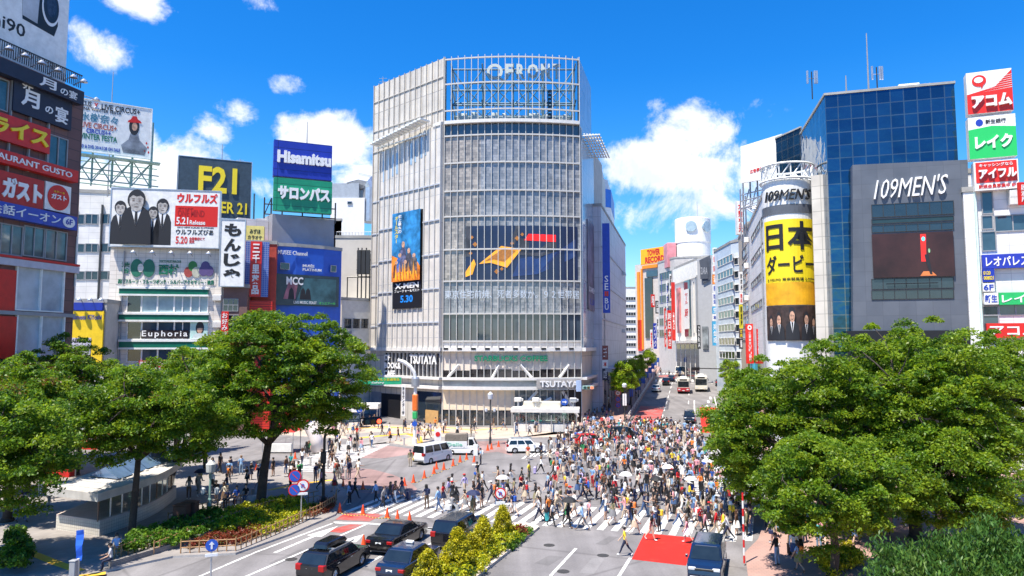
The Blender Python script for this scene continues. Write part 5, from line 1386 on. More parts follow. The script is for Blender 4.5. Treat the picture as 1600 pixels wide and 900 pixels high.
def drum_warp(off):
 def g(q):
  a = q[0]/rP-.376
  rr = rP+off-q[1]
  return(cP.x+rr*math.sin(a), cP.y-rr*math.cos(a), q[2])
 return g
def drum_panel(mb, u0, u1, z0, z1, off, m=0, n=18):
 g = drum_warp(off)
 for i in range(n):
  a, c = u0+(u1-u0)*i/n, u0+(u1-u0)*(i+1)/n
  mb.add([g((a, 0, z0)), g((c, 0, z0)), g((c, 0, z1)), g((a, 0, z1))], [(0, 1, 2, 3)], m)
zD = lambda py:zat(1238, py, 77.5)
half = rP*1.3
b = MB();g = drum_warp(.1);letter(b, '109MEN\'S', -half*.72, zD(311), half*1.44, zD(294)-zD(311), 0, bold=.0, depth=.18, warp=g, shear=.32)
tag(b.build('drum_lettering', LETK), 'dark slanted store name standing off the white drum', 'sign')
ban = thing('drum_banner', 'tall yellow racing banner with black characters wrapped round the white drum', 'banner', (cP.x, cP.y-rP, zD(475)))
b = MB();drum_panel(b, -half*.86, half*.92, zD(476), zD(341), .12);b.build('panel', mat('banner yellow', (.86, .66, .012), .45, .04), ban)
b = MB();drum_panel(b, -half*.86, half*.92, zD(476), zD(440), .13);b.build('printed_crowd', mat('banner orange', (.75, .38, .01), .5, .35, .5), ban)
b = MB();g = drum_warp(.16)
letter(b, '日本', -half*.74, zD(390), half*1.52, zD(345)-zD(390), 0, bold=.025, depth=.02, warp=g);letter(b, 'ダービー', -half*.74, zD(427), half*1.52, zD(397)-zD(427), 0, bold=.02, depth=.02, warp=g)
letter(b, '6.1(SUN) 東京競馬場 2,400m', -half*.72, zD(438), half*1.5, zD(433)-zD(438), 0, depth=.02, warp=g)
b.build('lettering', LETK, ban)
ph = thing('drum_poster', 'dark poster of five men in black suits under the yellow banner', 'poster', (cP.x, cP.y-rP, zD(532)))
b = MB();drum_panel(b, -half*.86, half*.92, zD(532), zD(477), .12);b.build('panel', mat('poster dark', (.05, .03, .025), .5, .7, 1.5), ph)
g = drum_warp(.16)
def dshape(name, m, pts, off):
 b = MB();gg = drum_warp(off)
 P_, F_ = sliced([(x, 0, z)for x, z in pts], [tuple(range(len(pts)))])
 b.add([gg(q)for q in P_], F_)
 b.build(name, m, ph)
hh = zD(477)-zD(532)
for k, (cx, sc_)in enumerate(((-.62, .8), (.66, .78), (-.34, .9), (.40, .9), (.02, 1.05))):
 x = cx*half;zb = zD(532)+.05;h = hh*.92*sc_;wd = .62*sc_
 o = .14+k*.05
 dshape('printed_suit', SUIT, [(x-wd, zb), (x+wd, zb), (x+wd*.9, zb+h*.42), (x+wd*.3, zb+h*.56), (x-wd*.3, zb+h*.56), (x-wd*.9, zb+h*.42)], o)
 dshape('printed_shirt', LETW, [(x, zb+h*.2), (x+wd*.28, zb+h*.55), (x-wd*.28, zb+h*.55)], o+.012)
 dshape('printed_tie', SUIT, [(x, zb+h*.2), (x+.08, zb+h*.52), (x-.08, zb+h*.52)], o+.02)
 dshape('printed_hair', SUIT, ell(x, zb+h*.79, wd*.45, h*.19, 16), o+.02)
 dshape('printed_head', PSKINC, ell(x, zb+h*.69, wd*.37, h*.165, 16), o+.03)
 for q in(-1, 1):dshape('printed_eye', PSHADE, ell(x+q*wd*.16, zb+h*.72, wd*.07, h*.015, 8), o+.04)
 dshape('printed_mouth', PSHADE, ell(x, zb+h*.60, wd*.12, h*.014, 8), o+.04)
fQ = Face(at(1276, 77), at(1303, 76))
b = MB(fQ.M);b.box(0, fQ.len, 0, 5, -1, fQ.hit(1288, 272)[1]);b.build('pier', tiles('cream grid', (.66, .62, .56), (.63, .59, .53), (.4, .38, .34), .95, 1.4, .04, .5), drum)
rootP2 = thing('white_billboard', 'large blank white roof billboard with small red print', 'billboard', at(1190, 100)+Vector((0, 0, zat(1190, 290, 100))))
fBi = Face(at(1156, 106), at(1224, 99))
q0 = [fBi.hit(*p)for p in((1158, 286), (1222, 275), (1222, 209), (1157, 229))]
b = MB(fBi.M);b.slab(q0, 0, .4);b.build('panel', WHITE, rootP2)
q = fBi.rect(1172, 263, 1192, 269);b = MB(fBi.M);letter(b, '広告募集', q[0], q[2], q[1]-q[0], q[3]-q[2], -.01);b.build('lettering', LETR, rootP2)
q = fBi.rect(1192, 258, 1214, 264);b = MB(fBi.M);letter(b, '5337-', q[0], q[2], q[1]-q[0], q[3]-q[2], -.01);b.build('lettering', GREY, rootP2)
b = MB(fBi.M)
for s in np.linspace(.5, fBi.len-.5, 6):b.tube([(s, 1, zat(1190, 318, 100)), (s, 1, fBi.hit(1190, 240)[1])], .13, 5);b.tube([(s, 1, zat(1190, 318, 100)), (s+1.2, 1, zat(1190, 283, 100))], .09, 5)
for py in(290, 300, 312):z = zat(1190, py, 100);b.tube([(0, 1, z), (fBi.len, 1, z)], .09, 5)
b.build('support', STEEL, rootP2)
fT = Face(at(1303, 74), at(1512, 70.5));fTs = Face(at(1262, 88), at(1303, 74))
zT = fT.hit(1400, 139)[1]
rootR = bldg('glass_tower', 'dark blue mirror glass tower with a big grey screen front', [fTs.P(0, 0, 0), fT.P(0, 0, 0), fT.P(fT.len, 0, 0), fT.P(fT.len+2, 20, 0), fTs.P(2, 14, 0)], zT, BLUEGLASS, parapet=.25)
b = MB(fT.M)
for(x0, x1, y0, y1, z0, z1)in((5.6, 10.8, 3, 9, 0, 1.3), (8, 10, 4, 8, 1.3, 1.8)):b.box(x0, x1, y0, y1, zT+z0+.01, zT+z1)
b.build('roof_hut', WHITE, rootR)
q = [fT.hit(*p)for p in((1330, 520), (1512, 520), (1506, 254), (1329, 262))]
b = MB(fT.M);b.slab(q, -1.2, -.004);b.build('screen_front', GREYPAN, rootR)
fT2 = Face(fT.P(0, -1.22, 0), fT.P(fT.len, -1.22, 0))
for(y0, y1, nx)in((317, 337, 7), (340, 347, 1), (350, 361, 7), (435, 451, 7), (453, 467, 7)):
 q = fT2.rect(1362, y0, 1490, y1);win(rootR, fT2, *q, GLASS if nx>1 else mat('tower slot', (.02, .05, .06), .3), DARK, nx, 1, .06, .05)
q = fT2.rect(1385, 437, 1465, 450);fmesh(rootR, 'screen_slot', fT2, BLACK, q[0], q[1], -.2, -.1, q[2]+.5, q[3]-.4)
def red_stage(r, f, s0, s1, z0, z1, y):
 W, H = s1-s0, z1-z0
 flat(r, f, 'picture_glow', mat('glow floor', (.4, .12, .04), .4, .5, .3, emit=(.5, .14, .03, .5)), [(.58, .02), (.78, .02), (.72, .12), (.62, .12)], s0, z0, W, H, y-.004)
 flat(r, f, 'picture_red', mat('stage red', (.5, .02, .015), .4, .3, emit=(.6, .02, .012, .5)), [(.60, .34), (.66, .34), (.67, .96), (.60, .96)], s0, z0, W, H, y-.006)
 flat(r, f, 'picture_figure', SUIT, [(.64, .5), (.69, .5), (.73, .05), (.70, .05), (.66, .3)], s0, z0, W, H, y-.02)
 flat(r, f, 'picture_light', mat('stage cyan', (.1, .5, .6), .4, .3, emit=(.1, .5, .6, .5)), ell(.635, .85, .022, .05), s0, z0, W, H, y-.034)
 flat(r, f, 'picture_light', mat('stage green', (.3, .6, .3), .4, .3), ell(.70, .58, .012, .05), s0, z0, W, H, y-.034)
sign('video_board', 'dark brown video board with a red stage figure on the grey tower front', fT2, (1363, 364, 1490, 433), mat('video brown', (.045, .016, .014), .3, .5, .3), [], out=.2, th=.15, cat='video screen', extra=red_stage)
q = fT2.rect(1364, 278, 1481, 309)
b = MB(fT2.M);letter(b, "109MEN'S", q[0], q[2], q[1]-q[0], q[3]-q[2], -.02, bold=-.004, depth=.22, shear=.34, slope=.03)
tag(b.build('wall_lettering', LETW), 'big white slanted store name on the grey tower front', 'sign')
q = fT2.rect(1345, 500, 1530, 560)
fmesh(rootR, 'base_band', fT, BLACK, fT.hit(1320, 515)[0], fT.len+.2, -1.5, -1.205, 0, fT.hit(1420, 517)[1])
b = MB(fTs.M);zb2 = zat(1245, 204, 90)
rootR2 = bldg('glass_annex', 'small mirror glass box between the white billboard and the blue tower', [at(1222, 97), at(1262, 92), at(1268, 104), at(1226, 106)], zat(1243, 207, 94), BLUEGLASS, parapet=.2)
for(px, d, y0, y1, lab)in((1283, 80, 147, 112, 'antenna cluster at the left roof corner of the blue tower'), (1388, 76, 140, 105, 'antenna cluster in the middle of the blue tower roof')):
 p = at(px, d);z0, z1 = zat(px, y0, d), zat(px, y1, d)
 r = thing('antenna', lab, 'antenna', (p.x, p.y, z0))
 b = MB();b.tube([(p.x, p.y, z0-.6), (p.x, p.y, z1)], .07, 5);b.build('mast', DARK, r)
 b = MB()
 for dx in(-.5, .35, .6):b.rbox(p.x+dx-.09, p.x+dx+.09, p.y-.1, p.y+.1, z1-1.4, z1+.1, .02);b.tube([(p.x, p.y, z1-.8), (p.x+dx, p.y, z1-.8)], .03, 4)
 b.build('antenna_panel', STEEL, r)
aerial(1374, 76, 140, 52, 'tall thin white mast on the blue tower roof', False)
aerial(1338, 78, 146, 118, 'short thin mast on the blue tower roof', False)
fX = Face(at(1512, 69), at(1640, 66.5))
rootX = bldg('loan_building', 'white and blue windowed house behind the stacked loan signs at the right edge', [fX.P(0.3, .2, 0), fX.P(fX.len, .2, 0), fX.P(fX.len, 14, 0), fX.P(.3, 14, 0)], fX.hit(1560, 296)[1], WHITEPAN)
fX2 = Face(fX.P(0, .2, 0), fX.P(fX.len, .2, 0))
for(x0, x1, y0, y1)in((1534, 1551, 300, 334), (1554, 1640, 335, 360), (1534, 1551, 337, 358), (1534, 1556, 362, 392), (1535, 1640, 474, 492), (1536, 1560, 478, 520)):
 q = fX2.rect(x0, y0, x1, y1);win(rootX, fX2, *q, GLASSB, GREY, max(1, int((x1-x0)/25)), 1, .1)
q = fX2.rect(1527, 300, 1530, 540);fmesh(rootX, 'pillar', fX2, mat('pillar mint', (.6, .75, .68), .4), q[0], q[1], -.4, -.004, 0, q[3])
def acom_art(r, f, s0, s1, z0, z1, y):
 W, H = s1-s0, z1-z0
 flat(r, f, 'red_ground', LETR, [(0, 0), (1, 0), (1, .97), (.62, .60), (0, .47)], s0, z0, W, H, y-.002, .01)
 for k in range(7):flat(r, f, 'white_ray', LETW, [(.36+.03*k, .50+k*.05), (1, .55+k*.05), (1, .56+k*.05)], s0, z0, W, H, y-.012-.001*k, .01)
 flat(r, f, 'speech_mark', LETR, ell(.28, .78, .16, .14), s0, z0, W, H, y-.022, .02)
 flat(r, f, 'speech_mark', LETR, [(.3, .70), (.40, .72), (.33, .58)], s0, z0, W, H, y-.021, .02)
 flat(r, f, 'speech_light', LETW, ell(.27, .80, .10, .07), s0, z0, W, H, y-.044, .02)
sign('loan_sign', 'white and red roof sign with a speech bubble mark, topmost of the stack', fX, (1509, 113, 1580, 178), WHITE, [('アコム', .09, .12, .97, .42, LETW, dict(bold=.05, depth=.25))], out=.5, th=1.2, extra=acom_art, group='stacked loan signs')
def lake_art(r, f, s0, s1, z0, z1, y):
 W, H = s1-s0, z1-z0
 flat(r, f, 'green_ground', mat('bright green', (.02, .52, .12), .4, 0), [(0, 0), (1, 0), (1, .70), (.5, .76), (0, .70)], s0, z0, W, H, y-.002, .01)
 flat(r, f, 'ball_mark', LETB, ell(.24, .86, .08, .085), s0, z0, W, H, y-.002, .02)
sign('loan_sign', 'white and green sign with a blue ball mark, second of the stack', fX, (1512, 183, 1586, 248), WHITE, [('新生銀行', .37, .81, .80, .92, LETK, dict(bold=.01)), ('レイク', .12, .22, .92, .54, LETW, dict(bold=.05, depth=.1))], out=.5, th=1.2, extra=lake_art, group='stacked loan signs')
sign('loan_sign', 'red sign with a white foot band, third of the stack', fX, (1520, 253, 1589, 298), WHITE, [('キャッシングなら', .12, .80, .88, .92, LETW, dict(depth=.07)), ('アイフル', .1, .38, .95, .72, LETW, dict(bold=.04, depth=.3)), ('新規会員募集中 8F', .09, .06, .93, .20, LETR)], out=.6, th=1.2, group='stacked loan signs', extra=lambda r, f, s0, s1, z0, z1, y:flat(r, f, 'red_ground', LETR, [(.04, .26), (.97, .26), (.97, .97), (.04, .97)], s0, z0, s1-s0, z1-z0, y-.002, .03))
sg = [(1533, 397, 1640, 419, mat('leo blue', (.02, .04, .40), .4), 'レオパレス21', LETW, 'wide blue housing sign with white letters'), (1534, 421, 1552, 441, BLUEP, '0120\n008021', LETY, 'small blue telephone sign with yellow digits'), (1534, 443, 1552, 456, WHITE, '6F', LETB, 'small white floor sign marked 6F'), (1536, 458, 1558, 476, WHITE, '新生', LETB, 'small white bank panel with a blue name'), (1559, 457, 1640, 476, mat('lake green', (.02, .45, .12), .4), 'レイク', LETW, 'green sign with white katakana beside the white bank panel'), (1540, 505, 1640, 528, REDP, 'アコム', LETW, 'low wide red sign with white katakana above the trees')]
for(x0, y0, x1, y1, m, tx, lm, lab)in sg:
 sign('shop_sign', lab, fX2, (x0, y0, x1, y1), m, [(tx, .05, .16, .8 if x1>1600 else .92, .84, lm, dict(bold=.02))], out=.5, th=.4)
sign('side_sign', 'narrow red projecting sign cut by the right picture edge', Face(at(1592, 64), at(1640, 64)), (1592, 285, 1604, 320), REDP, [('居酒屋', .2, .1, .8, .9, LETW, dict(vertical=True))], out=.1, th=.3)
bldg('mirrored_tower', 'dark banded office tower across the station, mirrored in the blue glass tower', [(84, -62), (128, -62), (128, -30), (84, -30)], 80, tiles('banded tower', (.10, .10, .11), (.06, .06, .07), (.3, .3, .3), 6, 3.6, .5, .4))  # unseen block, added to give the blue glass a dark reflection
rootX2 = bldg('edge_house', 'white house cut off by the right edge of the view', [at(1640, 80), at(1760, 80), at(1760, 95), at(1640, 95)], 30, WHITEPAN)
# small roof and wall equipment on the blank walls
def aircon(f, s, z, label, root):
 b = MB(f.M);b.rbox(s, s+1.1, -.75, -.06, z, z+.8, .04);u = b.build('air_conditioner', OFFWHITE, root)
 b = MB(f.M);b.lathe([(.3, -.78), (.3, -.755)], 14, c=(s+.5, 0, z+.4), axis='y');b.build('fan_grille', DARK, u, keep=False).location = -Vector(root.location)
for f, root, px, ys in((fJ, rootJ, 546, (525, 540)), (fB, rootB, 196, (315, 360, 405)), (fC, rootC, 334, (470, 512, 552)), (fS, rootS, 972, (430, 520)), (fP, rootP, 1170, (380, 420, 470)), (fX2, rootX, 1575, (312, 322))):
 for y in ys:
  s_, z_ = f.hit(px, y);aircon(f, s_, z_, '', root)
for f, root, px, y0, y1 in((fC, rootC, 184, 392, 640), (fC, rootC, 341, 392, 640), (fP, rootP, 1198, 330, 600), (fS, rootS, 944, 380, 560), (fJ, rootJ, 578, 480, 640)):
 s_, z0_ = f.hit(px, y1);z1_ = f.hit(px, y0)[1]
 b = MB(f.M);b.tube([(s_, -.16, max(.1, z0_)), (s_, -.16, z1_)], .09, 6);b.build('drain_pipe', GREY, root)
def rooftop(root, f, items, ztop):
 for(s, y, w_, d_, h_)in items:
  b = MB(f.M);b.rbox(s, s+w_, y, y+d_, ztop+.01, ztop+h_, .06);b.build('roof_unit', OFFWHITE, root)
rooftop(rootS, fS, ((8, 3, 4, 3, 2.2), (16, 3, 6, 4, 1.6), (27, 3, 3, 3, 2.6), (36, 3, 5, 3, 1.8)), fS.hit(963, 362)[1])
rooftop(rootP, fP, ((4, 3, 5, 3, 2.4), (14, 2, 4, 3, 3.0), (24, 2, 6, 4, 2.0), (33, 2, 4, 3, 3.4)), zf)
rooftop(rootY, fY, ((3, 3, 4, 3, 2), (12, 3, 3, 3, 1.5)), fY.hit(1074, 412)[1])
rooftop(rootB, fB, ((1, 6, 3, 3, 2), (8, 7, 2, 2, 1.6)), fB.hit(160, 302)[1])
def leafmat(key, c, trans=.35, rough=.45):
 m = bpy.data.materials.new(key);m.use_nodes = True
 nt = m.node_tree;N, L = nt.nodes, nt.links
 b = N['Principled BSDF'];b.inputs['Roughness'].default_value = rough;b.inputs['Specular IOR Level'].default_value = .35
 tc = N.new('ShaderNodeTexCoord');no = N.new('ShaderNodeTexNoise');no.inputs['Scale'].default_value = 1.3;no.inputs['Detail'].default_value = 4
 L.new(tc.outputs['Object'], no.inputs['Vector'])
 mr = N.new('ShaderNodeMapRange');L.new(no.outputs[0], mr.inputs[0]);mr.inputs[1].default_value = .3;mr.inputs[2].default_value = .7;mr.inputs[3].default_value = .7;mr.inputs[4].default_value = 1.3
 v = N.new('ShaderNodeVectorMath');v.operation = 'SCALE';v.inputs[0].default_value = c;L.new(mr.outputs[0], v.inputs['Scale'])
 L.new(v.outputs[0], b.inputs['Base Color'])
 t = N.new('ShaderNodeBsdfTranslucent');v2 = N.new('ShaderNodeVectorMath');v2.operation = 'SCALE';v2.inputs[0].default_value = (c[0]*1.3, c[1]*1.2, c[2]*.6);L.new(mr.outputs[0], v2.inputs['Scale']);L.new(v2.outputs[0], t.inputs[0])
 mx = N.new('ShaderNodeMixShader');mx.inputs[0].default_value = trans
 L.new(b.outputs[0], mx.inputs[1]);L.new(t.outputs[0], mx.inputs[2]);L.new(mx.outputs[0], N['Material Output'].inputs[0])
 return m
LEAF = [leafmat('leaf mid', (.12, .225, .016), .5), leafmat('leaf light', (.22, .32, .02), .5), leafmat('leaf dark', (.06, .14, .016), .45), leafmat('leaf reddish', (.17, .09, .02))]
WILLOW = [leafmat('willow mid', (.055, .135, .02), .25, .5), leafmat('willow light', (.11, .20, .03), .25, .5), leafmat('willow dark', (.028, .075, .014), .2, .35)]
GOLD = [leafmat('gold mid', (.40, .38, .012)), leafmat('gold light', (.58, .52, .02)), leafmat('gold green', (.12, .15, .012))]
LIME = [leafmat('lime mid', (.22, .36, .015), .45), leafmat('lime light', (.34, .45, .025), .45), leafmat('lime dark', (.08, .16, .012))]
HEDGE = [leafmat('hedge mid', (.32, .36, .012)), leafmat('hedge light', (.52, .50, .015)), leafmat('hedge dark', (.06, .11, .012))]
REDHEDGE = [leafmat('red hedge mid', (.18, .035, .02)), leafmat('red hedge light', (.28, .06, .03)), leafmat('red hedge green', (.08, .08, .015))]
GREENBED = [leafmat('bed mid', (.08, .19, .015)), leafmat('bed light', (.16, .27, .02)), leafmat('bed dark', (.03, .07, .01))]
BARK = mat('bark', (.055, .042, .034), .9, .35, 3, bump=.4)
def quads_mesh(name, Pq, mi, mats):
 "n quads from an (n,4,3) array"
 n = len(Pq)
 me = bpy.data.meshes.new(name)
 me.vertices.add(4*n);me.loops.add(4*n);me.polygons.add(n)
 me.vertices.foreach_set('co', np.asarray(Pq, dtype=np.float32).ravel())
 me.loops.foreach_set('vertex_index', np.arange(4*n, dtype=np.int32))
 me.polygons.foreach_set('loop_start', np.arange(0, 4*n, 4, dtype=np.int32))
 me.polygons.foreach_set('loop_total', np.full(n, 4, dtype=np.int32))
 for m in mats:me.materials.append(m)
 me.polygons.foreach_set('material_index', np.asarray(mi, dtype=np.int32))
 me.update()
 return me
def unit(a):return a/np.maximum(np.linalg.norm(a, axis=-1, keepdims=True), 1e-9)
def leaves(rng, centers, radii, per, size, flat=.4, droop=.35, up=.8, aspect=.5, lean=None, weights=None):
 "leaf blades gathered in sprays about the centres"
 nC = len(centers)
 idx = np.repeat(np.arange(nC), per)
 n = len(idx)
 d = unit(rng.normal(size=(n, 3)))*(rng.random((n, 1))**.45)
 r = radii[idx][:, None]
 off = d*r*np.array([1, 1, flat])
 off[:, 2]-=droop*(np.hypot(off[:, 0], off[:, 1])**2)/np.maximum(r[:, 0], .1)
 p = centers[idx]+off
 nrm = unit(rng.normal(size=(n, 3))*.75+np.array([0, 0, up])+d*.35)
 t = unit(np.cross(nrm, rng.normal(size=(n, 3))))
 if lean is not None:t = unit(t+np.array(lean)*1.2)
 bt = unit(np.cross(nrm, t))
 s = size*(.65+.7*rng.random((n, 1)))
 L_, W_ = t*s*.5, bt*s*.5*aspect
 tip = p+L_*1.0-nrm*s*.12
 q = np.stack([p-L_, p-W_+L_*.1, tip, p+W_+L_*.1], axis=1)
 w_ = weights or(.5, .3, .2)
 mi = rng.choice(len(w_), size=n, p=w_)
 tone = rng.choice(len(w_), size=nC, p=w_)
 keep = rng.random(n)<.55
 mi = np.where(keep, tone[idx], mi)
 return q, mi
def crown_points(rng, n, rx, ry, rz, hollow=.45, lobes=7, low=-.85):
 "uneven crown: lobes of different reach round the trunk"
 ang = rng.random(lobes)*2*np.pi
 amp = .76+.26*rng.random(lobes)
 out = []
 while len(out)<n:
  d = unit(rng.normal(size=3))
  if d[2]<low:continue
  a = math.atan2(d[1], d[0])
  k = amp[np.argmin(np.abs(np.angle(np.exp(1j*(ang-a)))))]
  k = .5*k+.5*(.8+.2*math.sin(3*a+ang[0]))
  rr = hollow+(1-hollow)*rng.random()**.6
  out.append(d*rr*k*np.array([rx, ry, rz]))
 return np.array(out)
def limb(mb, rng, a, b_, r0, r1, bend=.12, n=5):
 a, b_ = np.array(a), np.array(b_)
 Lg = np.linalg.norm(b_-a)
 k = rng.normal(size=3)*Lg*bend
 k[2] = abs(k[2])*.5
 pts, rs = [], []
 for i in range(n+1):
  t = i/n
  pts.append(a+(b_-a)*t+k*math.sin(math.pi*t));rs.append(r0+(r1-r0)*t)
 mb.tube(pts, rs, 7 if r0>.08 else 5)
 return pts
def tree(name, label, base, H, crown_c, rx, ry, rz, seed, nclump=200, per=150, leaf=.24, mats=LEAF, trunk_r=.22, fork=.33, group=None, clump=(.55, 1.0), flat=.38, droop=.3, up=.8, weights=None, lean=(0, 0), cat='tree', low=-.85, aspect=.5, hollow=.45):
 "base: world point; crown centre is relative to the base"
 rng = np.random.default_rng(seed)
 r = thing(name, label, cat, base, 0, group)
 cc = np.array(crown_c)
 per, leaf = int(per*1.25), leaf*.88
 pts = crown_points(rng, nclump, rx, ry, rz, low=low, hollow=hollow)+cc
 rad = clump[0]+(clump[1]-clump[0])*rng.random(nclump)
 q, mi = leaves(rng, pts, rad, per, leaf, flat, droop, up, aspect, weights=weights)
 o = bpy.data.objects.new('crown', quads_mesh('crown', q, mi, mats));C.objects.link(o);o.parent = r
 mb = MB()
 fz = max(1.2, H*fork)
 top = np.array([cc[0]*.35+lean[0], cc[1]*.35+lean[1], fz])
 mb.lathe([(trunk_r*1.9, -.1), (trunk_r*1.25, .25)], 8)
 limb(mb, rng, (0, 0, -.1), top, trunk_r*1.2, trunk_r*.85, .03, 6)
 nl = 6
 ends = []
 for i in range(nl):
  a = 2*math.pi*(i+.5*rng.random())/nl
  e = cc+np.array([math.cos(a)*rx*.55, math.sin(a)*ry*.55, (-.25+.7*rng.random())*rz])
  path = limb(mb, rng, top, e, trunk_r*.62, trunk_r*.2, .1, 6)
  ends.append(path)
 limb(mb, rng, top, cc+np.array([0, 0, rz*.6]), trunk_r*.6, trunk_r*.15, .06, 5)
 allp = np.array([p for path in ends for p in path[2:]])
 for c in pts[rng.permutation(nclump)[:min(70, nclump)]]:
  k = np.argmin(np.linalg.norm(allp-c, axis=1))
  limb(mb, rng, allp[k], c, trunk_r*.17, .018, .1, 3)
 mb.build('trunk', BARK, r, smooth=True, keep=False)
 return r
def g0(px, py, z=0.12):return ground(px, py, z)
# left square
LG = 'trees on the left square'
tree('plaza_tree', 'broad shade tree with forked trunk beside the left crossing', g0(407, 790), 15, (1.3, 0, 9.5), 7.8, 6.2, 5.8, 11, 540, 170, .25, trunk_r=.32, fork=.30, group=LG, weights=(.5, .24, .24, .02))
tree('plaza_tree', 'slender trunked tree in front of the glazed smoking shelter', g0(205, 838), 11, (.4, .5, 7.5), 5.4, 4.6, 3.7, 12, 310, 160, .23, trunk_r=.2, fork=.42, group=LG, weights=(.45, .28, .25, .02))
tree('plaza_tree', 'middle tree with low forking trunk behind the brown boxes', g0(263, 778), 11, (1.0, 0, 7.4), 5.6, 4.2, 4.4, 13, 310, 155, .24, trunk_r=.27, fork=.2, group=LG, weights=(.48, .27, .23, .02))
tree('plaza_tree', 'yellowish leaved tree right of the cream stone building', g0(322, 735), 13, (0, 0, 8.6), 4.5, 4, 5.0, 14, 190, 140, .26, mats=[LEAF[1], LEAF[0], HEDGE[0], LEAF[3]], trunk_r=.2, group=LG, weights=(.5, .3, .15, .05))
tree('plaza_tree', 'spreading tree cut off by the left picture edge', g0(10, 815), 11, (-.5, 0, 6.8), 5.8, 4.6, 5.0, 15, 330, 165, .24, trunk_r=.26, group=LG, weights=(.46, .27, .24, .03))
tree('plaza_tree', 'dense tree in front of the yellow drugstore front', g0(118, 742), 13, (-.4, 0, 8.0), 4.6, 4, 5.6, 16, 240, 145, .25, trunk_r=.24, group=LG, weights=(.46, .2, .3, .04))
tree('plaza_tree', 'small tree closing the gap below the travel agency boards', g0(215, 745), 10, (0, 0, 6.6), 5.0, 4, 4.2, 17, 200, 140, .25, trunk_r=.18, group=LG)
tree('plaza_tree', 'nearest tree, cut by the left edge above the dark hedge', g0(-70, 890), 10, (1.0, 0, 6.4), 5.6, 4.6, 4.2, 18, 330, 170, .21, trunk_r=.24, group=LG, weights=(.48, .22, .28, .02))
tree('plaza_tree', 'low dark tree behind the orange and yellow awnings', g0(40, 770), 9, (0, 0, 5.4), 4.6, 4, 3.6, 19, 230, 150, .24, trunk_r=.2, group=LG, weights=(.46, .2, .32, .02))
# right corner under which the crowd walks
RG = 'trees at the right corner'
RK = dict(weights=(.5, .36, .14), clump=(.5, 1.05), flat=.3, droop=.4, group=RG)
tree('corner_tree', 'biggest spreading tree in front of the grey screen front', g0(1432, 842), 14, (-.6, 0, 8.3), 8.4, 6.2, 5.9, 21, 580, 180, .23, trunk_r=.34, fork=.24, **RK)
tree('corner_tree', 'wide tree leaning over the crossing below the yellow drum banner', g0(1300, 815), 12, (-3.3, 0, 6.0), 6.7, 5.6, 5.9, 22, 500, 175, .23, trunk_r=.28, fork=.26, **RK)
tree('corner_tree', 'tall tree at the right picture edge below the loan signs', g0(1560, 800), 14, (.6, 0, 7.8), 7.0, 5.6, 6.4, 23, 440, 175, .23, trunk_r=.3, **RK)
tree('corner_tree', 'low branched tree reaching over the parked blue car', g0(1300, 905), 9, (.1, 0, 4.6), 4.6, 4.0, 3.5, 24, 290, 170, .20, trunk_r=.2, **{**RK, 'clump':(.45, .9)})
tree('corner_tree', 'shady low tree between the big trunk and the weeping tree', g0(1470, 872), 9, (.2, 0, 4.4), 5.4, 3.6, 3.7, 25, 340, 165, .21, trunk_r=.2, **RK)
# dark weeping tree nearest the camera
rng = np.random.default_rng(31)
wb = Vector((17.2, 25.0, 0.12))
wr = thing('weeping_tree', 'dark weeping tree with narrow leaves in the bottom right corner', 'tree', wb)
pts = crown_points(rng, 380, 5.3, 4.2, 3.0, .5, 5, -.2)+np.array([0, 0, 2.9])
q, mi = leaves(rng, pts, .5+.45*rng.random(380), 160, .19, .8, .7, .35, .32, lean=(0, 0, -1.0), weights=(.5, .28, .22))
o = bpy.data.objects.new('crown', quads_mesh('crown', q, mi, WILLOW));C.objects.link(o);o.parent = wr
mb = MB();mb.tube([(0, 0, -.1), (.1, 0, 1.5), (0, .1, 2.6)], [.28, .22, .16], 8)
for c in pts[:60]:
 limb(mb, rng, (0, .1, 2.5), c, .05, .012, .16, 4)
mb.build('trunk', BARK, wr, smooth=True, keep=False)
# street trees, light fresh green
for i, (o_, d, h, s, lab)in enumerate(((-8.6, 18, 9.5, 2.6, 'fresh green street tree nearest on the left pavement of the shopping street'), (-8.8, 30, 9.0, 2.6, 'fresh green street tree second along the left pavement of the shopping street'), (-8.8, 44, 8.5, 2.4, 'fresh green street tree third along the left pavement of the shopping street'), (-9, 84, 8, 2.6, 'small light tree far up the street before the record shop'), (5, 101, 8, 2.8, 'small light tree before the ribbed white fashion store'), (9.4, 44, 8.0, 2.5, 'lime green street tree at the right pavement under the striped block'), (9.6, 28, 7.0, 2.2, 'lime green street tree left of the red bank banner'), (9.5, 70, 7, 2.0, 'light street tree far on the right pavement by the grey corner store'))):
 p = AX+ST*d+SN*o_
 tree('street_tree', lab, (p.x, p.y, .045*max(0, d)+.12), h, (0, 0, h*.62), s, s, h*.36, 50+i, 75, 90, .30, mats=LIME, trunk_r=.12, fork=.3, group='street trees', clump=(.5, .9), flat=.6)
def conifer(px, py, h, rad, seed, label):
 rng = np.random.default_rng(seed)
 p = ground(px, py, .18);h*=.78
 r = thing('golden_conifer', label, 'shrub', p, 0, 'golden conifers of the median')
 n = 130
 z = rng.random(n)**.9
 rr = rad*1.08*(1-z**1.6)*(.75+.35*rng.random(n))+.05
 a = rng.random(n)*2*np.pi
 c = np.stack([np.cos(a)*rr*.85, np.sin(a)*rr*.85, .12+z*(h-.3)], 1)
 q, mi = leaves(rng, c, .13+.14*rng.random(n), 60, .10, 1.1, 0, .5, .6, weights=(.5, .32, .18))
 o = bpy.data.objects.new('crown', quads_mesh('crown', q, mi, GOLD));C.objects.link(o);o.parent = r
 mb = MB();mb.tube([(0, 0, -.1), (0, 0, h*.8)], [.06, .02], 6);mb.build('trunk', BARK, r, keep=False)
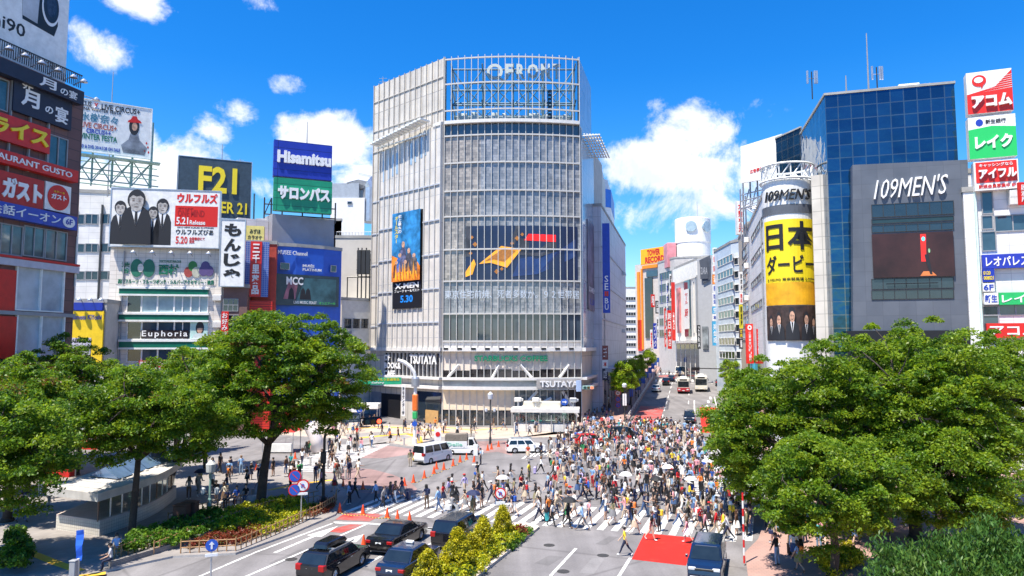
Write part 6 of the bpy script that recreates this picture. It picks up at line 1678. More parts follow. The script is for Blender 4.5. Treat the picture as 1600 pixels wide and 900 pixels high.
for px, py, h, rad, lab in((786, 838, 2.5, .62, 'golden conifer nearest the tip of the median'), (755, 862, 2.6, .72, 'golden conifer second from the tip of the median'), (714, 888, 2.8, .9, 'broad golden conifer third from the tip of the median'), (668, 912, 2.2, .75, 'golden conifer fourth from the tip, in front of the taxi roof'), (738, 872, 1.8, .6, 'low golden conifer squeezed between the second and third')):
 conifer(px, py, h, rad, int(px), lab)
def bed(name, label, outline, h, mats, seed, n, leaf=.14, kind='stuff', cat='ground cover', hump=.25, z=.12):
 "low planting spread over a plan outline"
 rng = np.random.default_rng(seed)
 P = np.array([(p[0], p[1])for p in outline])
 lo, hi = P.min(0), P.max(0)
 out = []
 def inside(x, y):
  c = False
  for i in range(len(P)):
   x0, y0 = P[i];x1, y1 = P[i-1]
   if(y0>y)!=(y1>y)and x<(x1-x0)*(y-y0)/(y1-y0)+x0:c = not c
  return c
 while len(out)<n:
  q = lo+(hi-lo)*rng.random(2)
  if inside(*q):out.append((q[0], q[1], z+h*(.4+.5*rng.random())))
 c = np.array(out)
 q, mi = leaves(rng, c, hump*(.7+.6*rng.random(n)), 36, leaf, .8, 0, .6, .6)
 o = bpy.data.objects.new(name, quads_mesh(name, q, mi, mats));C.objects.link(o)
 return tag(o, label, cat, None, kind)
bed('hedge_foliage', 'low yellow green hedge filling the median between the conifers', G2((822, 838), (762, 890), (738, 920), (640, 930), (700, 885), (745, 852), (790, 832)), .5, HEDGE, 61, 330)
bed('red_shrub', 'small rust red shrub near the median tip', G2((796, 835), (818, 835), (822, 842), (800, 846)), .5, REDHEDGE, 62, 28, kind=None, cat='shrub')
bed('grass', 'bright green grass edge of the median', G2((830, 833), (800, 862), (790, 862), (815, 834)), .18, GREENBED, 63, 160)
bed('shrubbery', 'bright yellow green shrubs in the upper bed of the left square', G2((335, 842), (345, 812), (395, 796), (470, 786), (478, 796), (420, 812), (368, 840)), .7, HEDGE, 64, 420)
bed('shrubbery', 'dark green shrubs at the foot of the slender tree', G2((185, 874), (205, 850), (300, 818), (345, 806), (340, 838), (280, 862)), .8, GREENBED, 65, 420, .16)
bed('ground_cover', 'red leaved ground cover of the lower bed', G2((290, 862), (350, 834), (392, 822), (420, 838), (368, 856)), .35, REDHEDGE, 66, 300, .12)
bed('ground_cover', 'yellow green ground cover of the lower bed', G2((368, 836), (420, 812), (475, 796), (500, 796), (455, 824), (410, 842)), .3, HEDGE, 67, 420, .12)
bed('ground_cover', 'brown ground cover at the tip of the lower bed', G2((470, 806), (505, 784), (524, 784), (520, 800), (490, 812)), .25, REDHEDGE, 68, 120, .1)
bed('hedge_foliage', 'yellow hedge under the trees at the bottom right', G2((1268, 880), (1330, 866), (1350, 890), (1300, 915)), .7, GOLD, 69, 260)
bed('hedge_foliage', 'dark hedge at the bottom left corner', G2((0, 905), (10, 850), (35, 848), (50, 880), (40, 905)), 1.0, GREENBED, 70, 200, .18)
TYRE = mat('tyre rubber', (.012, .012, .013), .8, .2, 3)
RIM = mat('alloy rim', (.55, .56, .58), .3, .1, 3, metal=.8)
CARGL = mat('car glass', (.012, .018, .022), .04, .3, 1, spec=.9)
PLATE = mat('number plate', (.75, .76, .74), .5, .05)
TAIL = mat('tail lamp', (.35, .008, .008), .2, .1)
HEADL = mat('head lamp', (.6, .62, .64), .12, .1)
TRIM = mat('black trim', (.015, .015, .016), .5, .1)
def paint(key, c, rough=.22):return mat(key, c, rough, .04, 1, coat=.8)
def wheel(root, x, y, r, wd):
 M_ = Matrix.Translation((x, y, r))
 b = MB(M_);b.lathe([(r*.62, -wd/2), (r*.94, -wd/2), (r, -wd*.3), (r, wd*.3), (r*.94, wd/2), (r*.62, wd/2)], 20, axis='y', cap=False)
 w_ = b.build('wheel', TYRE, root, keep=False)
 b = MB(M_);b.lathe([(r*.63, -wd*.4), (r*.63, wd*.4)], 16, axis='y')
 sd = 1 if y>0 else-1
 for k in range(5):
  a = 2*math.pi*k/5
  b.tube([(0, sd*wd*.43, 0), (r*.6*math.cos(a), sd*wd*.43, r*.6*math.sin(a))], r*.09, 4)
 b.build('rim', RIM, w_, keep=False)
def vehicle(name, label, cat, loc, heading, L, W, Hh, body, belt=.9, hood=.95, ws=(.62, .40), rw=(-.80, -.62), trunk=None, wr=.32, wb=(.30, -.30), clear=.2, front=.5, nwin=2, dark_pillar=False, roof_mat=None, group=None, wbx=None, bevel=.06, tumble=.15, lower=None):
 "x forward. L,W,Hh metres; ws, rw: foot and head of windscreen and rear window as fractions of half the length"
 root = thing(name, label, cat, loc, heading, group)
 h = L/2
 xf, xr = h*wb[0]*2, h*wb[1]*2
 trunk = trunk if trunk is not None else belt
 ra = wr*1.16
 out = [(-h+.08, clear+.08)]
 def arch(xc):
  return[(xc-ra*math.cos(a), wr+ra*math.sin(a)if wr+ra*math.sin(a)>clear else clear)for a in np.linspace(-.25, math.pi+.25, 9)]
 out+=[(-h+.2, clear)]+arch(xr)+arch(xf)+[(h-.2, clear), (h-.03, clear+.12)]
 out+=[(h, front), (h-.06, hood-.14), (h-.25, hood-.05), (h*ws[0], belt+.02), (h*rw[0], belt+.02)]
 if rw[0]>-.93:out+=[(-h+.3, trunk), (-h+.05, trunk-.06)]
 else:out+=[(-h+.02, belt)]
 out+=[(-h, .55)]
 pts, n = [], len(out)
 cx, cz = 0, (clear+belt)/2
 cols = [(-W/2, .035), (-W/2+bevel, 0), (0, -.0), (W/2-bevel, 0), (W/2, .035)]
 for y, ins in cols:
  for x, z in out:
   e = max(0, abs(x)/h-.72)/.28
   yy = y*(1-.09*e*e)
   xx = x*(1-.0)+(0.05*e*(1 if x>0 else-1)if y==0 else 0)
   xi = xx-math.copysign(min(abs(xx), ins), xx)if abs(x)>h-.35 else xx
   zi = z-ins*.8 if z>cz+.15 else(z+ins*.3 if z<cz-.15 else z)
   pts.append((xi, yy, zi))
 F = [(i*n+j, i*n+(j+1)%n, (i+1)*n+(j+1)%n, (i+1)*n+j)for i in range(4)for j in range(n)]
 F+=[tuple(range(n-1, -1, -1)), tuple(range(4*n, 5*n))]
 b = MB();b.add(pts, F)
 x0, x1 = h*rw[0], h*ws[0];x2, x3 = h*rw[1], h*ws[1]
 wb_, wt = W/2-.05, W/2-tumble
 zb, zt = belt, Hh-.07
 c = .12
 def ring(xa, xb, hw, z, cc):return[(xa+cc*.6, -hw, z), (xb-cc, -hw, z), (xb, -hw+cc*1.6, z), (xb, hw-cc*1.6, z), (xb-cc, hw, z), (xa+cc*.6, hw, z), (xa, hw-cc, z), (xa, -hw+cc, z)]
 rings = [ring(x0, x1, wb_, zb, c), ring(x2, x3, wt, zt, c), ring(x2+.12, x3-.14, wt-.12, Hh-.015, c), ring(x2+.5, x3-.5, wt-.4, Hh, c)]
 pts = [p for r_ in rings for p in r_]
 F = [(i*8+j, i*8+(j+1)%8, (i+1)*8+(j+1)%8, (i+1)*8+j)for i in range(3)for j in range(8)]+[tuple(range(24, 32))]
 b.add(pts, F)
 bo = b.build('body', body, root, keep=False)
 A, B_ = rings[0], rings[1]
 def pane(name, p00, p10, p11, p01, u0, u1, v0, v1, off=.012, m=CARGL):
  p00, p10, p11, p01 = map(Vector, (p00, p10, p11, p01))
  nn = (p10-p00).cross(p01-p00).normalized()
  cen = (p00+p10+p11+p01)/4
  if nn.dot(cen-Vector((0, 0, zb-.3)))<0:nn = -nn
  q = []
  for u, v in((u0, v0), (u1, v0), (u1, v1), (u0, v1)):
   q.append(p00*(1-u)*(1-v)+p10*u*(1-v)+p11*u*v+p01*(1-u)*v+nn*off)
  bb = MB();bb.add(q, [(0, 1, 2, 3)])
  return bb.build(name, m, root, keep=False)
 pane('windscreen', A[2], A[3], B_[3], B_[2], -.08, 1.08, .04, .95)
 pane('rear_window', A[6], A[7], B_[7], B_[6], -.04, 1.04, .08, .93)
 for sgn, (i0, i1)in((-1, (0, 1)), (1, (5, 4))):
  e = .035
  lo_, hi_ = .04, .97
  for k in range(nwin):
   u0 = lo_+(hi_-lo_)*k/nwin+(e/2 if k else 0);u1 = lo_+(hi_-lo_)*(k+1)/nwin-(e/2 if k<nwin-1 else 0)
   pane('side_window', A[i0], A[i1], B_[i1], B_[i0], u0, u1, .08, .92)
  bb = MB();bb.rbox(h*ws[0]-.38, h*ws[0]-.22, sgn*(W/2+.02)-.12*(sgn<0), sgn*(W/2+.02)+.12*(sgn>0)+.1*(sgn<0)*0, belt+.0, belt+.15, .02);bb.build('mirror', body, root, keep=False)
  for k in range(nwin if nwin<3 else 2):
   bb = MB();xx = x0*.45+(x1-x0)*.36*k-.1;bb.box(xx, xx+.18, sgn*W/2-.012, sgn*W/2+.012, belt-.14, belt-.105);bb.build('door_handle', STEEL if not lower else TRIM, root, keep=False)
 for sy in(-1, 1):
  bb = MB();bb.rbox(h-.30, h-.012, sy*(W/2-.30)-.19, sy*(W/2-.30)+.19, hood-.28, hood-.12, .03);bb.build('headlight', HEADL, root, keep=False)
  tz = (trunk-.32, trunk-.14)if Hh<1.5 else(belt-.25, belt+.06)
  bb = MB();bb.rbox(-h-.015, -h+.28, sy*(W/2-.22)-.17, sy*(W/2-.22)+.17, tz[0], tz[1], .03);bb.build('tail_light', TAIL, root, keep=False)
  for x in(xf, xr):wheel(root, x, sy*(W/2-.12), wr, .2)
 bb = MB();bb.rbox(-h-.025, -h+.05, -.18, .18, .62 if Hh<1.5 else .7, .75 if Hh<1.5 else .84, .01);bb.build('number_plate', PLATE, root, keep=False)
 bb = MB();bb.rbox(h-.05, h+.03, -.17, .17, .36, .48, .01);bb.build('number_plate', PLATE, root, keep=False)
 bb = MB();bb.rbox(h-.12, h+.012, -W*.26, W*.26, hood-.28, hood-.16, .02);bb.build('grille', TRIM, root, keep=False)
 for sx in(-1, 1):
  bb = MB();bb.rbox(sx*(h-.04)-.03, sx*(h-.04)+.05*sx+(.03 if sx>0 else .03), -W*.40, W*.40, clear+.05, clear+.2, .02);bb.build('bumper', lower or body, root, keep=False)
 bb = MB();bb.box(-h+.25, h-.25, -W/2+.12, W/2-.12, clear-.02, clear+.15);bb.build('underbody', TRIM, root, keep=False)
 return root
HD = math.atan2(E1.y, E1.x)
PBLACK = paint('black car paint', (.008, .008, .010))
PNAVY = paint('navy car paint', (.006, .016, .05))
PWHITE = paint('white car paint', (.78, .78, .77), .3)
PSILVER = paint('silver car paint', (.42, .44, .46), .3)
PRED = paint('red car paint', (.55, .02, .012), .3)
PCREAM = paint('cream bus paint', (.72, .68, .58), .35)
PWINE = paint('wine bus paint', (.38, .02, .03), .35)
def onroad(px, py):return ground(px, py, .008)
vehicle('sedan', 'long black saloon with bright rims driving past the cones', 'car', onroad(622, 851), HD+.02, 4.9, 1.82, 1.44, PBLACK, .93, .92, (.46, .20), (-.62, -.34), .98, .33, (.285, -.28))
sv_ = vehicle('estate_car', 'black estate car with a black roof box at the bottom of the picture', 'car', onroad(523, 893), HD+.02, 4.7, 1.78, 1.50, PBLACK, .95, .93, (.50, .26), (-.96, -.78), .98, .33, (.29, -.28), nwin=3)
b = MB();pr = [(-1.05, .02), (-1.0, .2), (-.8, .3), (.5, .3), (.85, .22), (1.02, .06), (1.0, .0)]
b.M = Matrix.Translation((-.45, .0, 1.56));n = len(pr)
pp = [(x, y, z)for y, s in((-.40, .86), (-.33, 1), (.33, 1), (.40, .86))for x, z in[(a*(.95 if s<1 else 1), q*s)for a, q in pr]]
b.add(pp, [(i*n+j, i*n+(j+1)%n, (i+1)*n+(j+1)%n, (i+1)*n+j)for i in range(3)for j in range(n)]+[tuple(range(n-1, -1, -1)), tuple(range(3*n, 4*n))])
rb = b.build('roof_box', PBLACK);rb.location = sv_.location;rb.rotation_euler = sv_.rotation_euler
tag(rb, 'glossy black roof box on top of the estate car', 'roof box')
b = MB()
for x in(-1.1, .3):b.box(x, x+.06, -.62, .62, 1.49, 1.55)
b.build('roof_bar', STEEL, sv_, keep=False)
for yy in(-.66, .62):
 b = MB();b.box(-1.5, .8, yy, yy+.04, 1.47, 1.53);b.build('roof_rail', STEEL, sv_, keep=False)
vehicle('minivan', 'black minivan stopped at the line behind the golden conifers', 'car', onroad(716, 845), HD+.02, 4.6, 1.78, 1.66, PBLACK, 1.0, .98, (.58, .32), (-.97, -.84), 1.0, .32, (.3, -.28), nwin=3)
tx = vehicle('taxi', 'dark blue taxi with a white roof lamp half hidden by the median shrubs', 'taxi', onroad(640, 893), HD+.02, 4.6, 1.72, 1.48, PNAVY, .93, .92, (.5, .24), (-.72, -.48), .95, .31, (.29, -.28))
b = MB();b.rbox(-.1, .1, -.22, .22, 1.485, 1.62, .03);b.build('roof_lamp', WHITE, tx, keep=False)
vehicle('people_carrier', 'dark blue people carrier facing the camera at the right kerb', 'car', onroad(1106, 893), HD+math.pi, 4.6, 1.78, 1.62, PNAVY, .98, .95, (.62, .34), (-.97, -.85), 1.0, .32, (.3, -.28), nwin=3)
van = vehicle('delivery_van', 'white delivery van with a dark rear window standing by the cones', 'van', onroad(676, 721.5), math.radians(57), 4.7, 1.7, 1.98, PWHITE, 1.12, 1.05, (.88, .66), (-.985, -.94), 1.1, .31, (.33, -.27), .2, nwin=3, lower=TRIM)
wag = vehicle('estate_wagon', 'white estate wagon with a roof rack seen from the side', 'car', onroad(821, 706.5), .1, 4.4, 1.7, 1.52, PWHITE, .95, .93, (.52, .28), (-.97, -.86), .98, .31, (.29, -.29), nwin=3)
b = MB()
for y in(-.55, -.28, 0, .28, .55):b.box(-1.7, .7, y-.025, y+.025, 1.6, 1.65)
for x in(-1.5, -.5, .5):b.box(x, x+.05, -.6, .6, 1.53, 1.6)
b.build('roof_rack', STEEL, wag, keep=False)
# small truck with a canvas bed
tr = vehicle('canvas_truck', 'small white truck with a grey canvas top and pale green lettering', 'truck', onroad(722, 709.5), -.03, 3.6, 1.5, 1.85, PWHITE, .98, 1.0, (.94, .72), (.38, .40), .98, .27, (.36, -.30), .22, nwin=1, tumble=.1, lower=TRIM)
b = MB();b.rbox(-1.85, .62, -.76, .76, .72, 1.5, .02);b.build('cargo_side', PWHITE, tr, keep=False)
b = MB();b.M = None
pr = [(-1.83, 1.5), (.60, 1.5), (.60, 2.15), (.5, 2.28), (-.6, 2.22), (-1.72, 2.28), (-1.83, 2.15)]
b.slab(pr, -.75, .75);b.build('canvas_top', mat('grey canvas', (.20, .17, .14), .9, .25, 2.5, bump=.4), tr, keep=False)
b = MB();letter(b, 'Delle', -1.6, .98, 1.7, .36, -.768, bold=.01);b.build('lettering', mat('pale green letters', (.25, .6, .45), .5, 0), tr, keep=False)
vehicle('hatchback', 'red hatchback surrounded by walkers before the glass building', 'car', onroad(921, 697), .25, 3.9, 1.68, 1.5, PRED, .95, .93, (.55, .3), (-.95, -.72), .98, .3, (.31, -.29))
vehicle('estate_car', 'black estate car hemmed in by the crowd behind the red hatchback', 'car', onroad(972, 686), .3, 4.5, 1.75, 1.6, PBLACK, .98, .95, (.55, .3), (-.96, -.82), 1.0, .31, (.3, -.29), nwin=3)
def onstreet(px, depth, **k):
 p = at(px, depth)
 return Vector((p.x, p.y, rise(p)+.01))
HS = math.atan2(ST.y, ST.x)
vehicle('minivan', 'black minivan coming down the street behind the crowd', 'car', onstreet(1075, 108), HS+math.pi, 4.5, 1.72, 1.7, PBLACK, 1.0, .98, (.68, .42), (-.97, -.86), 1.0, .31, (.31, -.29), nwin=3)
vehicle('sedan', 'small silver car parked along the left kerb of the street', 'car', onstreet(1024.5, 150), HS, 4.2, 1.7, 1.45, PSILVER, .92, .9, (.5, .24), (-.68, -.4), .95, .3, (.29, -.29))
vehicle('minivan', 'dark minivan driving up the street beside the silver car', 'car', onstreet(1040, 163), HS, 4.3, 1.7, 1.75, PBLACK, 1.0, .98, (.65, .4), (-.97, -.88), 1.0, .31, (.3, -.29), nwin=3)
vehicle('hatchback', 'dark compact car in front of the dark minivan up the street', 'car', onstreet(1048.5, 172), HS, 3.9, 1.68, 1.5, PNAVY, .95, .93, (.55, .3), (-.95, -.75), .98, .3, (.31, -.29))
vehicle('hatchback', 'dark car half hidden by the right trees on the street', 'car', onstreet(1122, 160), HS, 4.0, 1.68, 1.5, PBLACK, .95, .93, (.55, .3), (-.95, -.75), .98, .3, (.31, -.29))
def bus(name, label, loc, heading, L, W, Hh, m1, m2, sign_txt):
 r = thing(name, label, 'bus', loc, heading)
 h = L/2
 b = MB();b.rbox(-h, h, -W/2, W/2, .35, Hh, .12, 0)
 b.build('body', m1, r, keep=False)
 b = MB();b.rbox(-h-.01, h+.01, -W/2-.01, W/2+.01, .34, 1.15, .06);b.build('skirt', m2, r, keep=False)
 b = MB();b.rbox(h-.04, h+.018, -W/2+.12, W/2-.12, 1.2, Hh-.62, .015);b.build('windscreen', CARGL, r, keep=False)
 b = MB();b.rbox(h-.04, h+.02, -W*.3, W*.3, Hh-.5, Hh-.18, .015);d = b.build('route_display', TRIM, r, keep=False)
 for sy in(-1, 1):
  n = int((L-1)/1.3)
  for k in range(n):
   b = MB();x = -h+.5+k*(L-1)/n;b.rbox(x, x+(L-1)/n-.12, sy*(W/2)-.02, sy*(W/2)+.02, 1.25, Hh-.65, .01);b.build('side_window', CARGL, r, keep=False)
  b = MB();b.rbox(h-.02, h+.03, sy*W*.34-.2, sy*W*.34+.2, .62, .85, .02);b.build('headlight', HEADL, r, keep=False)
  b = MB();b.tube([(h-.1, sy*(W/2), Hh-.5), (h+.25, sy*(W/2+.16), Hh-.6), (h+.25, sy*(W/2+.16), Hh-1.0)], .06, 5);b.build('mirror', TRIM, r, keep=False)
  for x in(h*.62, -h*.55):wheel(r, x, sy*(W/2-.14), .42, .26)
 b = MB();b.rbox(h-.02, h+.03, -.22, .22, .45, .58, .01);b.build('number_plate', PLATE, r, keep=False)
 b = MB();b.rbox(-1.5, 1.2, -.6, .6, Hh-.01, Hh+.22, .06);b.build('roof_unit', WHITE, r, keep=False)
 return r
bus('minibus', 'small wine red and cream bus in the middle of the street', onstreet(1067, 148), HS+math.pi, 6.8, 2.4, 3.0, PCREAM, PWINE, '')
bus('city_bus', 'cream city bus with a wide windscreen right of the red one', onstreet(1094, 152), HS+math.pi, 9, 2.5, 3.1, PCREAM, paint('bus white', (.7, .66, .55)), '')
vehicle('delivery_van', 'cream delivery van behind the two buses', 'van', onstreet(1060, 188), HS+math.pi, 4.9, 1.9, 2.3, PCREAM, 1.15, 1.1, (.88, .62), (-.985, -.94), 1.1, .33, (.33, -.28), nwin=2)
# rider on a scooter at the crossing
def limb_pts(a, b, n):return[tuple(np.array(a)+(np.array(b)-np.array(a))*i/n for i in range(1, n+1))]
SEG_R = {}
def person_mesh(name, pose, female=False, skirt=False, short_sleeve=True, short_legs=False):
 "one continuous skin grown over a posed skeleton; x is forward. pose: swing of arms and legs in degrees"
 ls, rs, lk, rk, la, ra, le, re, sit, lean = pose
 V, E, Rr, K = [], [], [], []
 def v(p, r, parent=None, kind='top'):
  V.append(Vector(p));Rr.append(r if isinstance(r, tuple)else(r, r));K.append((parent, kind))
  i = len(V)-1
  if parent is not None:E.append((parent, i))
  return i
 w_ = .92 if female else 1.0
 ph = .92
 pel = v((0, 0, ph), (.118, .095), None, 'hip')
 t = math.radians(lean)
 def up(z, x=0):return(math.sin(t)*(z-ph)+x, 0, ph+math.cos(t)*(z-ph))
 wst = v(up(1.06), (.112*w_, .088), pel, 'top')
 chs = v(up(1.26), (.142*w_, .105), wst, 'top')
 uc = v(up(1.37), (.125*w_, .085), chs, 'top')
 nk = v(up(1.45, .005), .052, uc, 'skin')
 jw = v(up(1.525, .025), (.066, .076), nk, 'skin')
 hd = v(up(1.61, .018), (.082, .092), jw, 'skin')
 tp = v(up(1.685, .005), (.055, .06), hd, 'skin')
 v(up(1.565, .115), .014, jw, 'skin')
 for sd, sw, el in((1, la, le), (-1, ra, re)):
  s = v(Vector(up(1.365))+Vector((0, sd*.165*w_, 0)), .062*w_, uc, 'top')
  a = math.radians(sw)
  e = V[s]+Vector((math.sin(a)*.28, sd*.05, -math.cos(a)*.28))
  ei = v(e, .046*w_, s, 'top' if not short_sleeve else 'sleeve')
  a2 = a+math.radians(el)
  wr = e+Vector((math.sin(a2)*.235, -sd*.015, -math.cos(a2)*.235))
  wi = v(wr, .031, ei, 'skin' if short_sleeve else 'top')
  d = (wr-e).normalized()
  pm = v(wr+d*.075, (.036, .028), wi, 'skin')
  side = Vector((0, sd, 0));fwd = side.cross(d)*sd
  for k, (o, ln)in enumerate(((-.024, .062), (-.008, .075), (.008, .08), (.024, .07))):
   f1 = v(V[pm]+fwd*-o+d*(.03+ln*.45), .009, pm, 'skin')
   v(V[f1]+d*ln*.5-side*.022, .0075, f1, 'skin')
  th = v(V[wi]+d*.04+fwd*.045, .011, wi, 'skin')
  v(V[th]+d*.04+fwd*.012, .009, th, 'skin')
 for sd, sw, kn in((1, ls, lk), (-1, rs, rk)):
  hp = v((0, sd*.088, ph-.05), .092, pel, 'hip')
  a = math.radians(sw)
  k_ = V[hp]+Vector((math.sin(a)*.41, sd*.005, -math.cos(a)*.41))
  ki = v(k_, .062 if not female else .056, hp, 'leg')
  a2 = a-math.radians(kn)
  an = k_+Vector((math.sin(a2)*.40, 0, -math.cos(a2)*.40))
  md = v((k_+an)/2-Vector((.012, 0, 0)), .052, ki, 'leg' if not(skirt or short_legs)else 'skin')
  ai = v(an, .038, md, 'leg' if not(skirt or short_legs)else 'skin')
  fd = Vector((math.cos(a2*.5), sd*.12, math.sin(a2)*.55 if a2<0 else 0)).normalized()
  if a2<-.35:fd = Vector((.55, 0, -.8)).normalized()
  bt = v(an+Vector((0, 0, -.055)), .042, ai, 'shoe')
  v(V[bt]+fd*.15-Vector((0, 0, .004)), (.038, .028), bt, 'shoe')
 low = min(p.z for p, k in zip(V, K)if k[1]=='shoe')-.035
 V = [p-Vector((0, 0, low))for p in V]
 me = bpy.data.meshes.new(name)
 me.from_pydata([tuple(p)for p in V], E, [])
 o = bpy.data.objects.new(name, me);C.objects.link(o)
 md_ = o.modifiers.new('s', 'SKIN');md_.use_smooth_shade = True;md_.branch_smoothing = .3
 for i, r in enumerate(Rr):me.skin_vertices[0].data[i].radius = r
 me.skin_vertices[0].data[0].use_root = True
 sb = o.modifiers.new('u', 'SUBSURF');sb.levels = 1;sb.render_levels = 1
 dg = bpy.context.evaluated_depsgraph_get();dg.update()
 m2 = bpy.data.meshes.new_from_object(o.evaluated_get(dg))
 m2.name = name
 bpy.data.objects.remove(o)
 segs = [(V[p], V[i], k, max(Rr[i]))for i, (p, k)in enumerate(K)if p is not None]
 slot = {'skin':0, 'top':1, 'sleeve':1, 'hip':2, 'leg':2, 'shoe':3}
 A = np.array([s[0]for s in segs]);B = np.array([s[1]for s in segs])
 mi = []
 for pl in m2.polygons:
  c = np.array(pl.center)
  ab = B-A;tt = np.clip(((c-A)*ab).sum(1)/np.maximum((ab*ab).sum(1), 1e-9), 0, 1)
  dd = np.linalg.norm(A+ab*tt[:, None]-c, axis=1)
  i = int(np.argmin(dd));k = segs[i][2]
  s = slot[k]
  if k=='sleeve' and tt[i]>.72:s = 0
  if k=='top' and segs[i][1]is V[1]and tt[i]<.25:s = 2
  if k=='hip' and c[2]>.985-low:s = 1
  if k=='leg' and(short_legs or skirt)and tt[i]>.75:s = 0
  if k=='skin' and segs[i][1]is V[4]and tt[i]<.35:s = 1
  mi.append(s)
 for k in range(4):m2.materials.append(None)
 m2.polygons.foreach_set('material_index', mi)
 m2.polygons.foreach_set('use_smooth', [True]*len(mi))
 head = Vector(V[6])
 return m2, head, low, t
POSES = {'striding':(24, -22, 4, 14, -20, 22, 12, 18, 0, 4), 'walking':(-15, 14, 22, 3, 14, -14, 14, 10, 0, 3), 'standing':(2, -2, 1, 2, 2, -3, 12, 8, 0, 1), 'looking at a phone':(3, -3, 3, 3, 12, 4, 14, 95, 0, 5), 'carrying':(18, -16, 5, 18, -8, 8, 10, 75, 0, 4)}
BODIES = []
for pn, ps in POSES.items():
 for fem, sk, ss, sl in((False, False, True, False), (False, False, False, False), (True, False, True, False), (True, False, False, False), (True, True, True, False), (True, True, False, False), (False, False, True, True)):
  me, head, low, t = person_mesh('person', ps, fem, sk, ss, sl)
  BODIES.append(dict(me=me, head=head, pose=pn, fem=fem, skirt=sk, short=ss, shorts=sl, low=low, lean=t, legs=ps[:2]))
def hair_mesh(kind, head):
 b = MB(Matrix.Translation(head))
 if kind=='short':
  pr = [(.0, .118), (.05, .112), (.083, .085), (.1, .045), (.103, .0), (.096, -.04)]
  n = 12
  pts = []
  for r, z in pr:
   for j in range(n):
    a = 2*math.pi*j/n
    fx = math.cos(a)
    zz = z if not(fx>.4 and z<.045)else .045+(z-.045)*.15
    pts.append((r*fx*1.0-.008, r*math.sin(a)*.95, zz))
  b.add(pts, [(i*n+j, i*n+(j+1)%n, (i+1)*n+(j+1)%n, (i+1)*n+j)for i in range(len(pr)-1)for j in range(n)])
 elif kind=='long':
  pr = [(.0, .12), (.055, .113), (.088, .085), (.104, .04), (.108, -.02), (.108, -.1), (.118, -.2), (.10, -.3)]
  n = 12
  pts = []
  for r, z in pr:
   for j in range(n):
    a = 2*math.pi*j/n
    fx = math.cos(a)
    if fx>.35 and z<.04:pts.append((.035*fx, r*math.sin(a), .04+(z-.04)*.9))
    else:pts.append((r*fx*(1 if z>-.05 else .85)-.012-(.02 if z<-.1 else 0), r*math.sin(a)*(1 if z>-.1 else 1.1), z))
  b.add(pts, [(i*n+j, i*n+(j+1)%n, (i+1)*n+(j+1)%n, (i+1)*n+j)for i in range(len(pr)-1)for j in range(n)])
 elif kind=='cap':
  b.lathe([(.103, .02), (.106, .06), (.08, .11), (.02, .128)], 12, cap=True);b.slab([(.06, .03), (.2, .02), (.2, .035), (.06, .05)], -.07, .07)
 elif kind=='hat':
  b.lathe([(.2, .035), (.11, .05), (.10, .1), (.085, .14), (.01, .145)], 14, cap=False)
 return b
def skirt_mesh(bd, long=False):
 z1 = 1.0-bd['low'];z0 = (.52 if not long else .3)-bd['low']
 b = MB();n = 14
 pts = []
 for z, r in((z1, .128), (z1-.12, .165), ((z1+z0)/2, .2), (z0, .235)):
  for j in range(n):
   a = 2*math.pi*j/n
   pts.append((r*math.cos(a)*1.02, r*math.sin(a)*.85*(1+.04*(j%2)), z))
 b.add(pts, [(i*n+j, i*n+(j+1)%n, (i+1)*n+(j+1)%n, (i+1)*n+j)for i in range(3)for j in range(n)])
 return b
def face_mesh(head):
 b = MB(Matrix.Translation(head))
 for s in(-1, 1):b.lathe([(.011, .0), (.006, .004)], 6, c=(.082, s*.032, -.005), axis='x')
 b.box(.074, .082, -.022, .022, -.068, -.060)
 return b
SKINM = [mat('fair skin', (.62, .42, .31), .55, 0), mat('tanned skin', (.48, .30, .21), .55, 0)]
HAIRM = {'black hair':mat('black hair', (.012, .010, .010), .5, 0), 'brown hair':mat('brown hair', (.07, .032, .016), .5, 0), 'light brown hair':mat('light brown hair', (.17, .085, .035), .5, 0), 'grey hair':mat('grey hair', (.3, .3, .3), .6, 0)}
HATM = {'white cap':('cap', (.75, .75, .74)), 'red cap':('cap', (.5, .02, .02)), 'navy cap':('cap', (.01, .015, .05)), 'straw hat':('hat', (.55, .40, .18)), 'white sun hat':('hat', (.75, .73, .7))}
TOPC = {'white':(.80, .80, .79), 'cream':(.70, .62, .50), 'black':(.014, .014, .016), 'navy':(.012, .02, .07), 'grey':(.25, .25, .26), 'pale grey':(.48, .48, .5), 'light blue':(.25, .42, .68), 'blue':(.02, .09, .42), 'red':(.55, .015, .02), 'pink':(.72, .32, .36), 'yellow':(.80, .58, .03), 'green':(.03, .25, .09), 'teal':(.03, .33, .36), 'orange':(.75, .2, .03), 'beige':(.48, .37, .26), 'brown':(.13, .065, .035), 'lilac':(.42, .36, .6), 'khaki':(.19, .17, .09)}
TOPW = [14, 6, 22, 14, 6, 5, 7, 3.5, 3.5, 5, 2.2, 1.5, 2, 2.2, 5, 2.5, 2, 2]
BOTC = {'black':(.014, .014, .016), 'navy':(.012, .018, .05), 'blue denim':(.05, .10, .22), 'grey':(.2, .2, .21), 'beige':(.5, .4, .29), 'white':(.75, .74, .72), 'brown':(.12, .07, .04), 'pale denim':(.22, .32, .45), 'khaki':(.2, .18, .1), 'red':(.42, .02, .03)}
BOTW = [22, 13, 15, 8, 9, 5, 4, 6, 3, 1]
SHOE = [mat('black shoe', (.015, .014, .014), .4, 0), mat('white shoe', (.7, .7, .68), .5, 0), mat('brown shoe', (.14, .07, .035), .5, 0)]
def cloth(k, c):return mat('cloth '+k, c, .85, .12, 6)
_hm = {}
used_labels = set()
prng = random.Random(42)
near_n = [0]
people_log = []
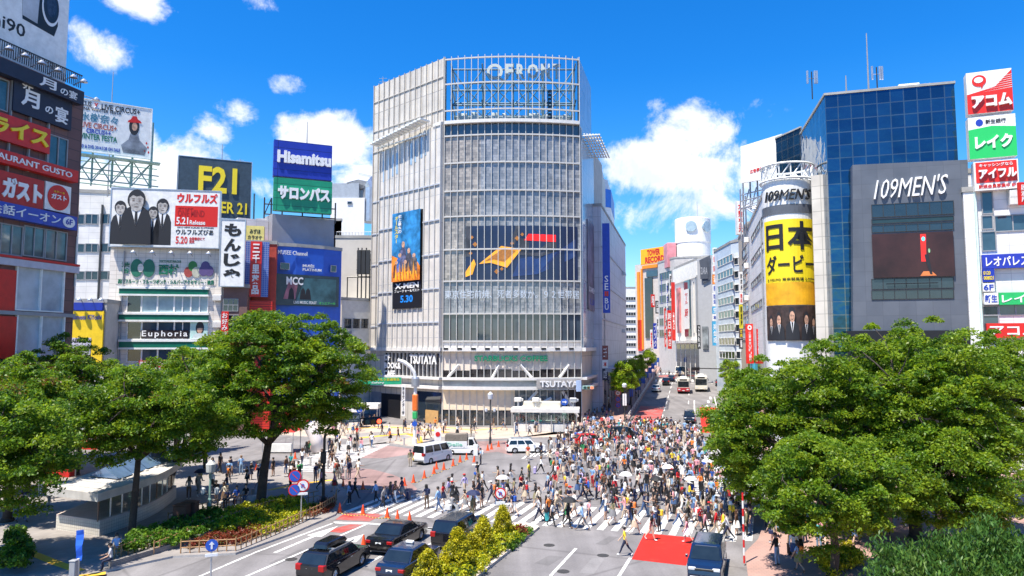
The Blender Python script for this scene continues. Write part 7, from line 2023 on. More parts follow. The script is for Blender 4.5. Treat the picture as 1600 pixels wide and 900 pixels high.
def cached(key, fn, mats):
 if key not in _hm:_hm[key] = fn().mesh(key[0], mats, True)
 return _hm[key]
def put(name, me, loc, rz, parent=None, mats=()):
 o = bpy.data.objects.new(name, me);C.objects.link(o)
 if parent is not None:o.parent = parent
 else:o.location = loc;o.rotation_euler = (0, 0, rz)
 for i, m in enumerate(mats):
  o.material_slots[i].link = 'OBJECT';o.material_slots[i].material = m
 return o
def person(loc, heading, where, group, spec=None, scale=None, face=True, poses=None, detail=True):
 for _ in range(60):
  bd = prng.choice([b for b in BODIES if(poses is None or b['pose']in poses)])
  top = prng.choices(list(TOPC), TOPW)[0];bot = prng.choices(list(BOTC), BOTW)[0]
  hk = prng.random()
  if hk<.10:hname = prng.choice(list(HATM));hkind = HATM[hname][0]
  else:
   hc = prng.choices(list(HAIRM), [60, 28, 9, 3])[0]
   if bd['fem']and prng.random()<.75:hkind = 'long';hname = 'long '+hc
   else:hkind = 'short';hname = 'short '+hc
  if spec:
   if 'top' in spec:top = spec['top']
   if 'bot' in spec:bot = spec['bot']
   if 'hair' in spec:hname = spec['hair'];hkind = HATM[hname][0]if hname in HATM else hname.split()[0]
   if 'body' in spec:
    cand = [b for b in BODIES if all(b[k]==v for k, v in spec['body'].items())]
    bd = prng.choice(cand)
  gar = ('T-shirt' if bd['short']else 'shirt')if not bd['fem']else('blouse' if bd['short']else 'cardigan')
  low = ('skirt' if bd['skirt']else('shorts' if bd['shorts']else 'trousers'))
  if bot=='blue denim' or bot=='pale denim':low = {'skirt':'skirt', 'shorts':'shorts', 'trousers':'jeans'}[low]
  core = 'person in %s %s and %s %s'%(top, gar, bot, low)
  pz_ = {'carrying':'walking', 'looking at a phone':'standing'}.get(bd['pose'], bd['pose'])
  for lab in('%s %s, %s, %s'%(pz_, core, hname, where), '%s, %s, %s'%(core, hname, where), '%s %s, %s'%(pz_, core, where), '%s, %s'%(core, where)):
   if len(lab.split())<=16:break
  if lab not in used_labels:break
 used_labels.add(lab)
 s = scale or prng.uniform(.93, 1.06)*(.95 if bd['fem']else 1.0)
 mats_ = [prng.choice(SKINM), cloth(top, TOPC[top]), cloth('leg '+bot, BOTC[bot]), prng.choice(SHOE)]
 o = put('person', bd['me'], loc, heading, None, mats_)
 o.scale = (s*1.13, s*1.15, s)
 tag(o, lab, 'person', group)
 key = bd['me'].name
 hm = HAIRM[hname.split(' ', 1)[1]]if hname not in HATM else mat('hat '+hname, HATM[hname][1], .8, .05)
 h = put('hair' if hname not in HATM else 'hat', cached(('hair', hkind, key), lambda:hair_mesh(hkind, bd['head']), BLACK), None, 0, o, [hm])
 if hname in HATM:put('hair', cached(('hair', 'short', key), lambda:hair_mesh('short', bd['head']), BLACK), None, 0, o, [HAIRM['black hair']]).scale = (1, 1, 1)
 if bd['skirt']:
  put('skirt', cached(('skirt', key), lambda:skirt_mesh(bd), BLACK), None, 0, o, [cloth('leg '+bot, BOTC[bot])])
 if face:put('face', cached(('face', key), lambda:face_mesh(bd['head']), PSHADE), None, 0, o)
 o['_d'] = 0
 people_log.append((o, bd, s, lab, '%s %s and %s %s'%(top, gar, bot, low), where))
 return o
def held(txt):
 while len(txt.split())>16:txt = txt.rsplit(',', 1)[0]if ',' in txt else txt.rsplit(' ', 1)[0]
 return txt
def backpack(o, bd, s, who, col):
 b = MB(Matrix.Translation(o.location)@Matrix.Rotation(o.rotation_euler[2], 4, 'Z')@Matrix.Scale(s, 4))
 z = 1.05-bd['low']
 b.rbox(-.29, -.125, -.13, .13, z, z+.38, .04)
 for q in(-1, 1):b.tube([(-.13, q*.09, z+.36), (.0, q*.1, z+.40), (.12, q*.1, z+.25), (.0, q*.13, z+.05), (-.13, q*.11, z+.06)], .014, 4)
 return tag(b.build('backpack', mat('bag '+col, TOPC[col], .7, .1, 5)), held('%s backpack on person in %s'%(col, who)), 'backpack', 'backpacks in the crowd')
def handbag(o, bd, s, who, col):
 b = MB(Matrix.Translation(o.location)@Matrix.Rotation(o.rotation_euler[2], 4, 'Z')@Matrix.Scale(s, 4))
 z = .72-bd['low']
 b.rbox(-.14, .14, .26, .36, z-.12, z+.12, .03)
 b.tube([(-.1, .31, z+.11), (-.05, .27, z+.5), (.0, .2, z+.68), (.05, .27, z+.5), (.1, .31, z+.11)], .010, 4)
 return tag(b.build('shoulder_bag', mat('bag '+col, TOPC[col], .6, .1, 5)), held('%s shoulder bag on person in %s'%(col, who)), 'shoulder bag', 'shoulder bags in the crowd')
def umbrella(o, bd, s, who, col):
 r = thing('umbrella', held('%s umbrella held by person in %s'%(col, who)), 'umbrella', o.location, o.rotation_euler[2], 'umbrellas in the crowd')
 z = 1.62*s
 b = MB();n = 8
 pr = [(0.0, z+.46), (.25, z+.42), (.45, z+.30), (.54, z+.18)]
 pts = [(.1+rr*math.cos(2*math.pi*j/n), -.1+rr*math.sin(2*math.pi*j/n), zz)for rr, zz in pr for j in range(n)]
 b.add(pts, [(i*n+j, i*n+(j+1)%n, (i+1)*n+(j+1)%n, (i+1)*n+j)for i in range(3)for j in range(n)])
 b.build('canopy', mat('umbrella '+col, TOPC[col], .7, .05), r, keep=False)
 b = MB();b.tube([(.14, -.16, 1.1*s), (.1, -.1, z+.52)], .012, 5);b.build('shaft', DARK, r, keep=False)
def suitcase(o, s, who, col):
 r = thing('suitcase', held('%s suitcase pulled by person in %s'%(col, who)), 'suitcase', o.location+Vector((math.cos(o.rotation_euler[2]), math.sin(o.rotation_euler[2]), 0))*-.55, o.rotation_euler[2], 'suitcases in the crowd')
 b = MB();b.rbox(-.13, .13, -.2, .2, .06, .66, .04);b.build('shell', mat('case '+col, TOPC[col], .4, .1), r, keep=False)
 b = MB()
 for q in(-.12, .12):b.tube([(.1, q, .6), (.25, q, .95)], .012, 4)
 b.tube([(.25, -.12, .95), (.25, .12, .95)], .014, 4);b.build('handle', DARK, r, keep=False)
 for q in(-.15, .15):
  b = MB();b.lathe([(.05, -.02), (.05, .02)], 8, c=(0, q, .05), axis='y');b.build('wheel', TYRE, r, keep=False)
def in_poly(x, y, P):
 c = False
 for i in range(len(P)):
  x0, y0 = P[i];x1, y1 = P[i-1]
  if(y0>y)!=(y1>y)and x<(x1-x0)*(y-y0)/(y1-y0)+x0:c = not c
 return c
spots = []
def taken(p, gap):
 return any((p.x-q[0].x)**2+(p.y-q[0].y)**2<gap*gap for q in spots)
CARBOX = [(622, 851, 2.6), (716, 845, 2.6), (523, 893, 2.6), (676, 721, 2.5), (722, 709, 2.0), (821, 706, 2.3), (921, 697, 2.1), (972, 686, 2.3), (1106, 893, 2.5), (1075, 655, 2.3), (700, 856, 2.2)]
carpts = [(ground(a, b), r)for a, b, r in CARBOX]
GR_ZONE = {}
def scatter(P, n, heads, where, gap=.62, z=0.0, jitter=35):
 "walkers standing on the ground inside a surveyed outline"
 W = [(ground(a, b).x, ground(a, b).y)for a, b in P]
 lo = (min(a for a, _ in W), min(b for _, b in W));hi = (max(a for a, _ in W), max(b for _, b in W))
 k = t = 0
 while k<n and t<n*90:
  t+=1
  p = Vector((prng.uniform(lo[0], hi[0]), prng.uniform(lo[1], hi[1]), z))
  if not in_poly(p.x, p.y, W)or taken(p, gap):continue
  if any((p-q).length<r for q, r in carpts):continue
  if n>60 and prng.random()>.55+.3*math.sin(p.x*.9+p.y*.35)*math.sin(p.y*.8-p.x*.3)+.02*(p.x-10):continue
  h = prng.choice(heads)+prng.uniform(-jitter, jitter)
  spots.append((p, math.radians(h), where));k+=1
CW = math.degrees(math.atan2(c1.y-c0.y, c1.x-c0.x))
EAST, WEST = CW, CW+180
NORTH = math.degrees(HD)
# hand placed walkers near the camera
SPECIAL = [((977, 869), NORTH+95, 'alone before the red lane', dict(top='yellow', bot='navy', hair='short black hair', body=dict(pose='striding', fem=False, short=True, shorts=False))), ((1018, 845), EAST, 'at the upper edge of the red lane', dict(top='black', bot='beige', hair='short brown hair', body=dict(pose='walking', fem=False, short=True, shorts=True))), ((992, 836), EAST, 'stepping off the near crossing', dict(top='cream', bot='beige', hair='long brown hair', body=dict(pose='striding', fem=True, skirt=True, short=True))), ((1074, 849), WEST, 'crossing beside the red lane', dict(top='pink', bot='white', hair='long brown hair', body=dict(pose='walking', fem=True, skirt=True, short=True))), ((910, 829), WEST, 'at the near edge of the zebra', dict(top='light blue', bot='grey', hair='short black hair', body=dict(pose='striding', fem=False, short=False))), ((888, 825), EAST, 'under the dark umbrella by the median tip', dict(top='black', bot='black', body=dict(pose='walking', fem=True, skirt=False, short=False))), ((863, 823), EAST, 'right of the median tip', dict(top='white', bot='black', body=dict(pose='walking', fem=True, skirt=False))), ((685, 801), WEST, 'walking left at the near zebra edge', dict(top='light blue', bot='blue denim', hair='short black hair', body=dict(pose='walking', fem=False, short=False))), ((738, 810), EAST, 'at the near zebra edge', dict(top='khaki', bot='khaki', hair='white cap', body=dict(pose='walking', fem=False, short=False))), ((1102, 838), EAST, 'by the people carrier', dict(top='pink', bot='black', hair='long black hair', body=dict(pose='walking', fem=True, skirt=False))), ((1130, 842), EAST, 'behind the people carrier', dict(top='yellow', bot='khaki', body=dict(pose='carrying', fem=False, short=False))), ((1119, 838), EAST, 'left of the yellow walker', dict(top='red', bot='beige', body=dict(pose='walking', fem=True, short=False))), ((1137, 846), WEST, 'at the right kerb end of the zebra', dict(top='pale grey', bot='navy', hair='short black hair', body=dict(pose='striding', fem=False, short=False))), ((641, 729), -90, 'guarding the white delivery van', dict(top='khaki', bot='beige', hair='navy cap', body=dict(pose='standing', fem=False, short=False))), ((751, 726), 180, 'beside the sign stand', dict(top='light blue', bot='navy', hair='navy cap', body=dict(pose='standing', fem=False, short=True))), ((825, 719), -100, 'in front of the white estate wagon', dict(top='red', bot='beige', body=dict(pose='standing', fem=True, short=True))), ((845, 741), EAST, 'pulling a pale suitcase', dict(top='white', bot='black', body=dict(pose='striding', fem=False, short=False))), ((865, 746), EAST, 'behind the pale suitcase', dict(top='orange', bot='black', body=dict(pose='walking', fem=True, skirt=False))), ((587, 786), WEST, 'in the tree shade on the zebra', dict(top='light blue', bot='black', body=dict(pose='walking', fem=True, skirt=False, short=False))), ((599, 796), EAST, 'in the tree shade on the zebra', dict(top='grey', bot='black', body=dict(pose='walking', fem=False, short=False))), ((609, 787), EAST, 'in the tree shade on the zebra', dict(top='black', bot='navy', body=dict(pose='striding', fem=False, short=False))), ((617, 786), EAST, 'in the tree shade on the zebra', dict(top='brown', bot='white', body=dict(pose='walking', fem=True, skirt=False, short=False))), ((628, 780), WEST, 'leaving the tree shade', dict(top='navy', bot='grey', body=dict(pose='walking', fem=True, skirt=True))), ((546, 788), WEST, 'at the left kerb end of the zebra', dict(top='light blue', bot='black', body=dict(pose='standing', fem=False, short=False))), ((554, 780), EAST, 'at the left kerb end of the zebra', dict(top='black', bot='black', body=dict(pose='striding', fem=False, short=False))), ]
special_objs = []
for(px, py), hd_, where, spec in SPECIAL:
 p = ground(px, py, 0.0);spots.append((p, math.radians(hd_), where, spec))
near_band = [(640, 800), (655, 774), (760, 776), (860, 782), (960, 786), (1080, 795), (1172, 805), (1185, 848), (1090, 836), (960, 828), (850, 818), (800, 812), (690, 803)]
scatter([(842, 816), (850, 768), (960, 770), (1090, 785), (1178, 800), (1190, 846), (1050, 834), (940, 825)], 96, [EAST, WEST, EAST], 'on the near zebra', .56)
scatter([(655, 800), (690, 772), (775, 774), (846, 784), (842, 812), (780, 808)], 25, [EAST, WEST, WEST], 'left part of the near zebra', .62)
scatter([(680, 772), (740, 752), (850, 752), (850, 778), (760, 775)], 9, [EAST, WEST], 'open asphalt above the zebra', 1.1)
scatter([(850, 770), (855, 725), (905, 700), (1000, 694), (1100, 696), (1120, 740), (1130, 790), (1000, 775)], 230, [EAST, 40, 220, WEST, 60, 240], 'middle of the crossing', .74)
scatter([(840, 720), (880, 690), (980, 668), (1040, 668), (1060, 676), (1095, 678), (1102, 694), (1000, 692), (900, 700)], 150, [EAST, 200, 20, 60], 'far side of the crossing', .72)
scatter([(1092, 800), (1085, 700), (1110, 690), (1165, 760), (1180, 800)], 22, [NORTH, NORTH+180], 'right zebra under the trees', .8)
scatter([(452, 738), (500, 698), (590, 698), (560, 718), (505, 738)], 20, [NORTH, 250, 90], 'left zebra', .9)
scatter([(515, 745), (530, 735), (560, 735), (560, 752), (530, 758)], 9, [300, 0, 20], 'waiting on the reddish corner', .7)
people_near = len(spots)
scatter([(585, 680), (650, 672), (700, 672), (690, 690), (600, 694)], 20, [0, 180, 200, 20], 'corner left of the van', .8, .12)
scatter([(480, 682), (560, 664), (600, 668), (580, 688), (500, 694)], 20, [0, 180, 270], 'far left corner', .8, .12)
scatter([(700, 668), (800, 664), (905, 664), (900, 682), (800, 684), (700, 688)], 26, [0, 180], 'pavement below the glass building', 1.0, .12)
scatter([(890, 680), (905, 656), (955, 650), (962, 668), (935, 680)], 36, [0, 180, 70, 250], 'corner at the street mouth', .62, .12)
scatter([(300, 770), (330, 735), (430, 740), (520, 752), (525, 772), (440, 775), (360, 785)], 26, [0, 90, 200, 270], 'shaded left square', .9, .12)
scatter([(20, 800), (60, 770), (85, 770), (80, 820), (40, 840)], 7, [0, 90, 250], 'left of the glazed shelter', .9, .12)
scatter([(290, 780), (330, 772), (360, 790), (310, 798)], 4, [250, 90], 'behind the brown boxes', .9, .12)
scatter([(1190, 830), (1200, 800), (1320, 790), (1420, 800), (1440, 850), (1200, 870)], 34, [200, 20, 100], 'under the right trees', .9, .12)
scatter([(1185, 900), (1200, 872), (1260, 874), (1250, 905)], 4, [100, 280], 'by the red and white post', .9, .12)
scatter([(1340, 780), (1480, 770), (1560, 780), (1500, 830), (1380, 830)], 16, [200, 20], 'behind the big right trunk', 1.0, .12)
# far pavements of the street
for k in range(58):
 side = prng.random()<.5
 o_ = prng.uniform(-13.5, -8)if side else prng.uniform(8.6, 13)
 d = prng.uniform(4, 95)
 p = AX+ST*d+SN*o_;p.z = .045*d+.12
 if taken(p, .8):continue
 spots.append((p, HS+prng.choice((0, math.pi))+prng.uniform(-.3, .3), 'left pavement up the street' if side else 'right pavement up the street'))
for k in range(46):
 d = prng.uniform(68, 108);o_ = prng.uniform(-8, 9)
 if 84<d<90 or o_>3 or o_<-6:
  p = AX+ST*d+SN*o_;p.z = .045*d+(.02)
  spots.append((p, HS+prng.uniform(-3, 3), 'far crossing up the street'))
def dist(s):return s[0].y
spots.sort(key=lambda s:(len(s)<4, s[0].y))
SINGLE = 300
single, mass = spots[:SINGLE], spots[SINGLE:]
for k, s in enumerate(single):
 w_ = s[2]
 st_ = 'waiting' in w_ or 'pavement below' in w_ or 'square' in w_
 o = person(s[0], s[1], w_, 'people at the crossing', s[3]if len(s)>3 else None, face=s[0].y<75, poses=('standing', 'looking at a phone', 'walking')if st_ else None)
bagc = ['black', 'red', 'navy', 'brown', 'teal', 'orange', 'beige', 'pink', 'yellow', 'white', 'green', 'blue', 'grey']
ul = set()
for k, (o, bd, s, lab, who, where)in enumerate(people_log):
 short = '%s, %s'%(who, where)
 c_ = prng.choice(bagc)
 x = prng.random()
 if short in ul:continue
 ul.add(short)
 if 'pulling a pale suitcase' in where:suitcase(o, s, short, 'lilac')
 elif 'dark umbrella' in where:umbrella(o, bd, s, short, 'black')
 elif x<.17:backpack(o, bd, s, short, c_)
 elif x<.36:handbag(o, bd, s, short, c_)
 elif x<.395 and o.location.y>50:umbrella(o, bd, s, short, prng.choice(['black', 'white', 'white', 'navy', 'pale grey']))
 elif x<.41:suitcase(o, s, short, prng.choice(['black', 'navy', 'grey', 'teal', 'lilac']))
allm = []
def midx(m):
 if m not in allm:allm.append(m)
 return allm.index(m)
_bc = {}
def arr(me):
 if me.name not in _bc:
  V = np.zeros(len(me.vertices)*3);me.vertices.foreach_get('co', V)
  _bc[me.name] = (V.reshape(-1, 3), [tuple(p.vertices)for p in me.polygons], [p.material_index for p in me.polygons])
 return _bc[me.name]
cv, cf, cm = [], [], []
nb = 0
for s in mass:
 bd = prng.choice(BODIES)
 top = prng.choices(list(TOPC), TOPW)[0];bot = prng.choices(list(BOTC), BOTW)[0];hc = prng.choices(list(HAIRM), [60, 28, 9, 3])[0]
 sk = midx(prng.choice(SKINM));tm = midx(cloth(top, TOPC[top]));bm = midx(cloth('leg '+bot, BOTC[bot]));sm = midx(prng.choice(SHOE));hm = midx(HAIRM[hc])
 Mx = np.array(Matrix.Rotation(s[1], 3, 'Z'))*prng.uniform(.92, 1.05)
 parts = [(bd['me'], [sk, tm, bm, sm])]
 hk = 'long' if bd['fem']and prng.random()<.7 else 'short'
 parts.append((cached(('hair', hk, bd['me'].name), lambda:hair_mesh(hk, bd['head']), BLACK), [hm]))
 if bd['skirt']:parts.append((cached(('skirt', bd['me'].name), lambda:skirt_mesh(bd), BLACK), [bm]))
 for me, ms in parts:
  V, F, mi = arr(me)
  cv.append(V*np.array([1.13, 1.15, 1])@Mx.T+np.array(s[0]));cf+=[tuple(i+nb for i in f)for f in F];cm+=[ms[i]for i in mi];nb+=len(V)
if mass:
 me = bpy.data.meshes.new('crowd');me.from_pydata(np.concatenate(cv).tolist(), [], cf)
 for m in allm:me.materials.append(m)
 me.polygons.foreach_set('material_index', cm);me.polygons.foreach_set('use_smooth', [True]*len(cm))
 o = bpy.data.objects.new('crowd', me);C.objects.link(o)
 tag(o, 'distant crowd of walkers along the far pavements and up the street', 'crowd', None, 'stuff')
print('people', len(single), len(mass))
CONEM = mat('cone orange', (.80, .085, .015), .5, .06)
def make_cone():
 r = thing('traffic_cone', 'x', 'traffic cone', (0, 0, 0), 0, 'traffic cones')
 b = MB();b.lathe([(.17, .03), (.15, .1), (.045, .66), (.03, .70)], 14);b.build('body', CONEM, r, keep=False)
 b = MB();b.rbox(-.2, .2, -.2, .2, 0.008, .045, .012);b.build('base', mat('cone base', (.6, .07, .015), .6), r, keep=False)
 return r
cones = [((646, 754), 'first cone of the roped row that runs from the pink corner to the van'), ((663, 747), 'second cone of the roped row from the pink corner to the van'), ((678, 740), 'third cone of the roped row, in front of the van'), ((682, 733), 'cone standing just behind the third cone of the row by the van'), ((693.5, 734), 'fourth cone of the roped row beside the van'), ((708, 728), 'fifth cone of the roped row right of the van'), ((719, 722), 'sixth cone of the roped row below the canvas truck'), ((729, 718), 'seventh cone of the roped row below the canvas truck'), ((741, 722), 'last cone of the row, by the guard in light blue'), ((762, 704), 'left cone of three on the reddish asphalt by the lamp post'), ((768, 702), 'middle cone of three by the lamp post'), ((779, 698), 'right cone of three by the lamp post'), ((567, 764.5), 'cone on the reddish corner in front of the waiting people'), ((632, 759), 'cone at the tip of the pink corner'), ((536, 762), 'cone at the kerb beside the waiting group'), ((448, 723), 'nearest of three cones on the left zebra'), ((461, 717), 'farthest of three cones on the left zebra'), ((400, 736), 'cone half hidden behind the forked trunk'), ((530.7, 801), 'cone at the kerb end of the near zebra, left of the worn red paint'), ((567, 804), 'cone on the worn red paint below the zebra'), ((605, 809), 'cone right of the worn red paint'), ((640, 815.5), 'cone right behind the black saloon roof'), ((621, 813), 'cone hidden behind the black saloon'), ((568, 854), 'cone beside the rear wheel of the black saloon'), ((539, 862), 'cone between the roof box and the black saloon')]
c_ = make_cone()
for i, ((px, py), lab)in enumerate(cones):
 o = c_ if i==0 else dup(c_)
 o.location = ground(px, py, .0);o['label'] = lab
BARY = mat('barrier yellow', (.75, .5, .03), .5, .1)
BARM = bpy.data.materials.new('striped rope');BARM.use_nodes = True
_n, _l = BARM.node_tree.nodes, BARM.node_tree.links
_co = _n.new('ShaderNodeTexCoord');_wv = _n.new('ShaderNodeTexWave');_wv.inputs['Scale'].default_value = 1.4;_l.new(_co.outputs['Object'], _wv.inputs[0])
_gt = _n.new('ShaderNodeMath');_gt.operation = 'GREATER_THAN';_l.new(_wv.outputs['Fac'], _gt.inputs[0]);_gt.inputs[1].default_value = .5
_mx = _n.new('ShaderNodeMix');_mx.data_type = 'RGBA';_l.new(_gt.outputs[0], _mx.inputs[0]);_mx.inputs[6].default_value = (.02, .02, .02, 1);_mx.inputs[7].default_value = (.75, .48, .02, 1);_l.new(_mx.outputs[2], _n['Principled BSDF'].inputs['Base Color'])
def rope(a, b_, label):
 A, B_ = ground(*a, .66), ground(*b_, .66)
 mid = (A+B_)/2-Vector((0, 0, .12))
 bb = MB();bb.tube([A, (A+mid)/2-Vector((0, 0, .03)), mid, (B_+mid)/2-Vector((0, 0, .03)), B_], .022, 5)
 tag(bb.build('barrier_rope', BARM), label, 'rope', 'striped ropes between the cones')
rope((530.7, 801), (567, 804), 'striped rope from the kerb cone to the cone on the worn red paint')
rope((567, 804), (605, 809), 'striped rope over the worn red paint')
rope((605, 809), (640, 815.5), 'striped rope above the black saloon')
rope((568, 854), (605, 830), 'striped rope running from the saloon rear wheel to the cones above')
rope((539, 862), (568, 854), 'striped rope between the roof box and the black saloon')
rope((536, 762), (567, 764.5), 'striped rope before the waiting group')
rope((567, 764.5), (632, 759), 'striped rope across the reddish corner')
for i in range(6):
 ks = [(646, 754), (663, 747), (678, 740), (693.5, 734), (708, 728), (719, 722), (729, 718)]
 rope(ks[i], ks[i+1], 'striped rope between cone %s and cone %s of the row by the van'%(('one', 'two', 'three', 'four', 'five', 'six')[i], ('two', 'three', 'four', 'five', 'six', 'seven')[i]))
def disc(mb_parent, c, r, m, y, name='sign_disc'):
 b = MB();b.lathe([(r, -.012), (r, .012)], 24, c=(c[0], y, c[1]), axis='y')
 return b.build(name, m, mb_parent, keep=False)
REDD = mat('traffic red', (.65, .02, .02), .35, 0);BLUD = mat('traffic blue', (.02, .10, .5), .35, 0);WHTD = mat('traffic white', (.8, .8, .8), .35, 0)
def noparking(r, x, z, rad=.3, y=-.08):
 disc(r, (x, z), rad, REDD, y);disc(r, (x, z), rad*.82, BLUD, y-.016, 'sign_field')
 b = MB();b.add([(x+a, y-.034, z+c)for a, c in((-.2, .16), (-.16, .2), (.2, -.16), (.16, -.2))], [(0, 1, 2, 3)]);b.build('sign_bar', REDD, r, keep=False)
def uturn(r, x, z, rad=.32, y=-.08):
 disc(r, (x, z), rad, REDD, y);disc(r, (x, z), rad*.78, WHTD, y-.016, 'sign_field')
 b = MB();b.tube([(x+.07, y-.036, z-.14), (x+.07, y-.036, z+.05), (x+.03, y-.036, z+.1), (x-.03, y-.036, z+.1), (x-.07, y-.036, z+.05), (x-.07, y-.036, z-.06)], .028, 5);b.build('sign_arrow', BLUD, r, keep=False)
 b = MB();b.add([(x-.14, y-.04, z-.05), (x, y-.04, z-.05), (x-.07, y-.04, z-.15)], [(0, 1, 2)]);b.build('sign_arrow', BLUD, r, keep=False)
 b = MB();b.add([(x+a, y-.055, z+c)for a, c in((-.2, .15), (-.16, .19), (.2, -.15), (.16, -.19))], [(0, 1, 2, 3)]);b.build('sign_bar', REDD, r, keep=False)
def post(name, label, px, py, h, cat='road sign', z=.12, r=.045, m=STEEL, group=None):
 p = ground(px, py, z)
 t = thing(name, label, cat, p, math.atan2(p.x, p.y)*-1, group)
 b = MB();b.lathe([(r*1.8, 0), (r*1.8, .08), (r, .1), (r, h)], 8);b.build('post', m, t, keep=False)
 return t
t = post('road_sign', 'sign post with two no parking discs and a no U-turn disc on the planted bed', 470, 815, 3.45)
noparking(t, -.45, 3.05, .42);noparking(t, -.45, 2.15, .42);uturn(t, .08, 2.4, .43)
b = MB();b.rbox(-.25, .41, -.1, -.075, 1.78, 1.95, .008);b.build('sign_plate', WHTD, t, keep=False)
t = post('road_sign', 'blue round sign with a white upward arrow at the lower left lane', 329, 908, 1.9, z=.12)
disc(t, (0, 1.78), .3, BLUD, -.07);b = MB();b.slab([(-.045, 1.6), (.045, 1.6), (.045, 1.82), (.13, 1.82), (0, 1.98), (-.13, 1.82), (-.045, 1.82)], -.1, -.086);b.build('sign_arrow', WHTD, t, keep=False)
b = MB();b.rbox(-.3, .3, -.08, -.06, 1.22, 1.38, .008);b.build('sign_plate', WHTD, t, keep=False)
t = post('road_sign', 'no U-turn disc over a small white plate at the median tip', 782, 832, 2.5, z=.16)
uturn(t, 0, 2.45, .36);b = MB();b.rbox(-.3, .3, -.1, -.075, 1.72, 1.95, .008);b.build('sign_plate', WHTD, t, keep=False)
t = post('road_sign', 'no parking discs at the mouth of the shopping street', 966, 652, 4.2)
uturn(t, 0, 4.0, .48);noparking(t, 0, 3.0, .45);noparking(t, 0, 2.0, .45)
t = post('road_sign', 'blue round sign with a left arrow before the black gate pole', 560.5, 700, 4.6)
t['label'] = 'blue parking sign on a pole at the far left corner'
disc(t, (0, 4.4), .35, BLUD, -.07);b = MB();letter(b, 'L', -.1, 4.22, .22, .34, -.1);b.build('lettering', WHTD, t, keep=False)
# signal mast with a street name board
p = ground(505, 787, .12)
sg_ = thing('signal_mast', 'black signal mast with a curved arm, street name board and a lit red lamp', 'traffic light', p)
u = Vector((.87, .49, 0)).normalized()
def q_(d, z):return(u.x*d, u.y*d, z)
b = MB();b.lathe([(.16, 0), (.16, .5), (.11, .6), (.1, 4.9)], 10);b.tube([q_(0, 4.85), q_(.1, 5.4), q_(.45, 5.85), q_(1.0, 6.1), q_(2.0, 6.2), q_(4.6, 6.25)], [.1, .1, .09, .08, .07, .06], 8);b.build('mast', BLACK, sg_, keep=False)
ang = math.atan2(u.y, u.x)
Mx = Matrix.Rotation(ang, 4, 'Z')
b = MB(Mx);b.rbox(1.3, 2.75, -.1, -.04, 5.95, 6.55, .02);bd_ = b.build('name_board', mat('board slate', (.10, .16, .22), .5), sg_, keep=False)
b = MB(Mx);letter(b, '渋谷駅前', 1.42, 6.22, 1.2, .26, -.105);letter(b, 'Shibuya Sta.', 1.5, 6.02, 1.0, .14, -.105);b.build('lettering', WHTD, bd_, keep=False)
b = MB(Mx);b.rbox(2.95, 4.45, -.3, -.05, 5.7, 6.2, .06);sh = b.build('signal_head', BLACK, sg_, keep=False)
for k, (x, m)in enumerate(((3.22, mat('lamp green off', (.01, .05, .05), .3)), (3.7, mat('lamp amber off', (.08, .05, .01), .3)), (4.18, mat('lamp red lit', (.9, .08, .03), .3, 0, emit=(1, .08, .03, 2.2))))):
 b = MB(Mx);b.lathe([(.18, -.03), (.18, .0)], 16, c=(x, -.31, 5.95), axis='y');b.build('lamp', m, sh, keep=False)
b = MB();b.rbox(-.2, .2, -.3, -.1, 3.0, 3.9, .05);b.build('walk_signal', BLACK, sg_, keep=False)
# signal at the right of the glass building
p = ground(882, 670, .12)
s2 = thing('signal_mast', 'slim dark signal pole with a hooked arm in front of the glass building', 'traffic light', p)
zz = zat(882, 612, p.y)
b = MB();b.lathe([(.12, 0), (.09, .4), (.08, zz-.8)], 8);b.tube([(0, 0, zz-.8), (.15, 0, zz-.2), (.7, 0, zz+.3), (1.6, 0, zz+.55), (3.8, 0, zz+.6)], .07, 6);b.build('mast', BLACK, s2, keep=False)
b = MB();b.rbox(2.6, 4.3, -.3, -.05, zz+.2, zz+.75, .06);sh = b.build('signal_head', GREENSTEEL, s2, keep=False)
for x, m in((2.95, MATS['lamp green off']), (3.45, MATS['lamp amber off']), (3.95, MATS['lamp red lit'])):
 b = MB();b.lathe([(.19, -.03), (.19, 0)], 16, c=(x, -.31, zz+.48), axis='y');b.build('lamp', m, sh, keep=False)
disc(s2, (0, zz-1.6), .5, BLUD, -.1);b = MB();b.slab([(-.3, zz-1.65), (.1, zz-1.65), (.1, zz-1.8), (.35, zz-1.58), (.1, zz-1.36), (.1, zz-1.5), (-.3, zz-1.5)], -.14, -.12);b.build('sign_arrow', WHTD, s2, keep=False)
b = MB();b.rbox(-.3, .3, -.25, -.1, zz-4.0, zz-2.9, .05);b.build('walk_signal', GREENSTEEL, s2, keep=False)
b = MB();b.rbox(1.7, 2.45, -.1, -.05, zz-.1, zz+1.5, .02);b.build('name_board', mat('board pale blue', (.35, .45, .65), .5), s2, keep=False)
# gate post of the side street
p = ground(648, 693, .12);zt_ = zat(648, 584, p.y)
g_ = thing('gate_post', 'white and green post with a curved white arm at the side street', 'gate', p)
b = MB();b.lathe([(.3, 0), (.3, .6), (.2, .7), (.2, zt_-1.2)], 12);b.build('post', WHITE, g_, keep=False)
b = MB();b.lathe([(.48, zt_-1.7), (.5, zt_-1.5), (.5, zt_-.7), (.42, zt_-.5)], 14);b.build('collar', STEEL, g_, keep=False)
b = MB();b.tube([(0, 0, zt_-.7), (-.15, 0, zt_), (-.6, 0, zt_+.7), (-1.4, 0, zt_+1.3), (-2.2, 0, zt_+1.55)], [.2, .22, .24, .24, .2], 8);b.build('arm', WHITE, g_, keep=False)
b = MB();b.rbox(-.33, .33, -.33, .33, zt_-4.6, zt_-2.6, .1);b.build('signal_panel', mat('panel orange', (.8, .18, .03), .4), g_, keep=False)
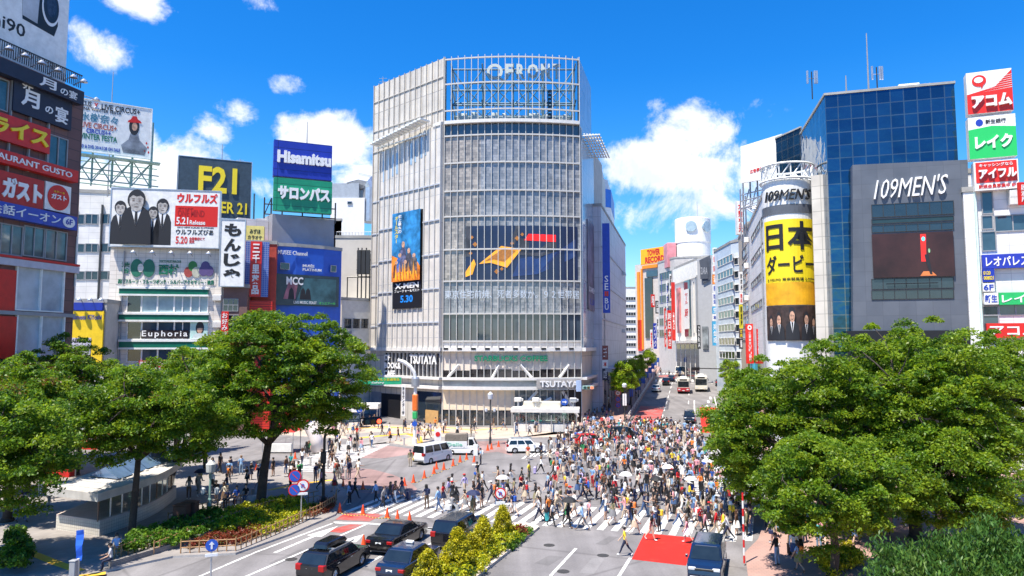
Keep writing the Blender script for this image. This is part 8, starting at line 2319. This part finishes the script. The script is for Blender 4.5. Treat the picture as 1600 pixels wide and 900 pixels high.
b = MB();b.rbox(-.3, .3, -.31, .31, zt_-5.6, zt_-4.65, .1);b.build('signal_panel', mat('panel green', (.03, .4, .12), .4), g_, keep=False)
disc(g_, (0, 1.0+1.4), .32, BLUD, -.35)
# banner over the side street
fBn = Face(at(555, 104), at(628, 106))
sign('street_banner', 'green banner with yellow characters hung across the side street', fBn, (560, 590, 627, 601), mat('banner green', (.02, .42, .2), .5), [('みんなで守ろう交通安全', .1, .52, .96, .9, LETY), ('Safety', .3, .1, .6, .42, LETW)], out=.05, th=.06, cat='banner')
fVs = Face(at(627, 103), at(634, 103))
sign('vertical_sign', 'slim white vertical sign at the entrance left of the corner', fVs, (627.5, 602, 633, 650), WHITE, [('渋谷センター街', .2, .04, .8, .96, LETK, dict(vertical=True))], out=.1, th=.2)
# globe lamp posts
def lamp_post(label, px, py, ytop, z=.12, hang=False, zoff=0.0):
 p = ground(px, py, z)if not hang else hang
 h = zat(px, ytop, p.y)-p.z
 t = thing('street_lamp', label, 'street lamp', p, 0, 'street lamps')
 b = MB();b.lathe([(.16, 0), (.14, .8), (.09, .9), (.075, h-.8)], 8);b.build('post', GREENSTEEL if px<400 else DARK, t, keep=False)
 b = MB();b.lathe([(.12, h-.8), (.3, h-.7), (.34, h-.15), (.2, h), (.05, h+.15)], 12);b.build('lamp_shade', mat('lamp frost', (.55, .58, .62), .4), t, keep=False)
 b = MB();b.tube([(-.5, 0, h-2.3), (.5, 0, h-2.3)], .04, 5);b.build('bracket', DARK, t, keep=False)
 for x in(-.5, .5):b = MB();b.lathe([(.1, h-2.3), (.16, h-2.2), (.16, h-1.9), (.08, h-1.8)], 8, c=(x, 0, 0));b.build('side_lamp', MATS['lamp frost'], t, keep=False)
 return t
lamp_post('dark lamp post with a frosted lantern in front of the pale shop blinds', 766, 694, 614)
lamp_post('green lamp post on the shaded left square', 327, 798, 722)
for px, dd, lab in((978.5, 12, 'lamp post nearest on the left pavement of the street'), (1000, 24, 'lamp post second on the left pavement of the street'), (1012, 40, 'lamp post third on the left pavement of the street')):
 p = AX+ST*dd+SN*-8.0;p.z = .045*dd+.12
 h = 5.6
 t = thing('street_lamp', lab, 'street lamp', p, 0, 'street lamps')
 b = MB();b.lathe([(.14, 0), (.12, .8), (.07, .9), (.06, h-.7)], 8);b.build('post', DARK, t, keep=False)
 b = MB();b.lathe([(.12, h-.7), (.34, h-.55), (.36, h-.2), (.2, h)], 12);b.build('lamp_shade', MATS['lamp frost'], t, keep=False)
 b = MB();b.rbox(-.3, .3, -.05, .0, h-3.4, h-1.6, .02);b.build('banner', mat('street banner blue', (.03, .09, .4), .6)if px>990 else WHITE, t, keep=False)
for k in range(14):
 side = -7.7 if k%2==0 else 8.4
 dd = 30+k*6
 p = AX+ST*dd+SN*side;p.z = .045*dd+.12
 t = thing('banner_post', 'slim post with a small blue banner, number %s up the street on the %s pavement'%(('one', 'two', 'three', 'four', 'five', 'six', 'seven')[k//2], 'left' if k%2==0 else 'right'), 'banner post', p, 0, 'blue banner posts of the street')
 b = MB();b.tube([(0, 0, 0), (0, 0, 4.2)], .05, 6);b.build('post', DARK, t, keep=False)
 b = MB();b.box(.06, .8, -.02, .02, 2.7, 4.0);b.build('banner', MATS['street banner blue']if 'street banner blue' in MATS else BLUEP, t, keep=False)
for side, lab in((-7.6, 'low pale guard rail along the left kerb of the street'), (8.2, 'low pale guard rail along the right kerb of the street')):
 r = thing('guard_rail', lab, 'guard rail', AX+ST*7+SN*side)
 for k in range(26):
  dd = 7+k*3
  p = AX+ST*dd+SN*side-Vector(r.location)+Vector((0, 0, .045*dd+.12))
  b = MB(Matrix.Translation(p));b.tube([(0, 0, 0), (0, 0, .8)], .05, 5);b.build('post', OFFWHITE, r, keep=False)
 b = MB()
 for z in(.45, .75):b.tube([AX+ST*dd+SN*side-Vector(r.location)+Vector((0, 0, .045*dd+.12+z))for dd in(7, 30, 60, 82)], .04, 5)
 b.build('rail', OFFWHITE, r, keep=False)
p = AX+ST*34+SN*8.3;p.z = .045*34+.12
t = thing('signal_mast', 'dark signal arm reaching over the right lane far up the street', 'traffic light', p)
b = MB();b.tube([(0, 0, 0), (0, 0, 6.6)], .14, 8);b.tube([(0, 0, 6.2), (-6.5, -1.5, 6.4)], .1, 6);b.build('mast', DARK, t, keep=False)
b = MB();b.rbox(-6.9, -5.6, -1.9, -1.5, 6.0, 6.6, .05);b.build('signal_head', BLACK, t, keep=False)
# bollards
for i, (px, py)in enumerate(((631.5, 695), (646, 692), (655, 690), (532, 745), (540, 748), (485, 728), (512, 733), (498, 731))):
 p = ground(px, py, .12)
 b = MB(Matrix.Translation(p));b.lathe([(.1, 0), (.1, .8), (.07, .88), (.02, .9)], 10)
 tag(b.build('bollard', STEEL if i<3 else KERB), ['grey bollard left of the gate post', 'grey bollard beside the gate post', 'grey bollard right of the gate post', 'stone bollard before the waiting group', 'stone bollard right of the waiting group', 'leftmost stone bollard at the left zebra', 'rightmost stone bollard at the left zebra', 'middle stone bollard at the left zebra'][i], 'bollard', 'bollards')
p = ground(743, 727)
t = thing('sign_stand', 'white upright sign stand on a flat base beside the guard', 'sign stand', p)
b = MB();b.rbox(-.35, .35, -.25, .25, .01, .09, .02);b.build('base', OFFWHITE, t, keep=False)
b = MB();b.tube([(0, 0, .05), (0, 0, 1.7)], .04, 6);b.build('post', STEEL, t, keep=False)
b = MB();b.rbox(-.22, .22, -.06, -.02, .95, 2.1, .01);b.build('panel', WHITE, t, keep=False)
p = ground(684, 700, .0)
t = thing('sign_stand', 'white board with a red round mark behind the delivery van', 'sign stand', p)
b = MB();b.rbox(-.4, .4, -.03, .03, .6, 2.2, .02);b.build('panel', WHITE, t, keep=False)
disc(t, (0, 1.6), .28, REDD, -.05);b = MB();b.tube([(-.3, 0, 0), (-.3, 0, .7)], .03, 5);b.tube([(.3, 0, 0), (.3, 0, .7)], .03, 5);b.build('post', STEEL, t, keep=False)
# red and white post at the right kerb
p = ground(1163, 880, .12)
t = thing('marker_post', 'tall red and white banded post at the right kerb', 'marker post', p)
for k in range(9):
 b = MB();b.lathe([(.055, k*.42), (.055, k*.42+.42)], 8);b.build('band', WHTD if k%2 else REDD, t, keep=False)
p = ground(121, 902, .12)
t = thing('flag_post', 'blue flag on a pale post at the bottom left', 'flag', p)
zf1, zf0 = zat(122, 829, p.y)-p.z, zat(122, 876, p.y)-p.z
b = MB();b.tube([(0, 0, 0), (0, 0, zf0+.1)], .07, 8);b.build('post', OFFWHITE, t, keep=False)
b = MB();n = 6
pts = []
for k in range(n+1):
 z = zf0+(zf1-zf0)*k/n
 pts+=[(-.16+.04*math.sin(k), .05*math.cos(k*1.3), z), (.16+.07*k/n, .05*math.sin(k*1.7), z-.0+.06*(k/n))]
b.add(pts, [(2*i, 2*i+1, 2*i+3, 2*i+2)for i in range(n)]);b.build('flag_cloth', mat('flag blue', (.015, .12, .65), .7, .1), t, keep=False)
p = ground(116, 905, .12);b = MB(Matrix.Translation(p));b.rbox(-.22, .1, -.15, .15, 0, .9, .03);b.rbox(-.24, .12, -.17, .17, .905, .96, .02)
tag(b.build('control_cabinet', GREY), 'small grey control cabinet beside the blue flag', 'cabinet')
A_, B_, D_ = ground(155, 838, .12), ground(275, 778, .12), ground(87, 827, .12)
shel = thing('glazed_shelter', 'white roofed glazed smoking shelter with a curved tiled base on the left square', 'shelter', (A_+B_)/2)
along = (B_-A_);L_s = along.length;ax = along.normalized();side = (D_-A_);wd = side.length;sx = side.normalized()
TILE = tiles('small white tiles', (.62, .58, .50), (.56, .52, .45), (.32, .3, .27), .2, .2, .012, .5, 0, .1)
n = 10
curve = [A_+ax*(L_s*i/n)+sx*(-.9*math.sin(math.pi*i/n))for i in range(n+1)]
foot = curve+[B_+sx*wd, A_+sx*wd]
b = MB();b.prism([(q.x, q.y)for q in foot], .1, .95);b.build('base', TILE, shel)
b = MB();b.prism([(q.x, q.y)for q in foot], .951, 1.08);b.build('coping', mat('coping', (.5, .42, .38), .6), shel)
PANEG = bpy.data.materials.new('shelter glass');PANEG.use_nodes = True
_n, _l = PANEG.node_tree.nodes, PANEG.node_tree.links
_n.remove(_n['Principled BSDF']);_t = _n.new('ShaderNodeBsdfTransparent');_t.inputs[0].default_value = (.62, .70, .68, 1);_g = _n.new('ShaderNodeBsdfGlossy');_g.inputs[1].default_value = .05;_m = _n.new('ShaderNodeMixShader');_m.inputs[0].default_value = .18
_l.new(_t.outputs[0], _m.inputs[1]);_l.new(_g.outputs[0], _m.inputs[2]);_l.new(_m.outputs[0], _n['Material Output'].inputs[0])
for i in range(n):
 a, c = curve[i]+sx*.2, curve[i+1]+sx*.2
 b = MB();b.add([(a.x, a.y, 1.09), (c.x, c.y, 1.09), (c.x, c.y, 2.3), (a.x, a.y, 2.3)], [(0, 1, 2, 3)]);b.build('glass_pane', PANEG, shel)
 b = MB();b.tube([(a.x, a.y, 1.0), (a.x, a.y, 2.45)], .05, 6);b.build('post', STEEL if i%3 else mat('rust post', (.25, .14, .09), .7), shel)
roofo = [curve[i]+sx*-.5-ax*.6 for i in range(n+1)]
roofo = [A_-ax*.9-sx*.4]+[q-sx*.35 for q in curve[2:-1]]+[B_+ax*.5-sx*.3, B_+ax*.5+sx*(wd+.3), A_-ax*.9+sx*(wd+.3)]
b = MB();b.prism([(q.x, q.y)for q in roofo], 2.45, 2.95);b.build('roof', mat('shelter white', (.50, .48, .46), .6, .2, 1), shel)
for i in range(7):
 q = A_+ax*(i*L_s/7+.2)
 b = MB();f = Face((q.x, q.y), (q+sx*wd).to_tuple()[:2]if False else((q+sx*wd).x, (q+sx*wd).y));b.M = f.M;b.box(.3, wd-.3, -.12, .12, 2.953, 3.02);b.build('roof_rib', mat('rib grey', (.5, .49, .48), .6), shel)  # ribs in a plain grey close to the roof colour
SOLAR = mat('skylight glass', (.10, .17, .30), .08, .2, 1, spec=.9)
for i in range(4):
 q = A_+ax*(3.0+i*2.1)
 P0, P1 = q+sx*.6, q+sx*(wd-.6)
 m_ = q+sx*wd/2
 e = ax*1.9
 b = MB();b.add([(P0.x, P0.y, 3.03), ((P0+e).x, (P0+e).y, 3.03), ((m_+e).x, (m_+e).y, 3.7), (m_.x, m_.y, 3.7), (P1.x, P1.y, 3.03), ((P1+e).x, (P1+e).y, 3.03)], [(0, 1, 2, 3), (3, 2, 5, 4), (0, 3, 4), (1, 5, 2)])
 sk_ = b.build('skylight', SOLAR, shel)
 b = MB()
 for u_, v_ in((P0, m_), (P0+e, m_+e)):b.tube([(u_.x, u_.y, 3.06), (v_.x, v_.y, 3.73)], .05, 5)
 b.tube([(P0.x, P0.y, 3.06), ((P0+e).x, (P0+e).y, 3.06)], .05, 5);b.tube([(m_.x, m_.y, 3.73), ((m_+e).x, (m_+e).y, 3.73)], .05, 5)
 b.build('frame', WHITE, sk_, keep=False).location = -Vector(shel.location)
BAMB = mat('bamboo', (.36, .20, .09), .7, .3, 4)
def bamboo_fence(label, pts, h=.75, gap=.45):
 P = G2(*pts)
 r = thing('bamboo_fence', label, 'fence', P[0]+Vector((0, 0, .12)), 0, 'bamboo fences of the planted beds')
 b = MB();b2 = MB()
 for a, c in zip(P, P[1:]):
  n_ = max(1, int((c-a).length/gap))
  for k in range(n_):
   q = a+(c-a)*k/n_
   b.tube([(q.x, q.y, .1), (q.x, q.y, .12+h*(1.06 if k%3==0 else .96))], .038, 5)
  for z in(.32, .66):b2.tube([(a.x, a.y, .12+h*z/.75), (c.x, c.y, .12+h*z/.75)], .032, 5)
 b.build('lattice', BAMB, r);b2.build('rail_lattice', BAMB, r)
bamboo_fence('bamboo fence along the kerb of the lower bed', ((282, 868), (368, 864), (430, 838), (500, 806), (524, 790), (526, 780)))
bamboo_fence('bamboo fence between the upper and the lower bed', ((240, 870), (300, 846), (360, 822), (420, 800), (498, 783)))
bamboo_fence('bamboo fence behind the yellow green shrubs', ((262, 822), (330, 800), (384, 789)))
bamboo_fence('bamboo fence round the foot of the slender tree', ((178, 878), (240, 856), (300, 836), (330, 826)))
b = MB()
for a, c in zip(G2((171, 890), (266, 861), (300, 850)), G2((266, 861), (300, 850), (420, 806))):
 f = Face(a, c);b.M = f.M;b.box(0, f.len, -.12, .12, .1, .42)
tag(b.build('planter_kerb', tiles('grey brick', (.28, .25, .23), (.22, .2, .19), (.12, .11, .1), .22, .1, .01, .8, .5)), 'low grey brick kerb of the planted bed', 'kerb')
for px, py, w2, lab in((283, 822, .55, 'left dark brown service box among the shrubs'), (296, 817, .6, 'right dark brown service box among the shrubs')):
 p = ground(px, py, .12);b = MB(Matrix.Translation(p));b.rbox(-w2*.8, w2*.8, -.35, .35, 0, 1.35, .03);b.rbox(-w2*.84, w2*.84, -.39, .39, 1.353, 1.42, .02)
 tag(b.build('service_box', mat('box brown', (.075, .035, .025), .6, .15)), lab, 'cabinet', 'brown service boxes')
p0, p1 = ground(350, 792, .12), ground(400, 782, .12)
b = MB();f = Face(p0, p1);b.M = f.M;b.rbox(-.3, f.len+.3, -.25, .25, .12, .55, .04)
tag(b.build('stone_bench', KERB), 'low stone bench in the tree shade', 'bench')
for(px, py, w2, label)in((520, 668, 4.4, 'white roofed event stall behind the left zebra'), (556, 662, 3.6, 'second white roofed event stall beside the big left tree')):
 p = ground(px, py, .12)
 t = thing('event_stall', label, 'stall', p)
 b = MB();b.rbox(-w2, w2, -1.2, 1.2, 2.3, 3.1, .05);b.build('roof', WHITE, t, keep=False)
 for x in(-w2+.2, w2-.2):
  for y in(-1, 1):b = MB();b.tube([(x, y, 0), (x, y, 2.3)], .06, 6);b.build('leg', STEEL, t, keep=False)
 b = MB();b.rbox(-w2+.4, w2-.4, -.9, -.2, 0, 1.0, .03);b.build('counter', OFFWHITE, t, keep=False)
 b = MB();b.lathe([(.1, 0), (.3, .25), (.3, .6), (.1, .85)], 10, c=(w2*.4, -1.35, 2.2));b.build('lantern', REDD, t, keep=False)
p = ground(466, 706, .12)
t = thing('inflatable_arch', 'white inflatable arch with red lobes on the far left pavement', 'inflatable', p)
b = MB();b.tube([(2.2, 0, 0), (2.0, 0, 1.4), (1.2, 0, 2.8), (0, 0, 3.6), (-1.5, 0, 3.9), (-3.0, 0, 3.4)], [.75, .72, .66, .58, .5, .36], 12);b.build('tube', mat('inflatable white', (.78, .70, .68), .5, .06), t, smooth=True, keep=False)
for x, z in((-2.6, 3.9), (.9, 3.7), (-1.0, 4.3)):b = MB();b.lathe([(.05, -.5), (.45, -.25), (.5, .1), (.3, .4), (.05, .5)], 10, c=(x, -.2, z));b.build('lobe', REDD, t, smooth=True, keep=False)
p = ground(440, 704, .12)
t = thing('event_stall', 'red topped event tent left of the inflatable arch', 'stall', p)
b = MB();b.add([(-1.8, -1.5, 2.2), (1.8, -1.5, 2.2), (1.8, 1.5, 2.2), (-1.8, 1.5, 2.2), (0, 0, 3.3)], [(0, 1, 4), (1, 2, 4), (2, 3, 4), (3, 0, 4)]);b.build('roof', REDD, t, keep=False)
for x in(-1.7, 1.7):
 for y in(-1.4, 1.4):b = MB();b.tube([(x, y, 0), (x, y, 2.2)], .05, 6);b.build('leg', STEEL, t, keep=False)
b = MB();b.rbox(-1.5, 1.5, -1.3, -.7, 0, .95, .02);b.build('counter', WHITE, t, keep=False)
# shop awnings behind the left trees
for px, py, w2, m, lab in((60, 700, 2.6, mat('awning orange', (.8, .33, .02), .6), 'orange shop awning at the dark left building'), (100, 716, 2.4, mat('awning yellow', (.8, .52, .03), .6), 'yellow shop awning beside the orange one'), (150, 690, 2.6, mat('awning tan', (.55, .3, .12), .6), 'tan shop awning below the drugstore')):
 p = Vector((at(px, 84).x, 84, 0))if px>70 else Vector((at(px, 66).x+1.5, 66, 0))
 t = thing('shop_awning', lab, 'awning', p, 0, 'shop awnings behind the left trees')
 b = MB();b.slab([(-w2, 3.2), (w2, 3.2), (w2, 3.6), (-w2, 3.6)], -1.2, 1.2);b.build('canopy', m, t, keep=False)
 for x in(-w2+.1, w2-.1):b = MB();b.tube([(x, 0, 0), (x, 0, 3.2)], .06, 6);b.build('leg', STEEL, t, keep=False)
 b = MB();b.rbox(-w2+.3, w2-.3, -.6, .6, 0, 1.0, .03);b.build('counter', REDP, t, keep=False)
p0, p1 = at(800, 101), at(905, 100)
k_ = thing('kiosk', 'long white canopied kiosk with cameras on its roof before the glass building', 'kiosk', (p0+p1)/2)
f = Face(p0, p1)
b = MB(f.M);z1 = zat(850, 637, 100);b.rbox(0, f.len, -1.8, 1.5, z1-.6, z1, .05);b.build('roof', OFFWHITE, k_)
b = MB(f.M);b.rbox(.3, f.len-.3, -1.2, 1.2, .12, 1.2, .03);b.build('counter', OFFWHITE, k_)
for s in np.linspace(.4, f.len-.4, 6):
 b = MB(f.M);b.tube([(s, -1.6, .1), (s, -1.6, z1-.9)], .07, 6);b.build('post', STEEL, k_)
b = MB(f.M);b.box(.5, f.len-.5, .9, 1.0, 1.25, z1-1.0);b.build('glass_pane', PANEG, k_)
b = MB(f.M);b.rbox(1.6, 6.8, -.6, 1.2, z1+.01, z1+.8, .05);b.build('roof_box', mat('kiosk cream', (.66, .60, .48), .6), k_)
for s, m in((.9, OFFWHITE), (3.4, OFFWHITE), (8.6, STEEL)):
 b = MB(f.M);b.rbox(s-.5, s+.5, -.9, -.3, z1+.8, z1+1.4, .08);b.tube([(s, -.6, z1), (s, -.6, z1+.9)], .09, 6);b.rbox(s+.4, s+.75, -.75, -.45, z1+.9, z1+1.25, .05);b.build('roof_camera', m, k_)
p = ground(870, 667, .12)
for i, (px, py, m, lab)in enumerate(((838, 668, mat('teal stand', (.04, .4, .35), .5), 'teal topped handout stand before the kiosk'), (861, 668, OFFWHITE, 'white handout stand before the kiosk'))):
 p = ground(px, py, .12);b = MB(Matrix.Translation(p));b.rbox(-.7, .7, -.35, .35, 0, .95, .04);b.rbox(-.8, .8, -.4, .4, .953, 1.05, .03)
 tag(b.build('handout_stand', m), lab, 'stand')
p = ground(708, 812)
sc_ = thing('scooter', 'grey scooter waiting behind the black minivan at the zebra', 'scooter', p, HD+.03)
b = MB();b.rbox(-.75, .1, -.16, .16, .42, .75, .06);b.rbox(.1, .5, -.17, .17, .22, .32, .03);b.rbox(.45, .62, -.2, .2, .25, .95, .05);b.build('body', PSILVER, sc_, keep=False)
b = MB();b.rbox(-.7, -.05, -.14, .14, .752, .84, .03);b.build('seat', BLACK, sc_, keep=False)
b = MB();b.tube([(.55, 0, .9), (.45, 0, 1.08)], .04, 6);b.tube([(.42, -.33, 1.08), (.42, .33, 1.08)], .022, 6);b.build('handlebar', DARK, sc_, keep=False)
b = MB();b.rbox(-1.05, -.7, -.22, .22, .85, 1.2, .04);b.build('carrier_box', OFFWHITE, sc_, keep=False)
for x in(-.62, .68):wheel(sc_, x, .05, .25, .1)
rm, rh, rl_, rt_ = person_mesh('person', (68, 66, 78, 80, 42, 42, 38, 38, 1, 8), False, False, False, False)
o = put('person', rm, p+Vector((-.28*E1.x, -.28*E1.y, .32)), HD+.03, None, [SKINM[0], cloth('grey', TOPC['grey']), cloth('leg black', BOTC['black']), SHOE[0]])
tag(o, 'person in grey jacket and dark helmet riding the waiting scooter', 'person', 'people at the crossing')
b = MB(Matrix.Translation(rh));b.lathe([(.1, -.09), (.135, -.02), (.135, .06), (.09, .125), (.02, .145)], 14);b.build('helmet', BLACK, o, smooth=True, keep=False)
# people sitting on the stone bench and at the planter
sm_, shd, slw, st2 = person_mesh('person', (84, 80, 82, 84, 20, 24, 50, 60, 1, 6), False, False, True, False)
for i, (px, py, hd_, tp_, bt_, lab)in enumerate(((356, 792, -95, 'navy', 'black', 'person in navy top sitting at the left end of the shaded bench'), (370, 789, -90, 'blue', 'navy', 'person in blue top sitting in the middle of the shaded bench'), (384, 786, -85, 'black', 'blue denim', 'person in black top sitting right on the shaded bench'), (173, 889, -150, 'pale grey', 'navy', 'person in pale grey top sitting at the brick planter kerb'), (181, 872, 120, 'light blue', 'khaki', 'person in light blue top sitting behind the brick planter kerb'))):
 p = ground(px, py, .12);p.z = .12+(.02 if i<3 else-.05)
 o = put('person', sm_, p, math.radians(hd_), None, [SKINM[i%2], cloth(tp_, TOPC[tp_]), cloth('leg '+bt_, BOTC[bt_]), SHOE[i%3]])
 tag(o, lab, 'person', 'people at the crossing')
 put('hair', cached(('hair', 'short', sm_.name), lambda:hair_mesh('short', shd), BLACK), None, 0, o, [HAIRM['black hair']])
